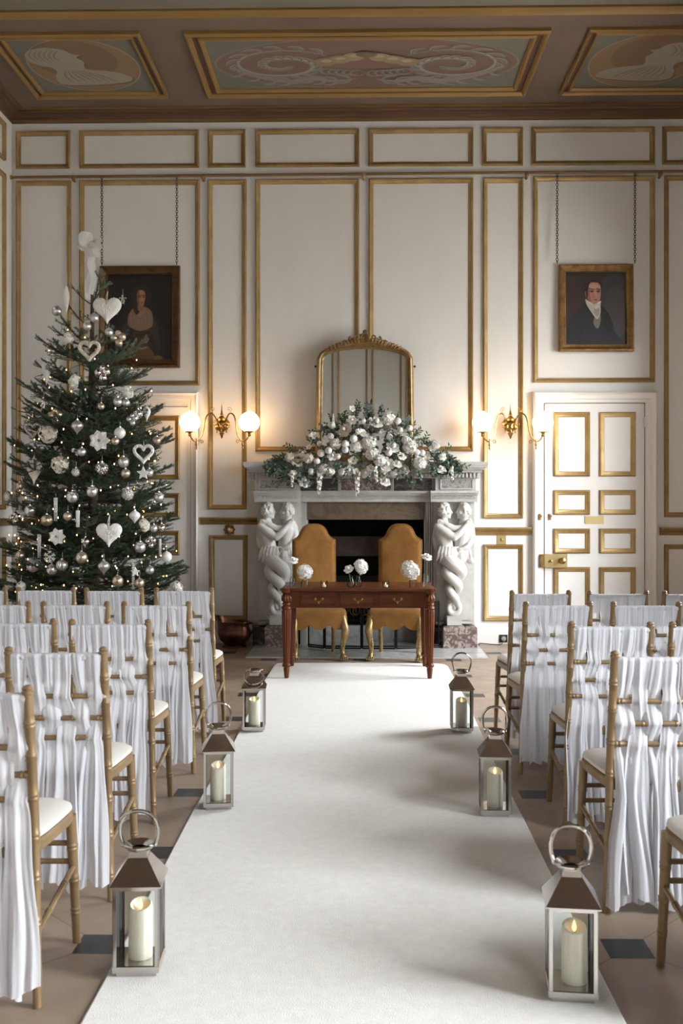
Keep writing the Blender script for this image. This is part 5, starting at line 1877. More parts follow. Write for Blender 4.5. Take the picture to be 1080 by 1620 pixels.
# ------------------------------------------------------------------ steel lanterns with pillar candles
def lantern(label, x, y, rz, handle, dx=0.0):
    t = thing('lantern', label, 'lantern', (x, y, 0.011), rz, 'steel lanterns along the aisle carpet')
    h = 0.070
    mb = MB()
    for a, z in ((0.060, 0.0),):
        mb.loft([[(-a, -a, 0), (a, -a, 0), (a, a, 0), (-a, a, 0)], [(-a, -a, 0.012), (a, -a, 0.012), (a, a, 0.012), (-a, a, 0.012)]])
    L = [[(-a, -a, z), (a, -a, z), (a, a, z), (-a, a, z)] for a, z in ((h - 0.003, 0.012), (h, 0.015), (h, 0.032), (h - 0.003, 0.034))]
    mb.loft(L)
    mb.build('base', MAT['steel'], t, smooth=False)
    mb = MB()
    for sx in (-1, 1):
        for sy in (-1, 1):
            xa, ya = sx * (h - 0.0005), sy * (h - 0.0005)
            mb.box(xa, xa - sx * 0.012, ya, ya - sy * 0.002, 0.032, 0.272)
            mb.box(xa, xa - sx * 0.002, ya, ya - sy * 0.012, 0.032, 0.272)
    for s in (-1, 1):
        mb.box(-h, h, s * h, s * (h - 0.003), 0.262, 0.274).box(s * h, s * (h - 0.003), -h, h, 0.262, 0.274)
    mb.build('frame', MAT['steel'], t, smooth=False)
    for k in range(4):
        mb = MB()
        mb.M = Matrix.Rotation(k * PI / 2, 4, 'Z')
        mb.box(-h + 0.008, h - 0.008, -h + 0.003, -h + 0.0045, 0.034, 0.264)
        mb.build('glass_pane', MAT['glass'], t, smooth=False)
    mb = MB()
    sq = lambda a, z: [(-a, -a, z), (a, -a, z), (a, a, z), (-a, a, z)]
    mb.loft([sq(h + 0.008, 0.272), sq(h + 0.008, 0.276), sq(0.030, 0.348), sq(0.029, 0.348), sq(h - 0.002, 0.274)], (False, False))
    mb.build('roof', MAT['steel'], t, smooth=False)
    mb = MB()
    mb.loft([sq(0.029, 0.346), sq(0.026, 0.366), sq(0.024, 0.366), sq(0.027, 0.346)], (False, False))
    mb.lathe([(0.024, 0.362), (0.038, 0.368), (0.047, 0.376), (0.048, 0.382), (0.044, 0.386), (0.030, 0.380), (0.022, 0.372)], 28, caps=(False, False))
    mb.build('chimney_collar', MAT['steel'], t, ang=35)
    mb = MB()
    hd = handle
    ca, sa = math.cos(hd), math.sin(hd)
    arcp = [(0.047, 0.0), (0.056, 0.03), (0.058, 0.06), (0.050, 0.088), (0.030, 0.108), (0.0, 0.115), (-0.030, 0.108), (-0.050, 0.088), (-0.058, 0.06), (-0.056, 0.03), (-0.047, 0.0)]
    S = [(p.x, p.y) for p in spline([(a, b, 0) for a, b in arcp], 5)]
    mb.tube([(a, -b * sa, 0.378 + b * ca) for a, b in S], 0.0060, 8, flat=1.0)
    for s in (-1, 1):
        mb.ell((s * 0.049, 0, 0.379), 0.007, nu=8, nv=6)
    mb.build('handle', MAT['steel'], t)
    c = thing('pillar_candle', label.replace('steel lantern', 'ivory pillar candle in the steel lantern').replace(' with its handle folded down', '').replace(' with its handle up', ''), 'candle', (x + dx, y, 0.011 + 0.0345), 0, 'pillar candles in the lanterns')
    mb = MB()
    rc = 0.037
    n = 28
    prof = [(rc - 0.001, 0), (rc, 0.003), (rc, 0.150), (rc - 0.002, 0.160), (rc - 0.006, 0.163), (rc - 0.010, 0.160), (rc - 0.015, 0.146), (0.012, 0.138), (0.0005, 0.137)]
    loops = []
    for q, (r_, z) in enumerate(prof):
        loops.append([(r_ * math.cos(2 * PI * k / n), r_ * math.sin(2 * PI * k / n), z + (0.010 * math.sin(2 * PI * k / n) * (1 if 2 < q < 7 else 0))) for k in range(n)])
    mb.loft(loops)
    w = mb.build('wax', MAT['wax'], c)
    mb = MB().tube([(0, 0, 0.136), (0.001, 0, 0.146)], 0.0015, 6)
    mb.build('wick', MAT['wick'], c)
    mb = MB().lathe([(0.0008, 0.143), (0.0058, 0.151), (0.0066, 0.158), (0.0042, 0.167), (0.0008, 0.178)], 10)
    mb.build('flame', MAT['flame'], c)
    return t


def lan(u, v, label, rz, handle, dx=0.0):
    """the middle of the near bottom edge shows at (u, v)"""
    d = (EYE - 0.020) * F / (v - HZ)
    p = at(u, v, d)
    lantern(label, p.x, d + 0.072, rz, handle, dx)


lan(212, 1546, 'steel lantern with its handle up, nearest the camera, Christmas tree side of the carpet', R(3), R(12), 0.004)
lan(342, 1280.5, 'steel lantern with its handle up, middle of three, Christmas tree side of the carpet', R(8), R(4), -0.002)
lan(400, 1157, 'steel lantern with its handle folded down, furthest of three, Christmas tree side of the carpet', R(3), R(128))
lan(911, 1581, 'steel lantern with its handle up, nearest the camera, white door side of the carpet', R(-6), R(6), 0.010)
lan(786, 1289, 'steel lantern with its handle up, middle of three, white door side of the carpet', R(-3), R(2))
lan(731.5, 1157, 'steel lantern with its handle up, furthest of three, white door side of the carpet', R(-2), R(3))

# ------------------------------------------------------------------ flower heads, unit size
def petal(mb, phi, open_, width, length, cup, curl_, lift=0.0, n=4, mat=0):
    """one cupped petal leaving the axis at the angle open_ (0 = upright, 1 = flat)"""
    vs = []
    for j in range(n + 1):
        q = j / n
        rad = length * (0.10 + q * open_) + curl_ * max(0, q - 0.6) ** 2
        h = lift + length * q * (1 - 0.72 * open_) - curl_ * 0.8 * max(0, q - 0.6) ** 2
        w = width * math.sin(PI * (0.16 + 0.70 * q)) ** 0.8
        for i in range(5):
            s = (i - 2) / 2
            a = phi + s * w
            rr = rad * (1 - 0.10 * s * s * (1 - cup)) + 0.02
            vs.append((rr * math.cos(a), rr * math.sin(a), h - 0.10 * length * s * s * (q > 0.7)))
    mb.add(vs, [(j * 5 + i, j * 5 + i + 1, (j + 1) * 5 + i + 1, (j + 1) * 5 + i) for j in range(n) for i in range(4)], mat)


def rose_mesh(seed, m, blown=0.6):
    rd = random.Random(seed)
    mb = MB()
    mb.ell((0, 0, 0.1), 0.30, 0.30, 0.42, 10, 8)
    for k, (cnt, op, wd, ln, cu) in enumerate(((3, 0.10, 1.1, 0.75, 0.0), (4, 0.22, 1.0, 0.82, 0.1), (5, 0.40 * blown + 0.1, 0.85, 0.90, 0.3), (6, 0.75 * blown + 0.1, 0.72, 0.98, 0.6), (6, 1.05 * blown + 0.1, 0.66, 1.02, 0.7))):
        for i in range(cnt):
            petal(mb, 2 * PI * (i + rd.uniform(-0.15, 0.15)) / cnt + k * 0.7, op, wd, ln * rd.uniform(0.92, 1.05), 0.3, cu, -0.35 - 0.03 * k)
    return mb.mesh('rose', m, True, 70)


def ball_mesh(seed, m):
    """tight ranunculus ball of wrapped petals"""
    rd = random.Random(seed)
    mb = MB()
    mb.ell((0, 0, 0), 0.78, 0.78, 0.74, 14, 10)
    for k in range(5):
        cnt = 5 + k
        for i in range(cnt):
            ph = 2 * PI * i / cnt + k * 0.5 + rd.uniform(-0.1, 0.1)
            vs = []
            for j in range(5):
                lat = R(-70) + (R(70 - 14 * (4 - k)) - R(-70) + R(18)) * j / 4
                for q in range(5):
                    s = (q - 2) / 2
                    w = (0.62 - 0.05 * k) * math.sin(PI * (0.2 + 0.6 * j / 4))
                    rr = 0.80 + 0.045 * k + 0.04 * (j == 4)
                    la = lat - 0.22 * s * s * (j > 2)
                    vs.append((rr * math.cos(la) * math.cos(ph + s * w), rr * math.cos(la) * math.sin(ph + s * w), rr * 0.96 * math.sin(la)))
            mb.add(vs, [(j * 5 + q, j * 5 + q + 1, (j + 1) * 5 + q + 1, (j + 1) * 5 + q) for j in range(4) for q in range(4)])
    return mb.mesh('ranunculus', m, True, 60)


def floret(mb, c, d, r, rd, mat=0, eye=None):
    c, d = Vector(c), Vector(d).normalized()
    a = d.orthogonal().normalized()
    b = d.cross(a)
    t0 = rd.uniform(0, PI)
    for k in range(4):
        t = t0 + k * PI / 2
        e = a * math.cos(t) + b * math.sin(t)
        f = d.cross(e)
        l = r * rd.uniform(0.85, 1.1)
        mb.add([c, c + e * l * 0.55 + f * l * 0.45 + d * l * 0.12, c + e * l + d * l * 0.22, c + e * l * 0.55 - f * l * 0.45 + d * l * 0.12], [(0, 1, 2, 3)], mat)
    if eye is not None:
        mb.ell(c + d * r * 0.12, r * 0.14, nu=5, nv=4, mat=eye)


def hydrangea_mesh(seed, m, flat=0.85, cnt=84, fs=0.255):
    rd = random.Random(seed)
    mb = MB()
    mb.ell((0, 0, 0), 0.62, 0.62, 0.62 * flat, 12, 8)
    for k in range(cnt):
        z = 1 - 1.75 * (k + 0.5) / cnt
        a = k * 2.399963
        q = math.sqrt(max(0, 1 - z * z))
        d = Vector((q * math.cos(a), q * math.sin(a), z))
        p = Vector((d.x, d.y, d.z * flat)) * rd.uniform(0.76, 1.0)
        floret(mb, p, d + Vector((rd.uniform(-.5, .5), rd.uniform(-.5, .5), rd.uniform(-.5, .5))), fs, rd, 0, 1)
    return mb.mesh('hydrangea', [m, MAT['petal_cream']], False)


def anemone_mesh(seed, m):
    rd = random.Random(seed)
    mb = MB()
    for k, cnt in ((0, 5), (1, 5)):
        for i in range(cnt):
            petal(mb, 2 * PI * (i + 0.5 * k) / cnt + rd.uniform(-0.1, 0.1), 0.82 - 0.15 * k, 0.62, 1.0 - 0.1 * k, 0.4, 0.25, -0.1 + 0.04 * k)
    mb.ell((0, 0, 0.02), 0.24, 0.24, 0.16, 10, 6, 1)
    return mb.mesh('anemone', [m, MAT['petal_eye']], True, 60)


def spray_mesh(seed, m, n=26, droop=True):
    """hanging raceme of small florets, one unit long, down the -z axis"""
    rd = random.Random(seed)
    mb = MB()
    mb.tube([(0, 0, 0), (0.02, 0, -0.5), (0, 0, -1)], 0.012, 5, mat=1)
    for k in range(n):
        q = (k + 0.5) / n
        a = k * 2.4
        r = 0.15 * (1 - 0.55 * q)
        d = Vector((math.cos(a), math.sin(a), -0.2))
        floret(mb, Vector((r * math.cos(a) * 0.7, r * math.sin(a) * 0.7, -q)), d, 0.115 * (1 - 0.4 * q), rd)
    return mb.mesh('spray', [m, MAT['stem']], False)


def leaf(mb, c, d, up, l, w, mat=0, rnd=False):
    c, d = Vector(c), Vector(d).normalized()
    up = Vector(up)
    s = d.cross(up)
    s = s.normalized() if s.length > 1e-5 else d.orthogonal().normalized()
    u = s.cross(d)
    if rnd:
        prof = ((0.0, 0.08), (0.2, 0.7), (0.5, 1.0), (0.8, 0.72), (1.0, 0.1))
    else:
        prof = ((0.0, 0.05), (0.25, 0.75), (0.5, 1.0), (0.78, 0.6), (1.0, 0.02))
    vs = []
    for q, f in prof:
        m = c + d * l * q - u * l * 0.18 * q * q
        vs += [m - s * w * f / 2 + u * w * 0.12 * f, m, m + s * w * f / 2 + u * w * 0.12 * f]
    mb.add(vs, [(3 * j + i, 3 * j + i + 1, 3 * j + i + 4, 3 * j + i + 3) for j in range(4) for i in range(2)], mat)


FL = {
    'rose': ('rose', [rose_mesh(1, MAT['petal'], 0.75), rose_mesh(2, MAT['petal'], 0.6)], 0.95),
    'cream_rose': ('rose', [rose_mesh(3, MAT['petal_cream'], 0.8)], 0.95),
    'blush_rose': ('rose', [rose_mesh(4, MAT['petal_blush'], 0.85)], 0.95),
    'ball': ('ranunculus', [ball_mesh(1, MAT['petal']), ball_mesh(2, MAT['petal'])], 1.0),
    'cream_ball': ('ranunculus', [ball_mesh(3, MAT['petal_cream'])], 1.0),
    'mauve_ball': ('ranunculus', [ball_mesh(4, MAT['petal_mauve'])], 1.0),
    'hydr': ('hydrangea', [hydrangea_mesh(1, MAT['petal']), hydrangea_mesh(2, MAT['petal'])], 1.0),
    'cream_hydr': ('hydrangea', [hydrangea_mesh(3, MAT['petal_cream'])], 1.0),
    'anem': ('anemone', [anemone_mesh(1, MAT['petal']), anemone_mesh(2, MAT['petal'])], 1.0),
    'spray': ('flower_spray', [spray_mesh(1, MAT['petal']), spray_mesh(2, MAT['petal'])], 1.0),
}

# ------------------------------------------------------------------ the mantel arrangement
# blooms: kind, u, v, radius in picture pixels
BL = [
    ('anem', 556.5, 647, 6), ('rose', 556.5, 664, 7), ('ball', 525, 673, 6.5), ('spray', 527, 655, 15), ('ball', 522.5, 690.5, 6.5), ('blush_rose', 544, 679, 9), ('ball', 574.5, 666, 5), ('rose', 595.5, 666.5, 10.5),
    ('anem', 572, 686, 10), ('hydr', 613, 661, 11), ('ball', 629, 666, 6.5), ('rose', 633.5, 682, 10.5), ('ball', 647.5, 677.5, 6), ('ball', 616, 691, 6), ('ball', 559, 694, 7), ('mauve_ball', 574, 665, 4.5),
    ('anem', 497, 690, 9), ('cream_hydr', 530, 702.5, 9), ('ball', 546, 702, 7), ('hydr', 583, 699, 11), ('hydr', 563, 706, 10), ('rose', 622, 706, 10), ('hydr', 648, 707, 11), ('ball', 507.5, 717, 7), ('ball', 519.5, 713, 6.5),
    ('ball', 546, 711.5, 6.5), ('cream_ball', 501, 729.5, 6), ('rose', 525.5, 721, 7), ('hydr', 588, 718, 10), ('ball', 615, 716, 6.5), ('ball', 659, 715.5, 6), ('ball', 667.5, 716.5, 6), ('anem', 558.5, 730, 9), ('rose', 612.5, 734, 10),
    ('hydr', 664, 732, 10.5), ('rose', 629, 733, 7), ('ball', 541.5, 747.5, 8), ('rose', 552.5, 743.5, 7.5), ('rose', 577.5, 748, 7), ('ball', 624, 749, 8), ('ball', 492, 746, 6), ('hydr', 601, 728, 9), ('rose', 640, 742, 7),
    ('rose', 482, 762, 9), ('spray', 463, 746, 24), ('rose', 462.5, 748, 7), ('cream_rose', 470, 730, 7), ('cream_hydr', 488, 725, 8), ('anem', 489, 708, 6), ('rose', 698.5, 742, 7), ('spray', 714, 738, 22), ('anem', 684, 710, 7),
    ('hydr', 689, 704, 7), ('rose', 609.5, 761, 8), ('anem', 563, 747, 7), ('spray', 506, 746, 36), ('spray', 565, 750, 34), ('spray', 593, 738, 26), ('hydr', 512, 742, 8), ('hydr', 522, 746, 7), ('rose', 478, 716, 6), ('cream_hydr', 458, 724, 7),
    ('hydr', 642, 696, 7), ('cream_ball', 534, 722, 5.5), ('anem', 586, 741, 7), ('cream_hydr', 607, 745, 8), ('anem', 676, 722, 6), ('ball', 505, 702, 5), ('rose', 700, 722, 5), ('rose', 636, 721, 6.5), ('mauve_ball', 600, 684, 4.5),
]
PC = at(585, 731, 10.05)
arr = thing('floral_arrangement', 'big garland of white blooms and eucalyptus spread along the mantel shelf', 'flowers', (PC.x, PC.y, Z(730.5, 9.98)))
AO = Vector(arr.location)
rd = random.Random(5)


def top_v(u):
    return lerp_tab([(430, 727), (470, 708), (500, 690), (525, 662), (555, 645), (580, 638), (610, 648), (640, 664), (665, 690), (700, 712), (722, 730)], u)


for k, (kind, u, v, r) in enumerate(BL):
    nm, ms, sc_ = FL[kind]
    bulge = 0.06 + 0.13 * min(1, max(0, (v - top_v(u)) / 45))
    y = 10.02 - bulge + rd.uniform(-0.02, 0.015)
    if v > 738:
        y = 9.90 + rd.uniform(-0.025, 0.0)
    y -= 0.045 if kind == 'spray' else 0.02
    p = at(u, v, y)
    size = r * (y / F) * 1.0
    rot = (R(62) + rd.uniform(-0.45, 0.35), rd.uniform(-0.4, 0.4), rd.uniform(-0.5, 0.5))
    if kind == 'spray':
        rot = (rd.uniform(-0.15, 0.05), rd.uniform(-0.12, 0.12), rd.uniform(0, 6))
        if v < 700:
            rot = (PI, 0, 0)
            p = at(u, v + r, y)
    size *= {'rose': 1.22, 'ranunculus': 0.90, 'hydrangea': 1.08}.get(nm, 1.0)
    o = put(nm, ms[k % len(ms)], arr, p - AO, rot, size)
# greenery in one mass of sprigs
mb = MB()
for k in range(540):
    u = 430 + 290 * (0.5 + 0.5 * math.sin((rd.random() - 0.5) * PI)) if k % 3 else rd.uniform(440, 722)
    tv = top_v(u) + 2
    bv = lerp_tab([(430, 742), (470, 764), (560, 758), (640, 756), (722, 746)], u)
    v = rd.uniform(tv, bv)
    bulge = 0.02 + 0.12 * min(1, max(0, (v - tv) / 45))
    y = 10.05 - bulge + rd.uniform(-0.075, 0.05)
    if v > 734:
        y = min(y, 9.95)
    p = at(u, v, y) - AO
    out = Vector(((u - 585) / 110 + rd.uniform(-0.5, 0.5), rd.uniform(-0.9, -0.1), (700 - v) / 60 + rd.uniform(-0.5, 0.6)))
    out.normalize()
    L = rd.uniform(0.04, 0.075)
    eu = rd.random() < 0.55
    tip = p + out * L
    mb.tube([p - out * 0.04, p, tip], [0.002, 0.0016, 0.001], 4, mat=2)
    nl = 6 if eu else 5
    for q in range(nl):
        c = p + out * L * q / (nl - 1)
        sd = out.cross(Vector((rd.uniform(-1, 1), rd.uniform(-1, 1), rd.uniform(-1, 1)))).normalized()
        if eu:
            leaf(mb, c, sd + out * 0.4, (rd.uniform(-1, 1), -1, 0.4), rd.uniform(0.022, 0.034), rd.uniform(0.020, 0.028), 1, True)
        else:
            leaf(mb, c, sd * 0.7 + out, (rd.uniform(-1, 1), -1, 0.5), rd.uniform(0.035, 0.055), rd.uniform(0.012, 0.018), 0)
# longer sprigs that stick out at the ends and the top
for (u, v, du, dv, eu) in ((455, 722, -24, 2, 0), (450, 735, -18, 8, 0), (470, 712, -18, -8, 0), (462, 728, -30, -4, 0), (690, 722, 22, -12, 0), (700, 735, 26, 4, 0), (708, 730, 32, 8, 0), (690, 728, 20, -22, 0), (582, 655, 0, -16, 1), (560, 652, 6, -16, 0), (545, 668, -6, -12, 0), (640, 672, 8, -12, 1), (655, 690, 10, -10, 0), (668, 705, 8, -18, 0), (500, 696, -8, -14, 0), (590, 660, -4, -18, 1), (640, 755, 6, 14, 0), (655, 758, -4, 12, 0), (450, 745, -10, 18, 0), (465, 752, -6, 16, 0)):
    a, b = at(u, v, 9.95), at(u + du, v + dv, 9.97)
    P = [a - AO, (a + b) / 2 - AO + Vector((0, -0.01, 0.006)), b - AO]
    mb.tube(P, [0.0022, 0.0016, 0.001], 5, mat=2)
    for q in range(9):
        c = P[0].lerp(P[2], q / 8)
        d = (P[2] - P[0]).normalized()
        sd = d.cross(Vector((0, -1, 0))).normalized() * (1 if q % 2 else -1)
        leaf(mb, c, sd * 0.8 + d * 0.7 + Vector((0, rd.uniform(-0.4, 0.1), 0)), (0, -1, 0.2), 0.042 if not eu else 0.028, 0.017 if not eu else 0.024, 1 if eu else 0, bool(eu))
o = mb.build('foliage', [MAT['leaf'], MAT['euca'], MAT['stem']], arr, smooth=False)
o['kind'] = 'stuff'


# ------------------------------------------------------------------ vases and tealights on the table
TT = TZ + 0.0005


def on_table(u, v):
    """table-top point whose foot shows at (u, v)"""
    d = (EYE - TT) * F / (v - HZ)
    return at(u, v, d)


def vase(label, u, v, prof, n=28, flute=None, group=None):
    p = on_table(u, v)
    t = tag(MB().lathe(prof, n, (0, 0, 0), caps=(True, False), flute=flute).build('bud_vase', MAT['vase_glass']), label, 'vase', group)
    t.location = (p.x, p.y, TT)
    return p


def stem_flower(name, label, cat, base, head_pt, mesh, size, rot):
    t = thing(name, label, cat, base)
    b = Vector(base)
    h = Vector(head_pt) - b
    mb = MB().tube(spline([(0, 0, 0), (h.x * 0.3, h.y * 0.3, h.z * 0.45), h], 5), 0.0028, 6)
    mb.build('stem', MAT['stem'], t)
    put('bloom', mesh, t, h, rot, size)
    if name == 'white_rose':
        mb = MB()
        for k in range(5):
            a = 2 * PI * k / 5
            leaf(mb, h - Vector((0, 0, size * 0.35)), (math.cos(a), math.sin(a), 0.2), (0, 0, 1), size * 0.6, size * 0.2)
        mb.build('sepals', MAT['leaf'], t, smooth=False)


bottle = [(0.020, 0.0), (0.0225, 0.004), (0.0225, 0.058), (0.020, 0.066), (0.0105, 0.076), (0.0095, 0.094), (0.012, 0.098), (0.010, 0.098), (0.0075, 0.092), (0.0085, 0.078), (0.018, 0.066), (0.0205, 0.056), (0.0205, 0.006), (0.001, 0.006)]
squat = [(0.028, 0.0), (0.031, 0.004), (0.031, 0.040), (0.026, 0.050), (0.020, 0.056), (0.024, 0.062), (0.022, 0.062), (0.018, 0.056), (0.024, 0.049), (0.029, 0.040), (0.029, 0.006), (0.001, 0.006)]
globe_v = [(0.018, 0.0), (0.022, 0.004), (0.033, 0.022), (0.034, 0.036), (0.026, 0.058), (0.016, 0.074), (0.014, 0.088), (0.018, 0.098), (0.016, 0.098), (0.012, 0.088), (0.014, 0.074), (0.024, 0.057), (0.032, 0.036), (0.031, 0.022), (0.02, 0.006), (0.001, 0.006)]
tallv = [(0.019, 0.0), (0.021, 0.004), (0.021, 0.095), (0.018, 0.104), (0.021, 0.110), (0.019, 0.110), (0.0165, 0.103), (0.019, 0.094), (0.019, 0.006), (0.001, 0.006)]
jar = [(0.026, 0.0), (0.029, 0.004), (0.029, 0.060), (0.027, 0.062), (0.027, 0.006), (0.001, 0.006)]
TH = hydrangea_mesh(7, MAT['petal'], 0.88, 150, 0.20)
p = vase('small clear bottle vase holding one white rose, copper scuttle end of the table', 462.5, 927, bottle)
q = at(464, 885, p.y)
stem_flower('white_rose', 'single white rose in the small bottle vase at the copper scuttle end of the table', 'flower', (p.x, p.y, TT + 0.012), q, FL['rose'][1][0], 0.042, (R(35), R(12), 0))
p = vase('squat clear glass jar holding a white hydrangea, beside the small bottle vase', 482, 928, squat)
q = at(482.5, 905, p.y)
stem_flower('hydrangea', 'white hydrangea head in the squat jar beside the small bottle vase', 'flower', (p.x, p.y, TT + 0.012), q, TH, 0.070, (R(40), R(10), 0.4))
p = vase('clear globe vase holding a white rose in the middle of the table', 555, 929.5, globe_v)
q = at(551, 899.5, p.y)
stem_flower('white_rose', 'white rose leaning out of the globe vase in the middle of the table', 'flower', (p.x, p.y, TT + 0.012), q, FL['rose'][1][1], 0.046, (R(45), R(-30), 0))
p = vase('clear globe vase holding a white hydrangea in the middle of the table', 566.5, 929, [(r * 0.9, z) for r, z in globe_v])
q = at(570.5, 896.5, p.y)
stem_flower('hydrangea', 'white hydrangea leaning out of the globe vase in the middle of the table', 'flower', (p.x, p.y, TT + 0.012), q, TH, 0.066, (R(55), R(25), 1.0))
p = vase('straight clear jar holding a big white hydrangea near the white door end of the table', 653, 929, jar)
q = at(648.5, 902, p.y)
stem_flower('hydrangea', 'big white hydrangea in the straight jar near the white door end of the table', 'flower', (p.x, p.y, TT + 0.012), q, TH, 0.083, (R(50), 0, 2.0))
p = vase('tall ribbed glass vase holding one white rose, white door end of the table', 673.5, 929, tallv, 48, (16, 0.10))
q = at(675.5, 879.5, p.y)
stem_flower('white_rose', 'single white rose in the tall ribbed vase at the white door end of the table', 'flower', (p.x, p.y, TT + 0.012), q, FL['rose'][1][0], 0.045, (R(30), R(15), 0))
for u, lab in ((512.5, 'copper scuttle side'), (610, 'white door side')):
    p = on_table(u, 930)
    t = tag(MB().lathe([(0.022, 0), (0.025, 0.004), (0.032, 0.062), (0.030, 0.062), (0.023, 0.008), (0.001, 0.008)], 24, flute=(12, 0.06), caps=(True, False)).build('tealight_glass', MAT['vase_glass']), 'small faceted tealight glass on the table, ' + lab, 'candle holder')
    t.location = (p.x, p.y, TT)
    c = thing('tealight', 'lit tealight candle in the faceted glass on the table, ' + lab, 'candle', (p.x, p.y, TT + 0.0085))
    MB().lathe([(0.0185, 0), (0.019, 0.016), (0.0175, 0.0165), (0.017, 0.014), (0.001, 0.014)], 20).build('tealight_cup', MAT['wax'], c)
    MB().lathe([(0.0006, 0.016), (0.004, 0.022), (0.0042, 0.027), (0.0006, 0.039)], 8).build('flame', MAT['flame'], c)

# ------------------------------------------------------------------ Christmas tree
TRX, TRY = at(146, 800, 9.15).x, 9.15
tree = thing('christmas_tree', 'tall bushy fir Christmas tree decorated in white and silver, in the corner behind the chairs', 'tree', (TRX, TRY, 0))


def px_z(v):
    return EYE + (HZ - v) * TRY / F


TOPZ = px_z(392)
mb = MB()
mb.tube([(0, 0, 0.0), (0.01, 0, 1.2), (-0.005, 0, 2.4), (0.0, 0, 3.2), (0.0, 0, TOPZ)], [0.06, 0.05, 0.035, 0.018, 0.006], 10)
mb.build('trunk', MAT['bark'], tree)
mb = MB()
for k in range(3):
    a = 2 * PI * k / 3
    mb.tube([(0, 0, 0.12), (0.25 * math.cos(a), 0.25 * math.sin(a), 0.015)], 0.018, 6)
mb.lathe([(0.085, 0.02), (0.09, 0.16), (0.075, 0.16), (0.07, 0.05)], 20)
mb.build('stand', MAT['iron'], tree)


def needles(mb, P, rd, dens, ln):
    """flat needles brushed forward along a twig"""
    for a, b in zip(P, P[1:]):
        d = b - a
        L = d.length
        if L < 1e-6:
            continue
        d.normalize()
        s = d.cross(Vector((0, 0, 1)))
        s = s.normalized() if s.length > 0.05 else d.orthogonal().normalized()
        u = s.cross(d)
        for k in range(max(1, int(L * dens))):
            c = a + d * L * rd.random()
            t = rd.uniform(-0.25, 1.25) * PI
            e = (s * math.cos(t) + u * math.sin(t) * 0.75 + d * rd.uniform(0.45, 0.9)).normalized()
            l = ln * rd.uniform(0.75, 1.15)
            w = e.cross(u if abs(e.dot(u)) < 0.8 else s).normalized() * 0.0021
            m = c + e * l * 0.55
            mb.add([c, m + w, c + e * l, m - w], [(0, 1, 2, 3)], 0)


def branch_mesh(seed, L, twigs=1.0, dens=950):
    """one fir branch along +x: bottle-brush twigs in a flat spray, tips turned up"""
    rd = random.Random(seed)
    mb = MB()

    def stem(q):
        return Vector((L * q, 0.02 * L * math.sin(3 * q + seed), L * (-0.14 * q + 0.30 * q * q)))
    S = [stem(i / 8) for i in range(9)]
    mb.tube(S, [0.008 * (1 - 0.75 * i / 8) + 0.0012 for i in range(9)], 5, mat=1)
    needles(mb, S[2:], rd, dens, 0.021)
    n = int(L / 0.078 * twigs)
    for k in range(n):
        q = 0.20 + 0.74 * (k + 0.5) / n
        for sd in (-1, 1):
            if rd.random() < 0.08:
                continue
            b = stem(q + rd.uniform(-0.02, 0.02))
            l = L * (0.42 * (1 - q) + 0.12) * rd.uniform(0.75, 1.25)
            an = R(rd.uniform(36, 54)) * sd
            d = Vector((math.cos(an), math.sin(an), rd.uniform(-0.12, 0.30)))
            T = [b, b + d * l * 0.5 + Vector((0, 0, -0.02 * l)), b + d * l + Vector((0, 0, 0.10 * l))]
            mb.tube(T, [0.003, 0.0022, 0.0012], 4, mat=1)
            needles(mb, T, rd, dens, 0.020)
            if l > 0.17:
                for e, s2 in ((0.35, 1), (0.55, -1), (0.7, 1)):
                    a2 = an + s2 * R(42)
                    d2 = Vector((math.cos(a2), math.sin(a2), rd.uniform(-0.1, 0.25)))
                    b2 = T[0].lerp(T[2], e)
                    needles(mb, [b2, b2 + d2 * l * 0.40], rd, dens, 0.019)
    return mb.mesh('branch', [MAT['needle'], MAT['bark']], False)


BR = [[branch_mesh(10 * j + i, L) for i in range(3)] for j, L in enumerate((0.32, 0.50, 0.70, 0.84))]
SPARSE = [branch_mesh(70 + i, 0.45, 0.45) for i in range(3)]
BL_ = (0.32, 0.50, 0.70, 0.84)


def tree_r(z):
    return lerp_tab([(0.40, 0.80), (0.67, 0.84), (1.30, 0.78), (1.95, 0.76), (2.25, 0.66), (2.50, 0.60), (2.75, 0.52), (3.0, 0.36), (3.3, 0.33), (3.6, 0.22), (TOPZ, 0.04)], z)


rd = random.Random(21)
count = 0
inner = []
z = 0.52
lev = 0
while z < TOPZ - 0.28:
    r = tree_r(z)
    nb = 10 if z < 2.2 else (7 if z < 2.6 else (5 if z < 3.0 else 3))
    ph = rd.uniform(0, 2 * PI)
    for k in range(nb):
        a = ph + 2 * PI * k / nb + rd.uniform(-0.2, 0.2)
        L = r * rd.uniform(0.86, 1.10)
        pitch = lerp_tab([(0.5, -0.08), (1.4, 0.02), (2.2, 0.12), (2.8, 0.35), (3.2, 0.62), (3.6, 0.85)], z) + rd.uniform(-0.1, 0.1)
        if math.sin(a) > 0.35 and rd.random() < 0.3 and z < 2.4:
            inner.append((a, L, pitch, z))
            continue
        j = min(range(4), key=lambda q: abs(BL_[q] - L))
        zz = z + rd.uniform(-0.05, 0.05)
        if z > 2.75:
            put('branch', SPARSE[k % 3], tree, (0, 0, zz), Euler((rd.uniform(-0.25, 0.25), -pitch, a)), L / 0.45)
            count += 1
        elif count < 88:
            put('branch', BR[j][rd.randrange(3)], tree, (0.01 * math.cos(a), 0.01 * math.sin(a), zz), Euler((rd.uniform(-0.25, 0.25), -pitch, a)), L / BL_[j])
            count += 1
        else:
            inner.append((a, L, pitch, zz))
    z += 0.165 if z < 2.3 else (0.18 if z < 2.75 else 0.22)
    lev += 1
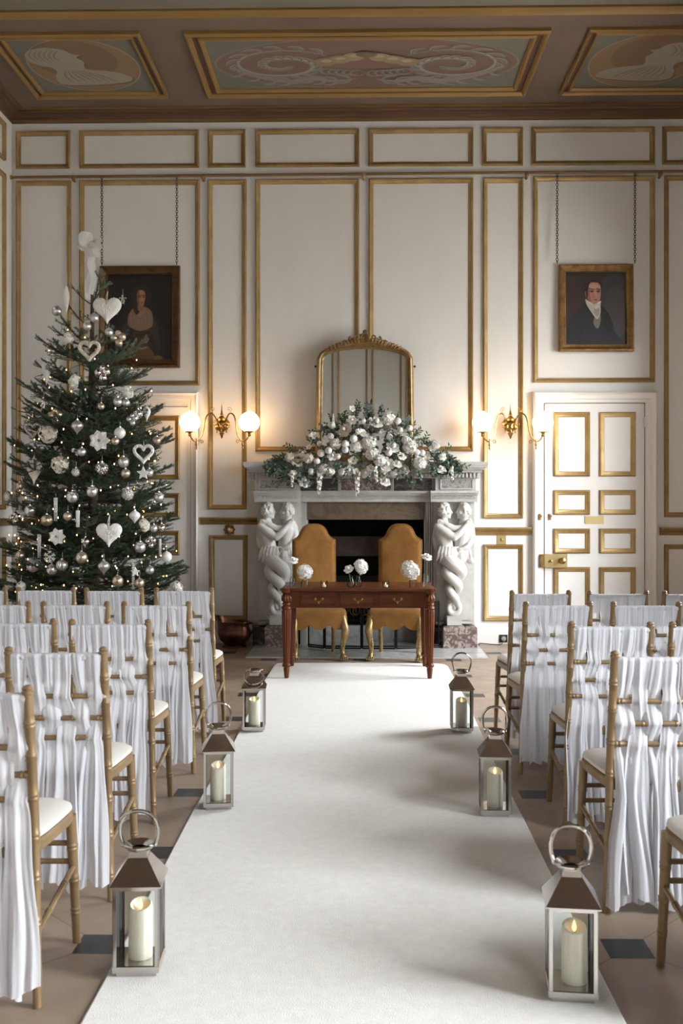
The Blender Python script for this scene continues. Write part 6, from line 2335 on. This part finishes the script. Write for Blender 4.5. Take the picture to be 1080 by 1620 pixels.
# the remaining and the inner boughs, one mass
mb = MB()
for k in range(70):
    zz = rd.uniform(0.45, 2.3)
    inner.append((rd.uniform(0, 2 * PI), tree_r(zz) * rd.uniform(0.5, 0.85), rd.uniform(-0.1, 0.35), zz))
for a, L, pitch, zz in inner:
    j = min(range(4), key=lambda q: abs(BL_[q] - L))
    me = BR[j][rd.randrange(3)]
    M = Matrix.Translation((0, 0, zz)) @ Euler((rd.uniform(-0.3, 0.3), -pitch, a)).to_matrix().to_4x4() @ Matrix.Scale(L / BL_[j], 4)
    o = len(mb.v)
    mb.v += [tuple(M @ v.co) for v in me.vertices]
    mb.f += [tuple(i + o for i in p.vertices) for p in me.polygons]
    mb.m += [p.material_index for p in me.polygons]
o = mb.build('foliage', [MAT['needle'], MAT['bark']], tree, smooth=False)
o['kind'] = 'stuff'

# string of warm fairy lights wound round the tree
TB = Vector((TRX, TRY, 0))
fl = thing('fairy_lights', 'string of warm fairy lights wound round the Christmas tree', 'fairy lights', (TRX, TRY, 0.5))
pts, bulbs = [], []
NT = 900
for k in range(NT):
    q = k / (NT - 1)
    zz = 0.55 + (TOPZ - 0.75) * (1 - math.sqrt(1 - 0.97 * q))
    a = (zz - 0.55) * 2 * PI * 4.6
    r = tree_r(zz) * (0.80 + 0.10 * math.sin(7.3 * a) * math.sin(k * 0.7))
    pts.append((r * math.cos(a), r * math.sin(a), zz - 0.5 + 0.025 * math.sin(k * 1.1)))
mb = MB().tube(pts, 0.0022, 4)
mb.build('wire', MAT['wire'], fl)
bm = MB()
bm.ell((0, 0, 0), 0.0050, 0.0050, 0.0075, 7, 5)
bme = bm.mesh('bulb', MAT['bulb'])
front = [p for k, p in enumerate(pts) if k % 2 == 0 and math.sin(math.atan2(p[1], p[0])) < 0.25]
rest = [p for k, p in enumerate(pts) if k % 4 == 0 and math.sin(math.atan2(p[1], p[0])) >= 0.25]
rd.shuffle(front)
for p in front[:98]:
    e = 1.0 + rd.uniform(-0.12, 0.16)
    put('bulb', bme, fl, (p[0] * e, p[1] * e, p[2] + rd.uniform(-0.05, 0.05)))
mb = MB()
for p in front[98:190] + rest[:60]:
    e = 0.9 + rd.uniform(-0.15, 0.15)
    mb.ell((p[0] * e, p[1] * e, p[2] + rd.uniform(-0.05, 0.05)), 0.0046, 0.0046, 0.007, 6, 4)
o = mb.build('bulb', MAT['bulb'], fl)
o['kind'] = 'stuff'

# ------------------------------------------------------------------ ribbon bow on the tree top
bow = thing('ribbon_bow', 'white organza ribbon bow with trailing tails on the tip of the Christmas tree', 'bow', at(143, 392, TRY))


def ribbon(mb, P, w, n=10, tw=0.0):
    S = spline(P, n)
    L, Rr = [], []
    for i, p in enumerate(S):
        t = (S[min(i + 1, len(S) - 1)] - S[max(i - 1, 0)]).normalized()
        s = t.cross(Vector((0, -1, 0.3)))
        s = s.normalized() if s.length > 1e-4 else Vector((1, 0, 0))
        c = s.cross(t)
        a = tw * i / len(S)
        s = s * math.cos(a) + c * math.sin(a)
        L.append(p + s * w / 2)
        Rr.append(p - s * w / 2)
    m = len(S)
    mb.add(L + Rr, [(i, i + 1, m + i + 1, m + i) for i in range(m - 1)])


rb = random.Random(3)
for k in range(11):
    a = 2 * PI * k / 11 + rb.uniform(-0.2, 0.2)
    up = rb.uniform(0.02, 0.11)
    ro = rb.uniform(0.07, 0.11)
    c, s = math.cos(a), math.sin(a)
    mb = MB()
    ribbon(mb, [(0, 0, 0), (c * ro * 0.6 - s * 0.02, s * ro * 0.6 + c * 0.02, up), (c * ro, s * ro, up * 0.9 + 0.01), (c * ro * 0.7 + s * 0.03, s * ro * 0.7 - c * 0.03, up * 0.4 - 0.01), (0.005, 0, -0.01)], 0.05, 6, rb.uniform(-0.6, 0.6))
    mb.build('loop', MAT['ribbon'], bow, True, 80)
mb = MB()
mb.ell((0, -0.01, 0.02), 0.022, 0.02, 0.022)
mb.build('knot', MAT['ribbon'], bow)
for P in ([(0, -0.02, 0.0), (0.04, -0.06, -0.08), (0.02, -0.08, -0.18), (0.055, -0.09, -0.30), (0.03, -0.11, -0.45)], [(0, -0.02, 0), (0.015, -0.05, -0.1), (0.04, -0.07, -0.22), (0.0, -0.1, -0.36), (0.01, -0.11, -0.5)], [(0, 0, 0.02), (0.05, -0.05, -0.02), (0.08, -0.06, -0.08), (0.10, -0.06, -0.10)]):
    mb = MB()
    ribbon(mb, P, 0.055, 7, 0.9)
    mb.build('tail', MAT['ribbon'], bow, True, 80)


# ------------------------------------------------------------------ ornaments
def loop_part(t, r, h=0.05):
    mb = MB()
    mb.lathe([(r * 0.22, r * 0.93), (r * 0.22, r * 1.12), (r * 0.1, r * 1.14)], 10)
    mb.build('cap', MAT['shiny'], t)
    mb = MB().tube([(0, 0, r * 1.1), (0.002, 0.004, r * 1.1 + h * 0.5), (0, 0.01, r * 1.1 + h)], 0.0011, 4)
    mb.build('thread', MAT['thread'], t)


def m_ball(r, m, ridge=None):
    mb = MB()
    if ridge:
        mb.lathe([(r * math.sin(a), -r * math.cos(a) * 0.92) for a in [PI * q / 12 for q in range(13)]], 40, flute=(ridge, 0.09))
    else:
        mb.ell((0, 0, 0), r, nu=20, nv=14)
    return mb.mesh('ball', MAT[m])


def heart_pts(w, n=40):
    P = []
    for k in range(n):
        a = 2 * PI * k / n
        x = 16 * math.sin(a) ** 3
        z = 13 * math.cos(a) - 5 * math.cos(2 * a) - 2 * math.cos(3 * a) - math.cos(4 * a)
        P.append((x / 32 * w, (z + 2) / 32 * w))
    return P


def ornament(kind, u, v, size, label, m='silver', cat=None, stretch=1.0, name=None, proud=0.0):
    zz = px_z(v)
    r0 = tree_r(zz)
    dx = at(u, v, TRY).x - TRX
    dy = math.sqrt(max(0.02, (r0 * 1.02) ** 2 - min(dx * dx, (r0 * 0.97) ** 2)))
    y = TRY - min(dy, r0) * 0.96 - 0.03 - proud
    p = at(u, v, y)
    s = size * y / F                 # size in picture pixels: radius or half width
    if kind == 'ball' or kind == 'ridged':
        t = thing(name or 'bauble', label, cat or 'bauble', p)
        put('ball', m_ball(s, m, 14 if kind == 'ridged' else None), t)
        loop_part(t, s)
    elif kind == 'crowned':          # bauble with a beaded crown of glitter
        t = thing('bauble', label, 'bauble', p)
        put('ball', m_ball(s, m), t)
        mb = MB()
        for k in range(26):
            a, b = k * 2.4, R(28 + 50 * ((k * 0.618) % 1))
            mb.ell((s * math.cos(b) * math.cos(a), s * math.cos(b) * math.sin(a), s * math.sin(b)), s * 0.15, nu=6, nv=4)
        mb.build('beaded_crown', MAT['glitter'], t)
        loop_part(t, s)
    elif kind == 'mosaic':
        t = thing('bauble', label, 'bauble', p)
        mb = MB()
        mb.ell((0, 0, 0), s * 0.93, nu=16, nv=10)
        for k in range(70):
            zq = 1 - 2 * (k + 0.5) / 70
            a = k * 2.39996
            q = math.sqrt(1 - zq * zq)
            mb.ell((s * q * math.cos(a) * 0.93, s * q * math.sin(a) * 0.93, s * zq * 0.93), s * 0.13, nu=6, nv=4)
        put('ball', mb.mesh('ball', MAT[m]), t)
        loop_part(t, s)
    elif kind == 'onion':
        t = thing('onion_bauble', label, 'bauble', p)
        mb = MB().lathe([(0.001, -1.35 * s), (0.12 * s, -1.1 * s), (0.45 * s, -0.75 * s), (0.9 * s, -0.25 * s), (1.0 * s, 0.05 * s), (0.88 * s, 0.4 * s), (0.5 * s, 0.72 * s), (0.2 * s, 0.95 * s), (0.1 * s, 1.1 * s)], 28, flute=(14, 0.05))
        mb.build('body', MAT[m], t)
        loop_part(t, s)
    elif kind == 'drop':
        t = thing('drop_ornament', label, 'ornament', p)
        L = s * stretch
        mb = MB().lathe([(0.001, -L), (0.10 * s, -0.8 * L), (0.35 * s, -0.5 * L), (0.75 * s, -0.15 * L), (1.0 * s, 0.25 * L), (0.9 * s, 0.55 * L), (0.5 * s, 0.85 * L), (0.12 * s, L)], 20)
        mb.build('body', MAT[m], t)
        mb = MB().tube([(0, 0, L), (0.002, 0.006, L + 0.06), (0, 0.012, L + 0.11)], 0.0022, 5)
        mb.build('ribbon_loop', MAT['thread'], t)
    elif kind == 'heart':
        t = thing('heart_ornament', label, 'heart', p)
        H = heart_pts(2 * s)
        mb = MB()
        L = []
        for f, yy in ((0.55, -0.30), (0.80, -0.26), (0.95, -0.15), (1.0, 0.0), (0.95, 0.15), (0.8, 0.26), (0.55, 0.30)):
            L.append([(a * f, yy * s, b * f * stretch) for a, b in H])
        mb.loft(L)
        rr_ = random.Random(int(u))
        for k in range(150):
            q = rr_.randrange(len(H))
            f = math.sqrt(rr_.random()) * 0.94
            yy = -0.30 * s * math.sqrt(max(0, 1 - f ** 3.0))
            mb.ell((H[q][0] * f, yy, H[q][1] * f * stretch), s * 0.065, s * 0.05, s * 0.065, 6, 4)
        mb.build('body', MAT[m], t, True, 60)
        mb = MB()
        for e in (-1, 1):
            mb.tube([(0, -0.08 * s, s * 0.42 * stretch), (e * 0.006, -0.02, s * 0.42 * stretch + 0.06), (0, 0.02, s * 0.42 * stretch + 0.12)], 0.003, 5)
        mb.build('ribbon_loop', MAT['thread'], t)
    elif kind == 'open_heart':
        t = thing('open_heart_ornament', label, 'heart', p)
        H = heart_pts(1.72 * s, 36)
        mb = MB().tube([(a, 0, b * stretch) for a, b in H], s * 0.17, 7, closed=True)
        for k in range(36):
            a, b = H[k]
            mb.ell((a * (1 + 0.06 * (-1) ** k), -s * 0.12, b * stretch), s * 0.10, nu=6, nv=4)
        mb.build('ring', MAT[m], t)
        mb = MB().tube([(0, 0, s * 0.4), (0, 0.01, s * 0.4 + 0.07)], 0.002, 5)
        mb.build('thread', MAT['thread'], t)
    elif kind == 'icicle':
        t = thing('beaded_icicle', label, 'ornament', p)
        mb = MB()
        L = s * stretch
        for e in (-1, 0, 1):
            for k in range(16):
                mb.ell((e * s * 0.55, -0.004 * (e == 0), L - 2 * L * k / 15), s * 0.42 * (1 - 0.03 * k), nu=7, nv=5)
        mb.build('bead_strand', MAT[m], t)
        mb = MB().tube([(0, 0, L), (0, 0.01, L + 0.04)], 0.0012, 4)
        mb.build('thread', MAT['thread'], t)
    elif kind == 'poinsettia':
        t = thing('poinsettia_flower', label, 'flower', p)
        for ring, (cnt, f, el) in enumerate(((7, 1.0, 0.12), (6, 0.78, 0.40))):
            for k in range(cnt):
                a = 2 * PI * k / cnt + ring * 0.5
                mb = MB()
                leaf(mb, (0, -0.01 * ring, 0), (math.cos(a), -el, math.sin(a)), (0, -1, 0), s * f, s * 0.85 * f)
                mb.build('petal', MAT[m], t, False)
        mb = MB()
        for k in range(7):
            a = k * 2.4
            mb.ell((s * 0.10 * math.cos(a), -0.02, s * 0.10 * math.sin(a)), s * 0.06, nu=6, nv=4)
        mb.build('flower_centre', MAT['champagne'], t)
    elif kind == 'puff':
        t = thing(name or 'hydrangea_decoration', label, cat or 'flower', p)
        o = put('bloom', FL['hydr'][1][0] if m == 'white' else FL['cream_hydr'][1][0], t, None, (R(70), 0, u), s)
    elif kind == 'cluster':
        t = thing('bauble_cluster', label, 'bauble', p)
        for dx_, dz, f in ((-0.55, 0.2, 0.52), (0.5, 0.35, 0.52), (0.15, -0.5, 0.5), (0.0, 0.8, 0.4)):
            o = put('ball', m_ball(s * f, m), t, (dx_ * s, -0.02 * (dz < 0), dz * s))
        mb = MB().tube([(0, 0.01, s * 0.5), (0, 0.02, s * 1.6)], 0.002, 5)
        mb.build('stem', MAT['wire'], t)
    elif kind == 'star' or kind == 'snowflake':
        t = thing('star_ornament' if kind == 'star' else 'snowflake_ornament', label, 'ornament', p)
        mb = MB()
        n = 5 if kind == 'star' else 6
        if kind == 'star':
            P = [((1.0 if k % 2 == 0 else 0.48) * s * math.sin(PI * k / 5), (1.0 if k % 2 == 0 else 0.48) * s * math.cos(PI * k / 5)) for k in range(10)]
            mb.loft([[(a * 0.9, -0.012, b * 0.9) for a, b in P], [(a, -0.006, b) for a, b in P], [(a, 0.006, b) for a, b in P]])
        else:
            for k in range(6):
                a = PI * k / 3
                d = Vector((math.sin(a), 0, math.cos(a)))
                e = Vector((math.cos(a), 0, -math.sin(a)))
                mb.tube([(0, 0, 0), d * s], s * 0.10, 6)
                for q in (0.5, 0.8):
                    for g_ in (-1, 1):
                        mb.tube([d * s * q, d * s * (q + 0.22) + e * g_ * s * 0.3], s * 0.08, 5)
                mb.ell(d * s * 0.45, s * 0.14, nu=6, nv=4)
        mb.build('body', MAT[m], t)
        mb = MB().tube([(0, 0, s), (0, 0.01, s + 0.05)], 0.0012, 4)
        mb.build('thread', MAT['thread'], t)
    elif kind == 'charm':            # little jewelled figure on a thread
        t = thing('jewelled_charm', label, 'ornament', p)
        mb = MB()
        for k in range(12):
            a = k * 2.4
            mb.ell((s * 0.5 * math.cos(a) * (k / 12), -0.005, s * (0.9 - 1.8 * k / 12)), s * 0.24, s * 0.2, s * 0.24, 6, 5)
        for e in (-1, 1):
            mb.tube([(0, 0, s * 0.2), (e * s * 0.7, 0, s * 0.45), (e * s * 0.8, 0, s * 0.1)], s * 0.10, 5)
            mb.tube([(0, 0, -s * 0.5), (e * s * 0.4, 0, -s)], s * 0.10, 5)
        mb.build('figure', MAT[m], t)
        mb = MB().tube([(0, 0, s * 0.9), (0, 0.01, s * 0.9 + 0.06)], 0.0012, 4)
        mb.build('thread', MAT['thread'], t)
    return t


ORN = [
    ('heart', 169.5, 491, 23, 'large white beaded heart high on the tree, in front of the dark portrait', 'white'),
    ('heart', 172.5, 846, 21, 'large fluffy white heart low on the middle of the tree', 'white'),
    ('heart', 54, 747, 12, 'long slim white heart hanging at the outer edge of the tree, corner side', 'cream', None, 1.75),
    ('open_heart', 141.5, 555, 18, 'open wicker heart hanging on the upper trunk of the tree', 'cream'),
    ('open_heart', 227, 718, 17, 'open white beaded heart hanging by the gold door panel edge of the tree', 'white'),
    ('open_heart', 52.5, 681, 14, 'open silver glitter heart on the corner side of the tree', 'glitter'),
    ('drop', 105, 477, 5, 'slim white icicle drop hanging from the top left bough', 'pearl', None, 5.0),
    ('ball', 90, 492, 8, 'pale silver bauble hanging from the topmost outer bough, beside the slim white icicle', 'silver'),
    ('ball', 137.5, 516, 7, 'small silver bauble on the upper trunk, under the ribbon tails', 'silver'),
    ('ball', 149, 503, 7.5, 'matte silver bauble close behind the large white beaded heart', 'silver'),
    ('ball', 172.5, 526, 7, 'silver bauble just below the tip of the large white beaded heart', 'silver'),
    ('charm', 194, 474, 7, 'tiny silver reindeer charm on a thread against the dark portrait', 'shiny'),
    ('cluster', 187, 537, 12, 'cluster of champagne baubles against the lower dark portrait', 'champagne'),
    ('cluster', 162, 592, 12, 'cluster of shiny silver baubles below the open wicker heart', 'shiny'),
    ('puff', 108, 535, 9, 'frosted flower ball on the corner side, above the white drop', 'white'),
    ('puff', 118, 603, 11, 'frosted flower ball under the open wicker heart', 'white'),
    ('drop', 73.5, 588, 7.5, 'fat white feather drop hanging from the upper outer bough, corner side', 'white', None, 2.9),
    ('charm', 69, 638, 9, 'silver reindeer charm below the fat white feather drop', 'shiny'),
    ('cluster', 87, 660, 12, 'cluster of champagne baubles on the corner side, beside the open glitter heart', 'champagne'),
    ('ball', 186, 636, 7.5, 'silver bauble in the upper middle tree beside the frosted flower spray', 'silver'),
    ('ball', 199, 637, 6.5, 'pale silver bauble touching the frosted flower spray in the upper tree', 'silver'),
    ('puff', 202, 621, 10, 'frosted flower spray on the bough under the dark portrait frame', 'white'),
    ('ball', 160, 643, 5.5, 'small dull champagne bauble in the upper middle of the tree', 'champagne'),
    ('drop', 232, 655, 6.5, 'white glitter egg hanging at the tree edge over the gold door panel', 'white', None, 1.9),
    ('mosaic', 218, 655, 8, 'mirrored jewel bauble beside the white glitter egg', 'shiny'),
    ('cluster', 209, 665, 9, 'cluster of grey silver baubles under the mirrored jewel bauble', 'silver'),
    ('onion', 122, 674, 10, 'pearly silver onion bauble in the middle of the upper tree', 'silver'),
    ('ball', 189.5, 685, 9, 'white glitter bauble above the middle of the tree', 'pearl'),
    ('ball', 248, 697, 6.5, 'champagne bauble at the very tip of a bough over the door', 'champagne'),
    ('poinsettia', 157, 697, 17, 'white poinsettia flower in the upper middle of the tree', 'white'),
    ('puff', 76, 686, 15, 'dried white hydrangea beside the open silver glitter heart', 'cream'),
    ('puff', 95, 735, 14, 'dusky cream hydrangea in the middle left boughs', 'cream'),
    ('star', 226.5, 749, 11, 'white star hanging below the open white beaded heart', 'white'),
    ('ball', 236, 748, 7, 'silver bauble half hidden behind the white star', 'silver'),
    ('ball', 195, 731, 9, 'silver bauble right of the poinsettia, above a champagne bauble', 'silver'),
    ('ball', 198.5, 749, 7.5, 'champagne bauble under the silver bauble right of the poinsettia', 'champagne'),
    ('mosaic', 161, 741, 10, 'mirror mosaic bauble in the centre of the tree below the poinsettia', 'shiny'),
    ('ball', 120, 747, 7, 'silver filigree bauble left of the mirror mosaic bauble', 'glitter'),
    ('crowned', 114.6, 786, 9.5, 'silver bauble with beaded crown, corner side of centre', 'silver'),
    ('crowned', 145.5, 778, 9, 'silver bauble with beaded crown, in the centre of the tree', 'silver'),
    ('mosaic', 202, 782, 9.5, 'sequined silver bauble right of centre, above the white onion bauble', 'glitter'),
    ('crowned', 251, 787, 8.5, 'silver bauble with beaded crown, at the tree edge over the door', 'silver'),
    ('onion', 213, 816, 9, 'white pointed onion bauble right of centre', 'pearl'),
    ('drop', 12, 790, 7, 'silver filigree drop at the outermost corner side bough', 'glitter', None, 2.0),
    ('crowned', 47, 808, 8.5, 'silver bauble with beaded crown, corner side of the tree', 'silver'),
    ('cluster', 24, 820, 9, 'cluster of mirror baubles at the corner side edge of the tree', 'shiny'),
    ('icicle', 32, 799, 3.5, 'short beaded icicle at the corner side edge of the tree', 'silver', None, 3.2),
    ('ball', 74, 823, 9.5, 'champagne bauble left of the long beaded icicle', 'champagne'),
    ('icicle', 88, 806, 3.5, 'long beaded icicle right of the champagne bauble', 'pearl', None, 5.0),
    ('icicle', 123, 821, 3.5, 'beaded icicle left of the large fluffy white heart', 'pearl', None, 3.5),
    ('icicle', 62, 864, 3.5, 'beaded icicle above the snowflake, corner side', 'pearl', None, 5.0),
    ('icicle', 210.5, 912, 2.6, 'thin beaded icicle low on the tree, just above the chair backs', 'pearl', None, 7.5),
    ('poinsettia', 90, 849, 14, 'cream poinsettia flower low on the corner side', 'white'),
    ('onion', 135, 857, 7.5, 'small silver onion bauble left of the fluffy heart tip', 'shiny'),
    ('ball', 243, 836, 6.5, 'silver bauble beside a mirrored bauble near the tree edge', 'silver'),
    ('ball', 255, 835, 7, 'mirrored bauble near the tree edge over the lower door panel', 'shiny'),
    ('crowned', 221.5, 866, 9, 'silver bauble with beaded crown, right of the fluffy heart', 'silver'),
    ('cluster', 238, 858, 9, 'cluster of mirror baubles right of the fluffy heart', 'shiny'),
    ('snowflake', 78.5, 881, 9, 'white snowflake low on the corner side of the tree', 'white'),
    ('ball', 32, 879, 8, 'champagne bauble low at the corner side edge', 'champagne'),
    ('ball', 129, 882, 9.5, 'champagne bauble below the small silver onion bauble', 'champagne'),
    ('ridged', 52.5, 895, 11, 'silver pumpkin bauble low on the corner side', 'silver'),
    ('ridged', 98, 894, 9.5, 'flat silver pumpkin bauble below the cream poinsettia', 'silver'),
    ('ball', 82, 901, 8.5, 'grey silver bauble between the two pumpkin baubles', 'silver'),
    ('onion', 164, 896, 10, 'silver onion bauble below the fluffy heart', 'silver'),
    ('ball', 263.5, 881, 8.5, 'white bauble at the lowest tree edge over the door', 'pearl'),
    ('icicle', 253, 866, 2.5, 'beaded icicle above the white bauble at the tree edge', 'pearl', None, 5.0),
    ('ball', 237, 902, 7, 'small grey silver bauble near the lowest boughs over the door', 'silver'),
    ('ball', 186, 919, 9, 'large champagne bauble just above the chair backs', 'champagne'),
    ('ball', 220.5, 922.5, 8, 'champagne bauble low between the thin icicle and the door', 'champagne'),
    ('star', 214, 905, 8, 'white star behind the thin beaded icicle', 'white'),
    ('puff', 279, 930, 11, 'round white flower ball on the lowest bough before the door', 'white'),
    ('ball', 33, 928, 8, 'white bauble on the lowest bough, corner side', 'pearl'),
    ('puff', 17, 924, 10, 'frosted flower at the lowest corner side bough', 'cream'),
    ('ball', 182, 698, 6.5, 'champagne bauble beside the white poinsettia', 'champagne'),
    ('ball', 129, 715, 7, 'dull silver bauble left of the white poinsettia', 'silver'),
    ('ball', 31, 769, 6.5, 'champagne bauble at the corner side tree edge', 'champagne'),
    ('ball', 107, 817, 7, 'champagne bauble half hidden left of the fluffy heart', 'champagne'),
    ('puff', 228, 831, 10, 'pale frosted leaf rosette below the white onion bauble', 'cream'),
]
for row in ORN:
    kind, u, v, size, label, m = row[:6]
    ornament(kind, u, v, size, label, m, stretch=row[7] if len(row) > 7 else 1.0)
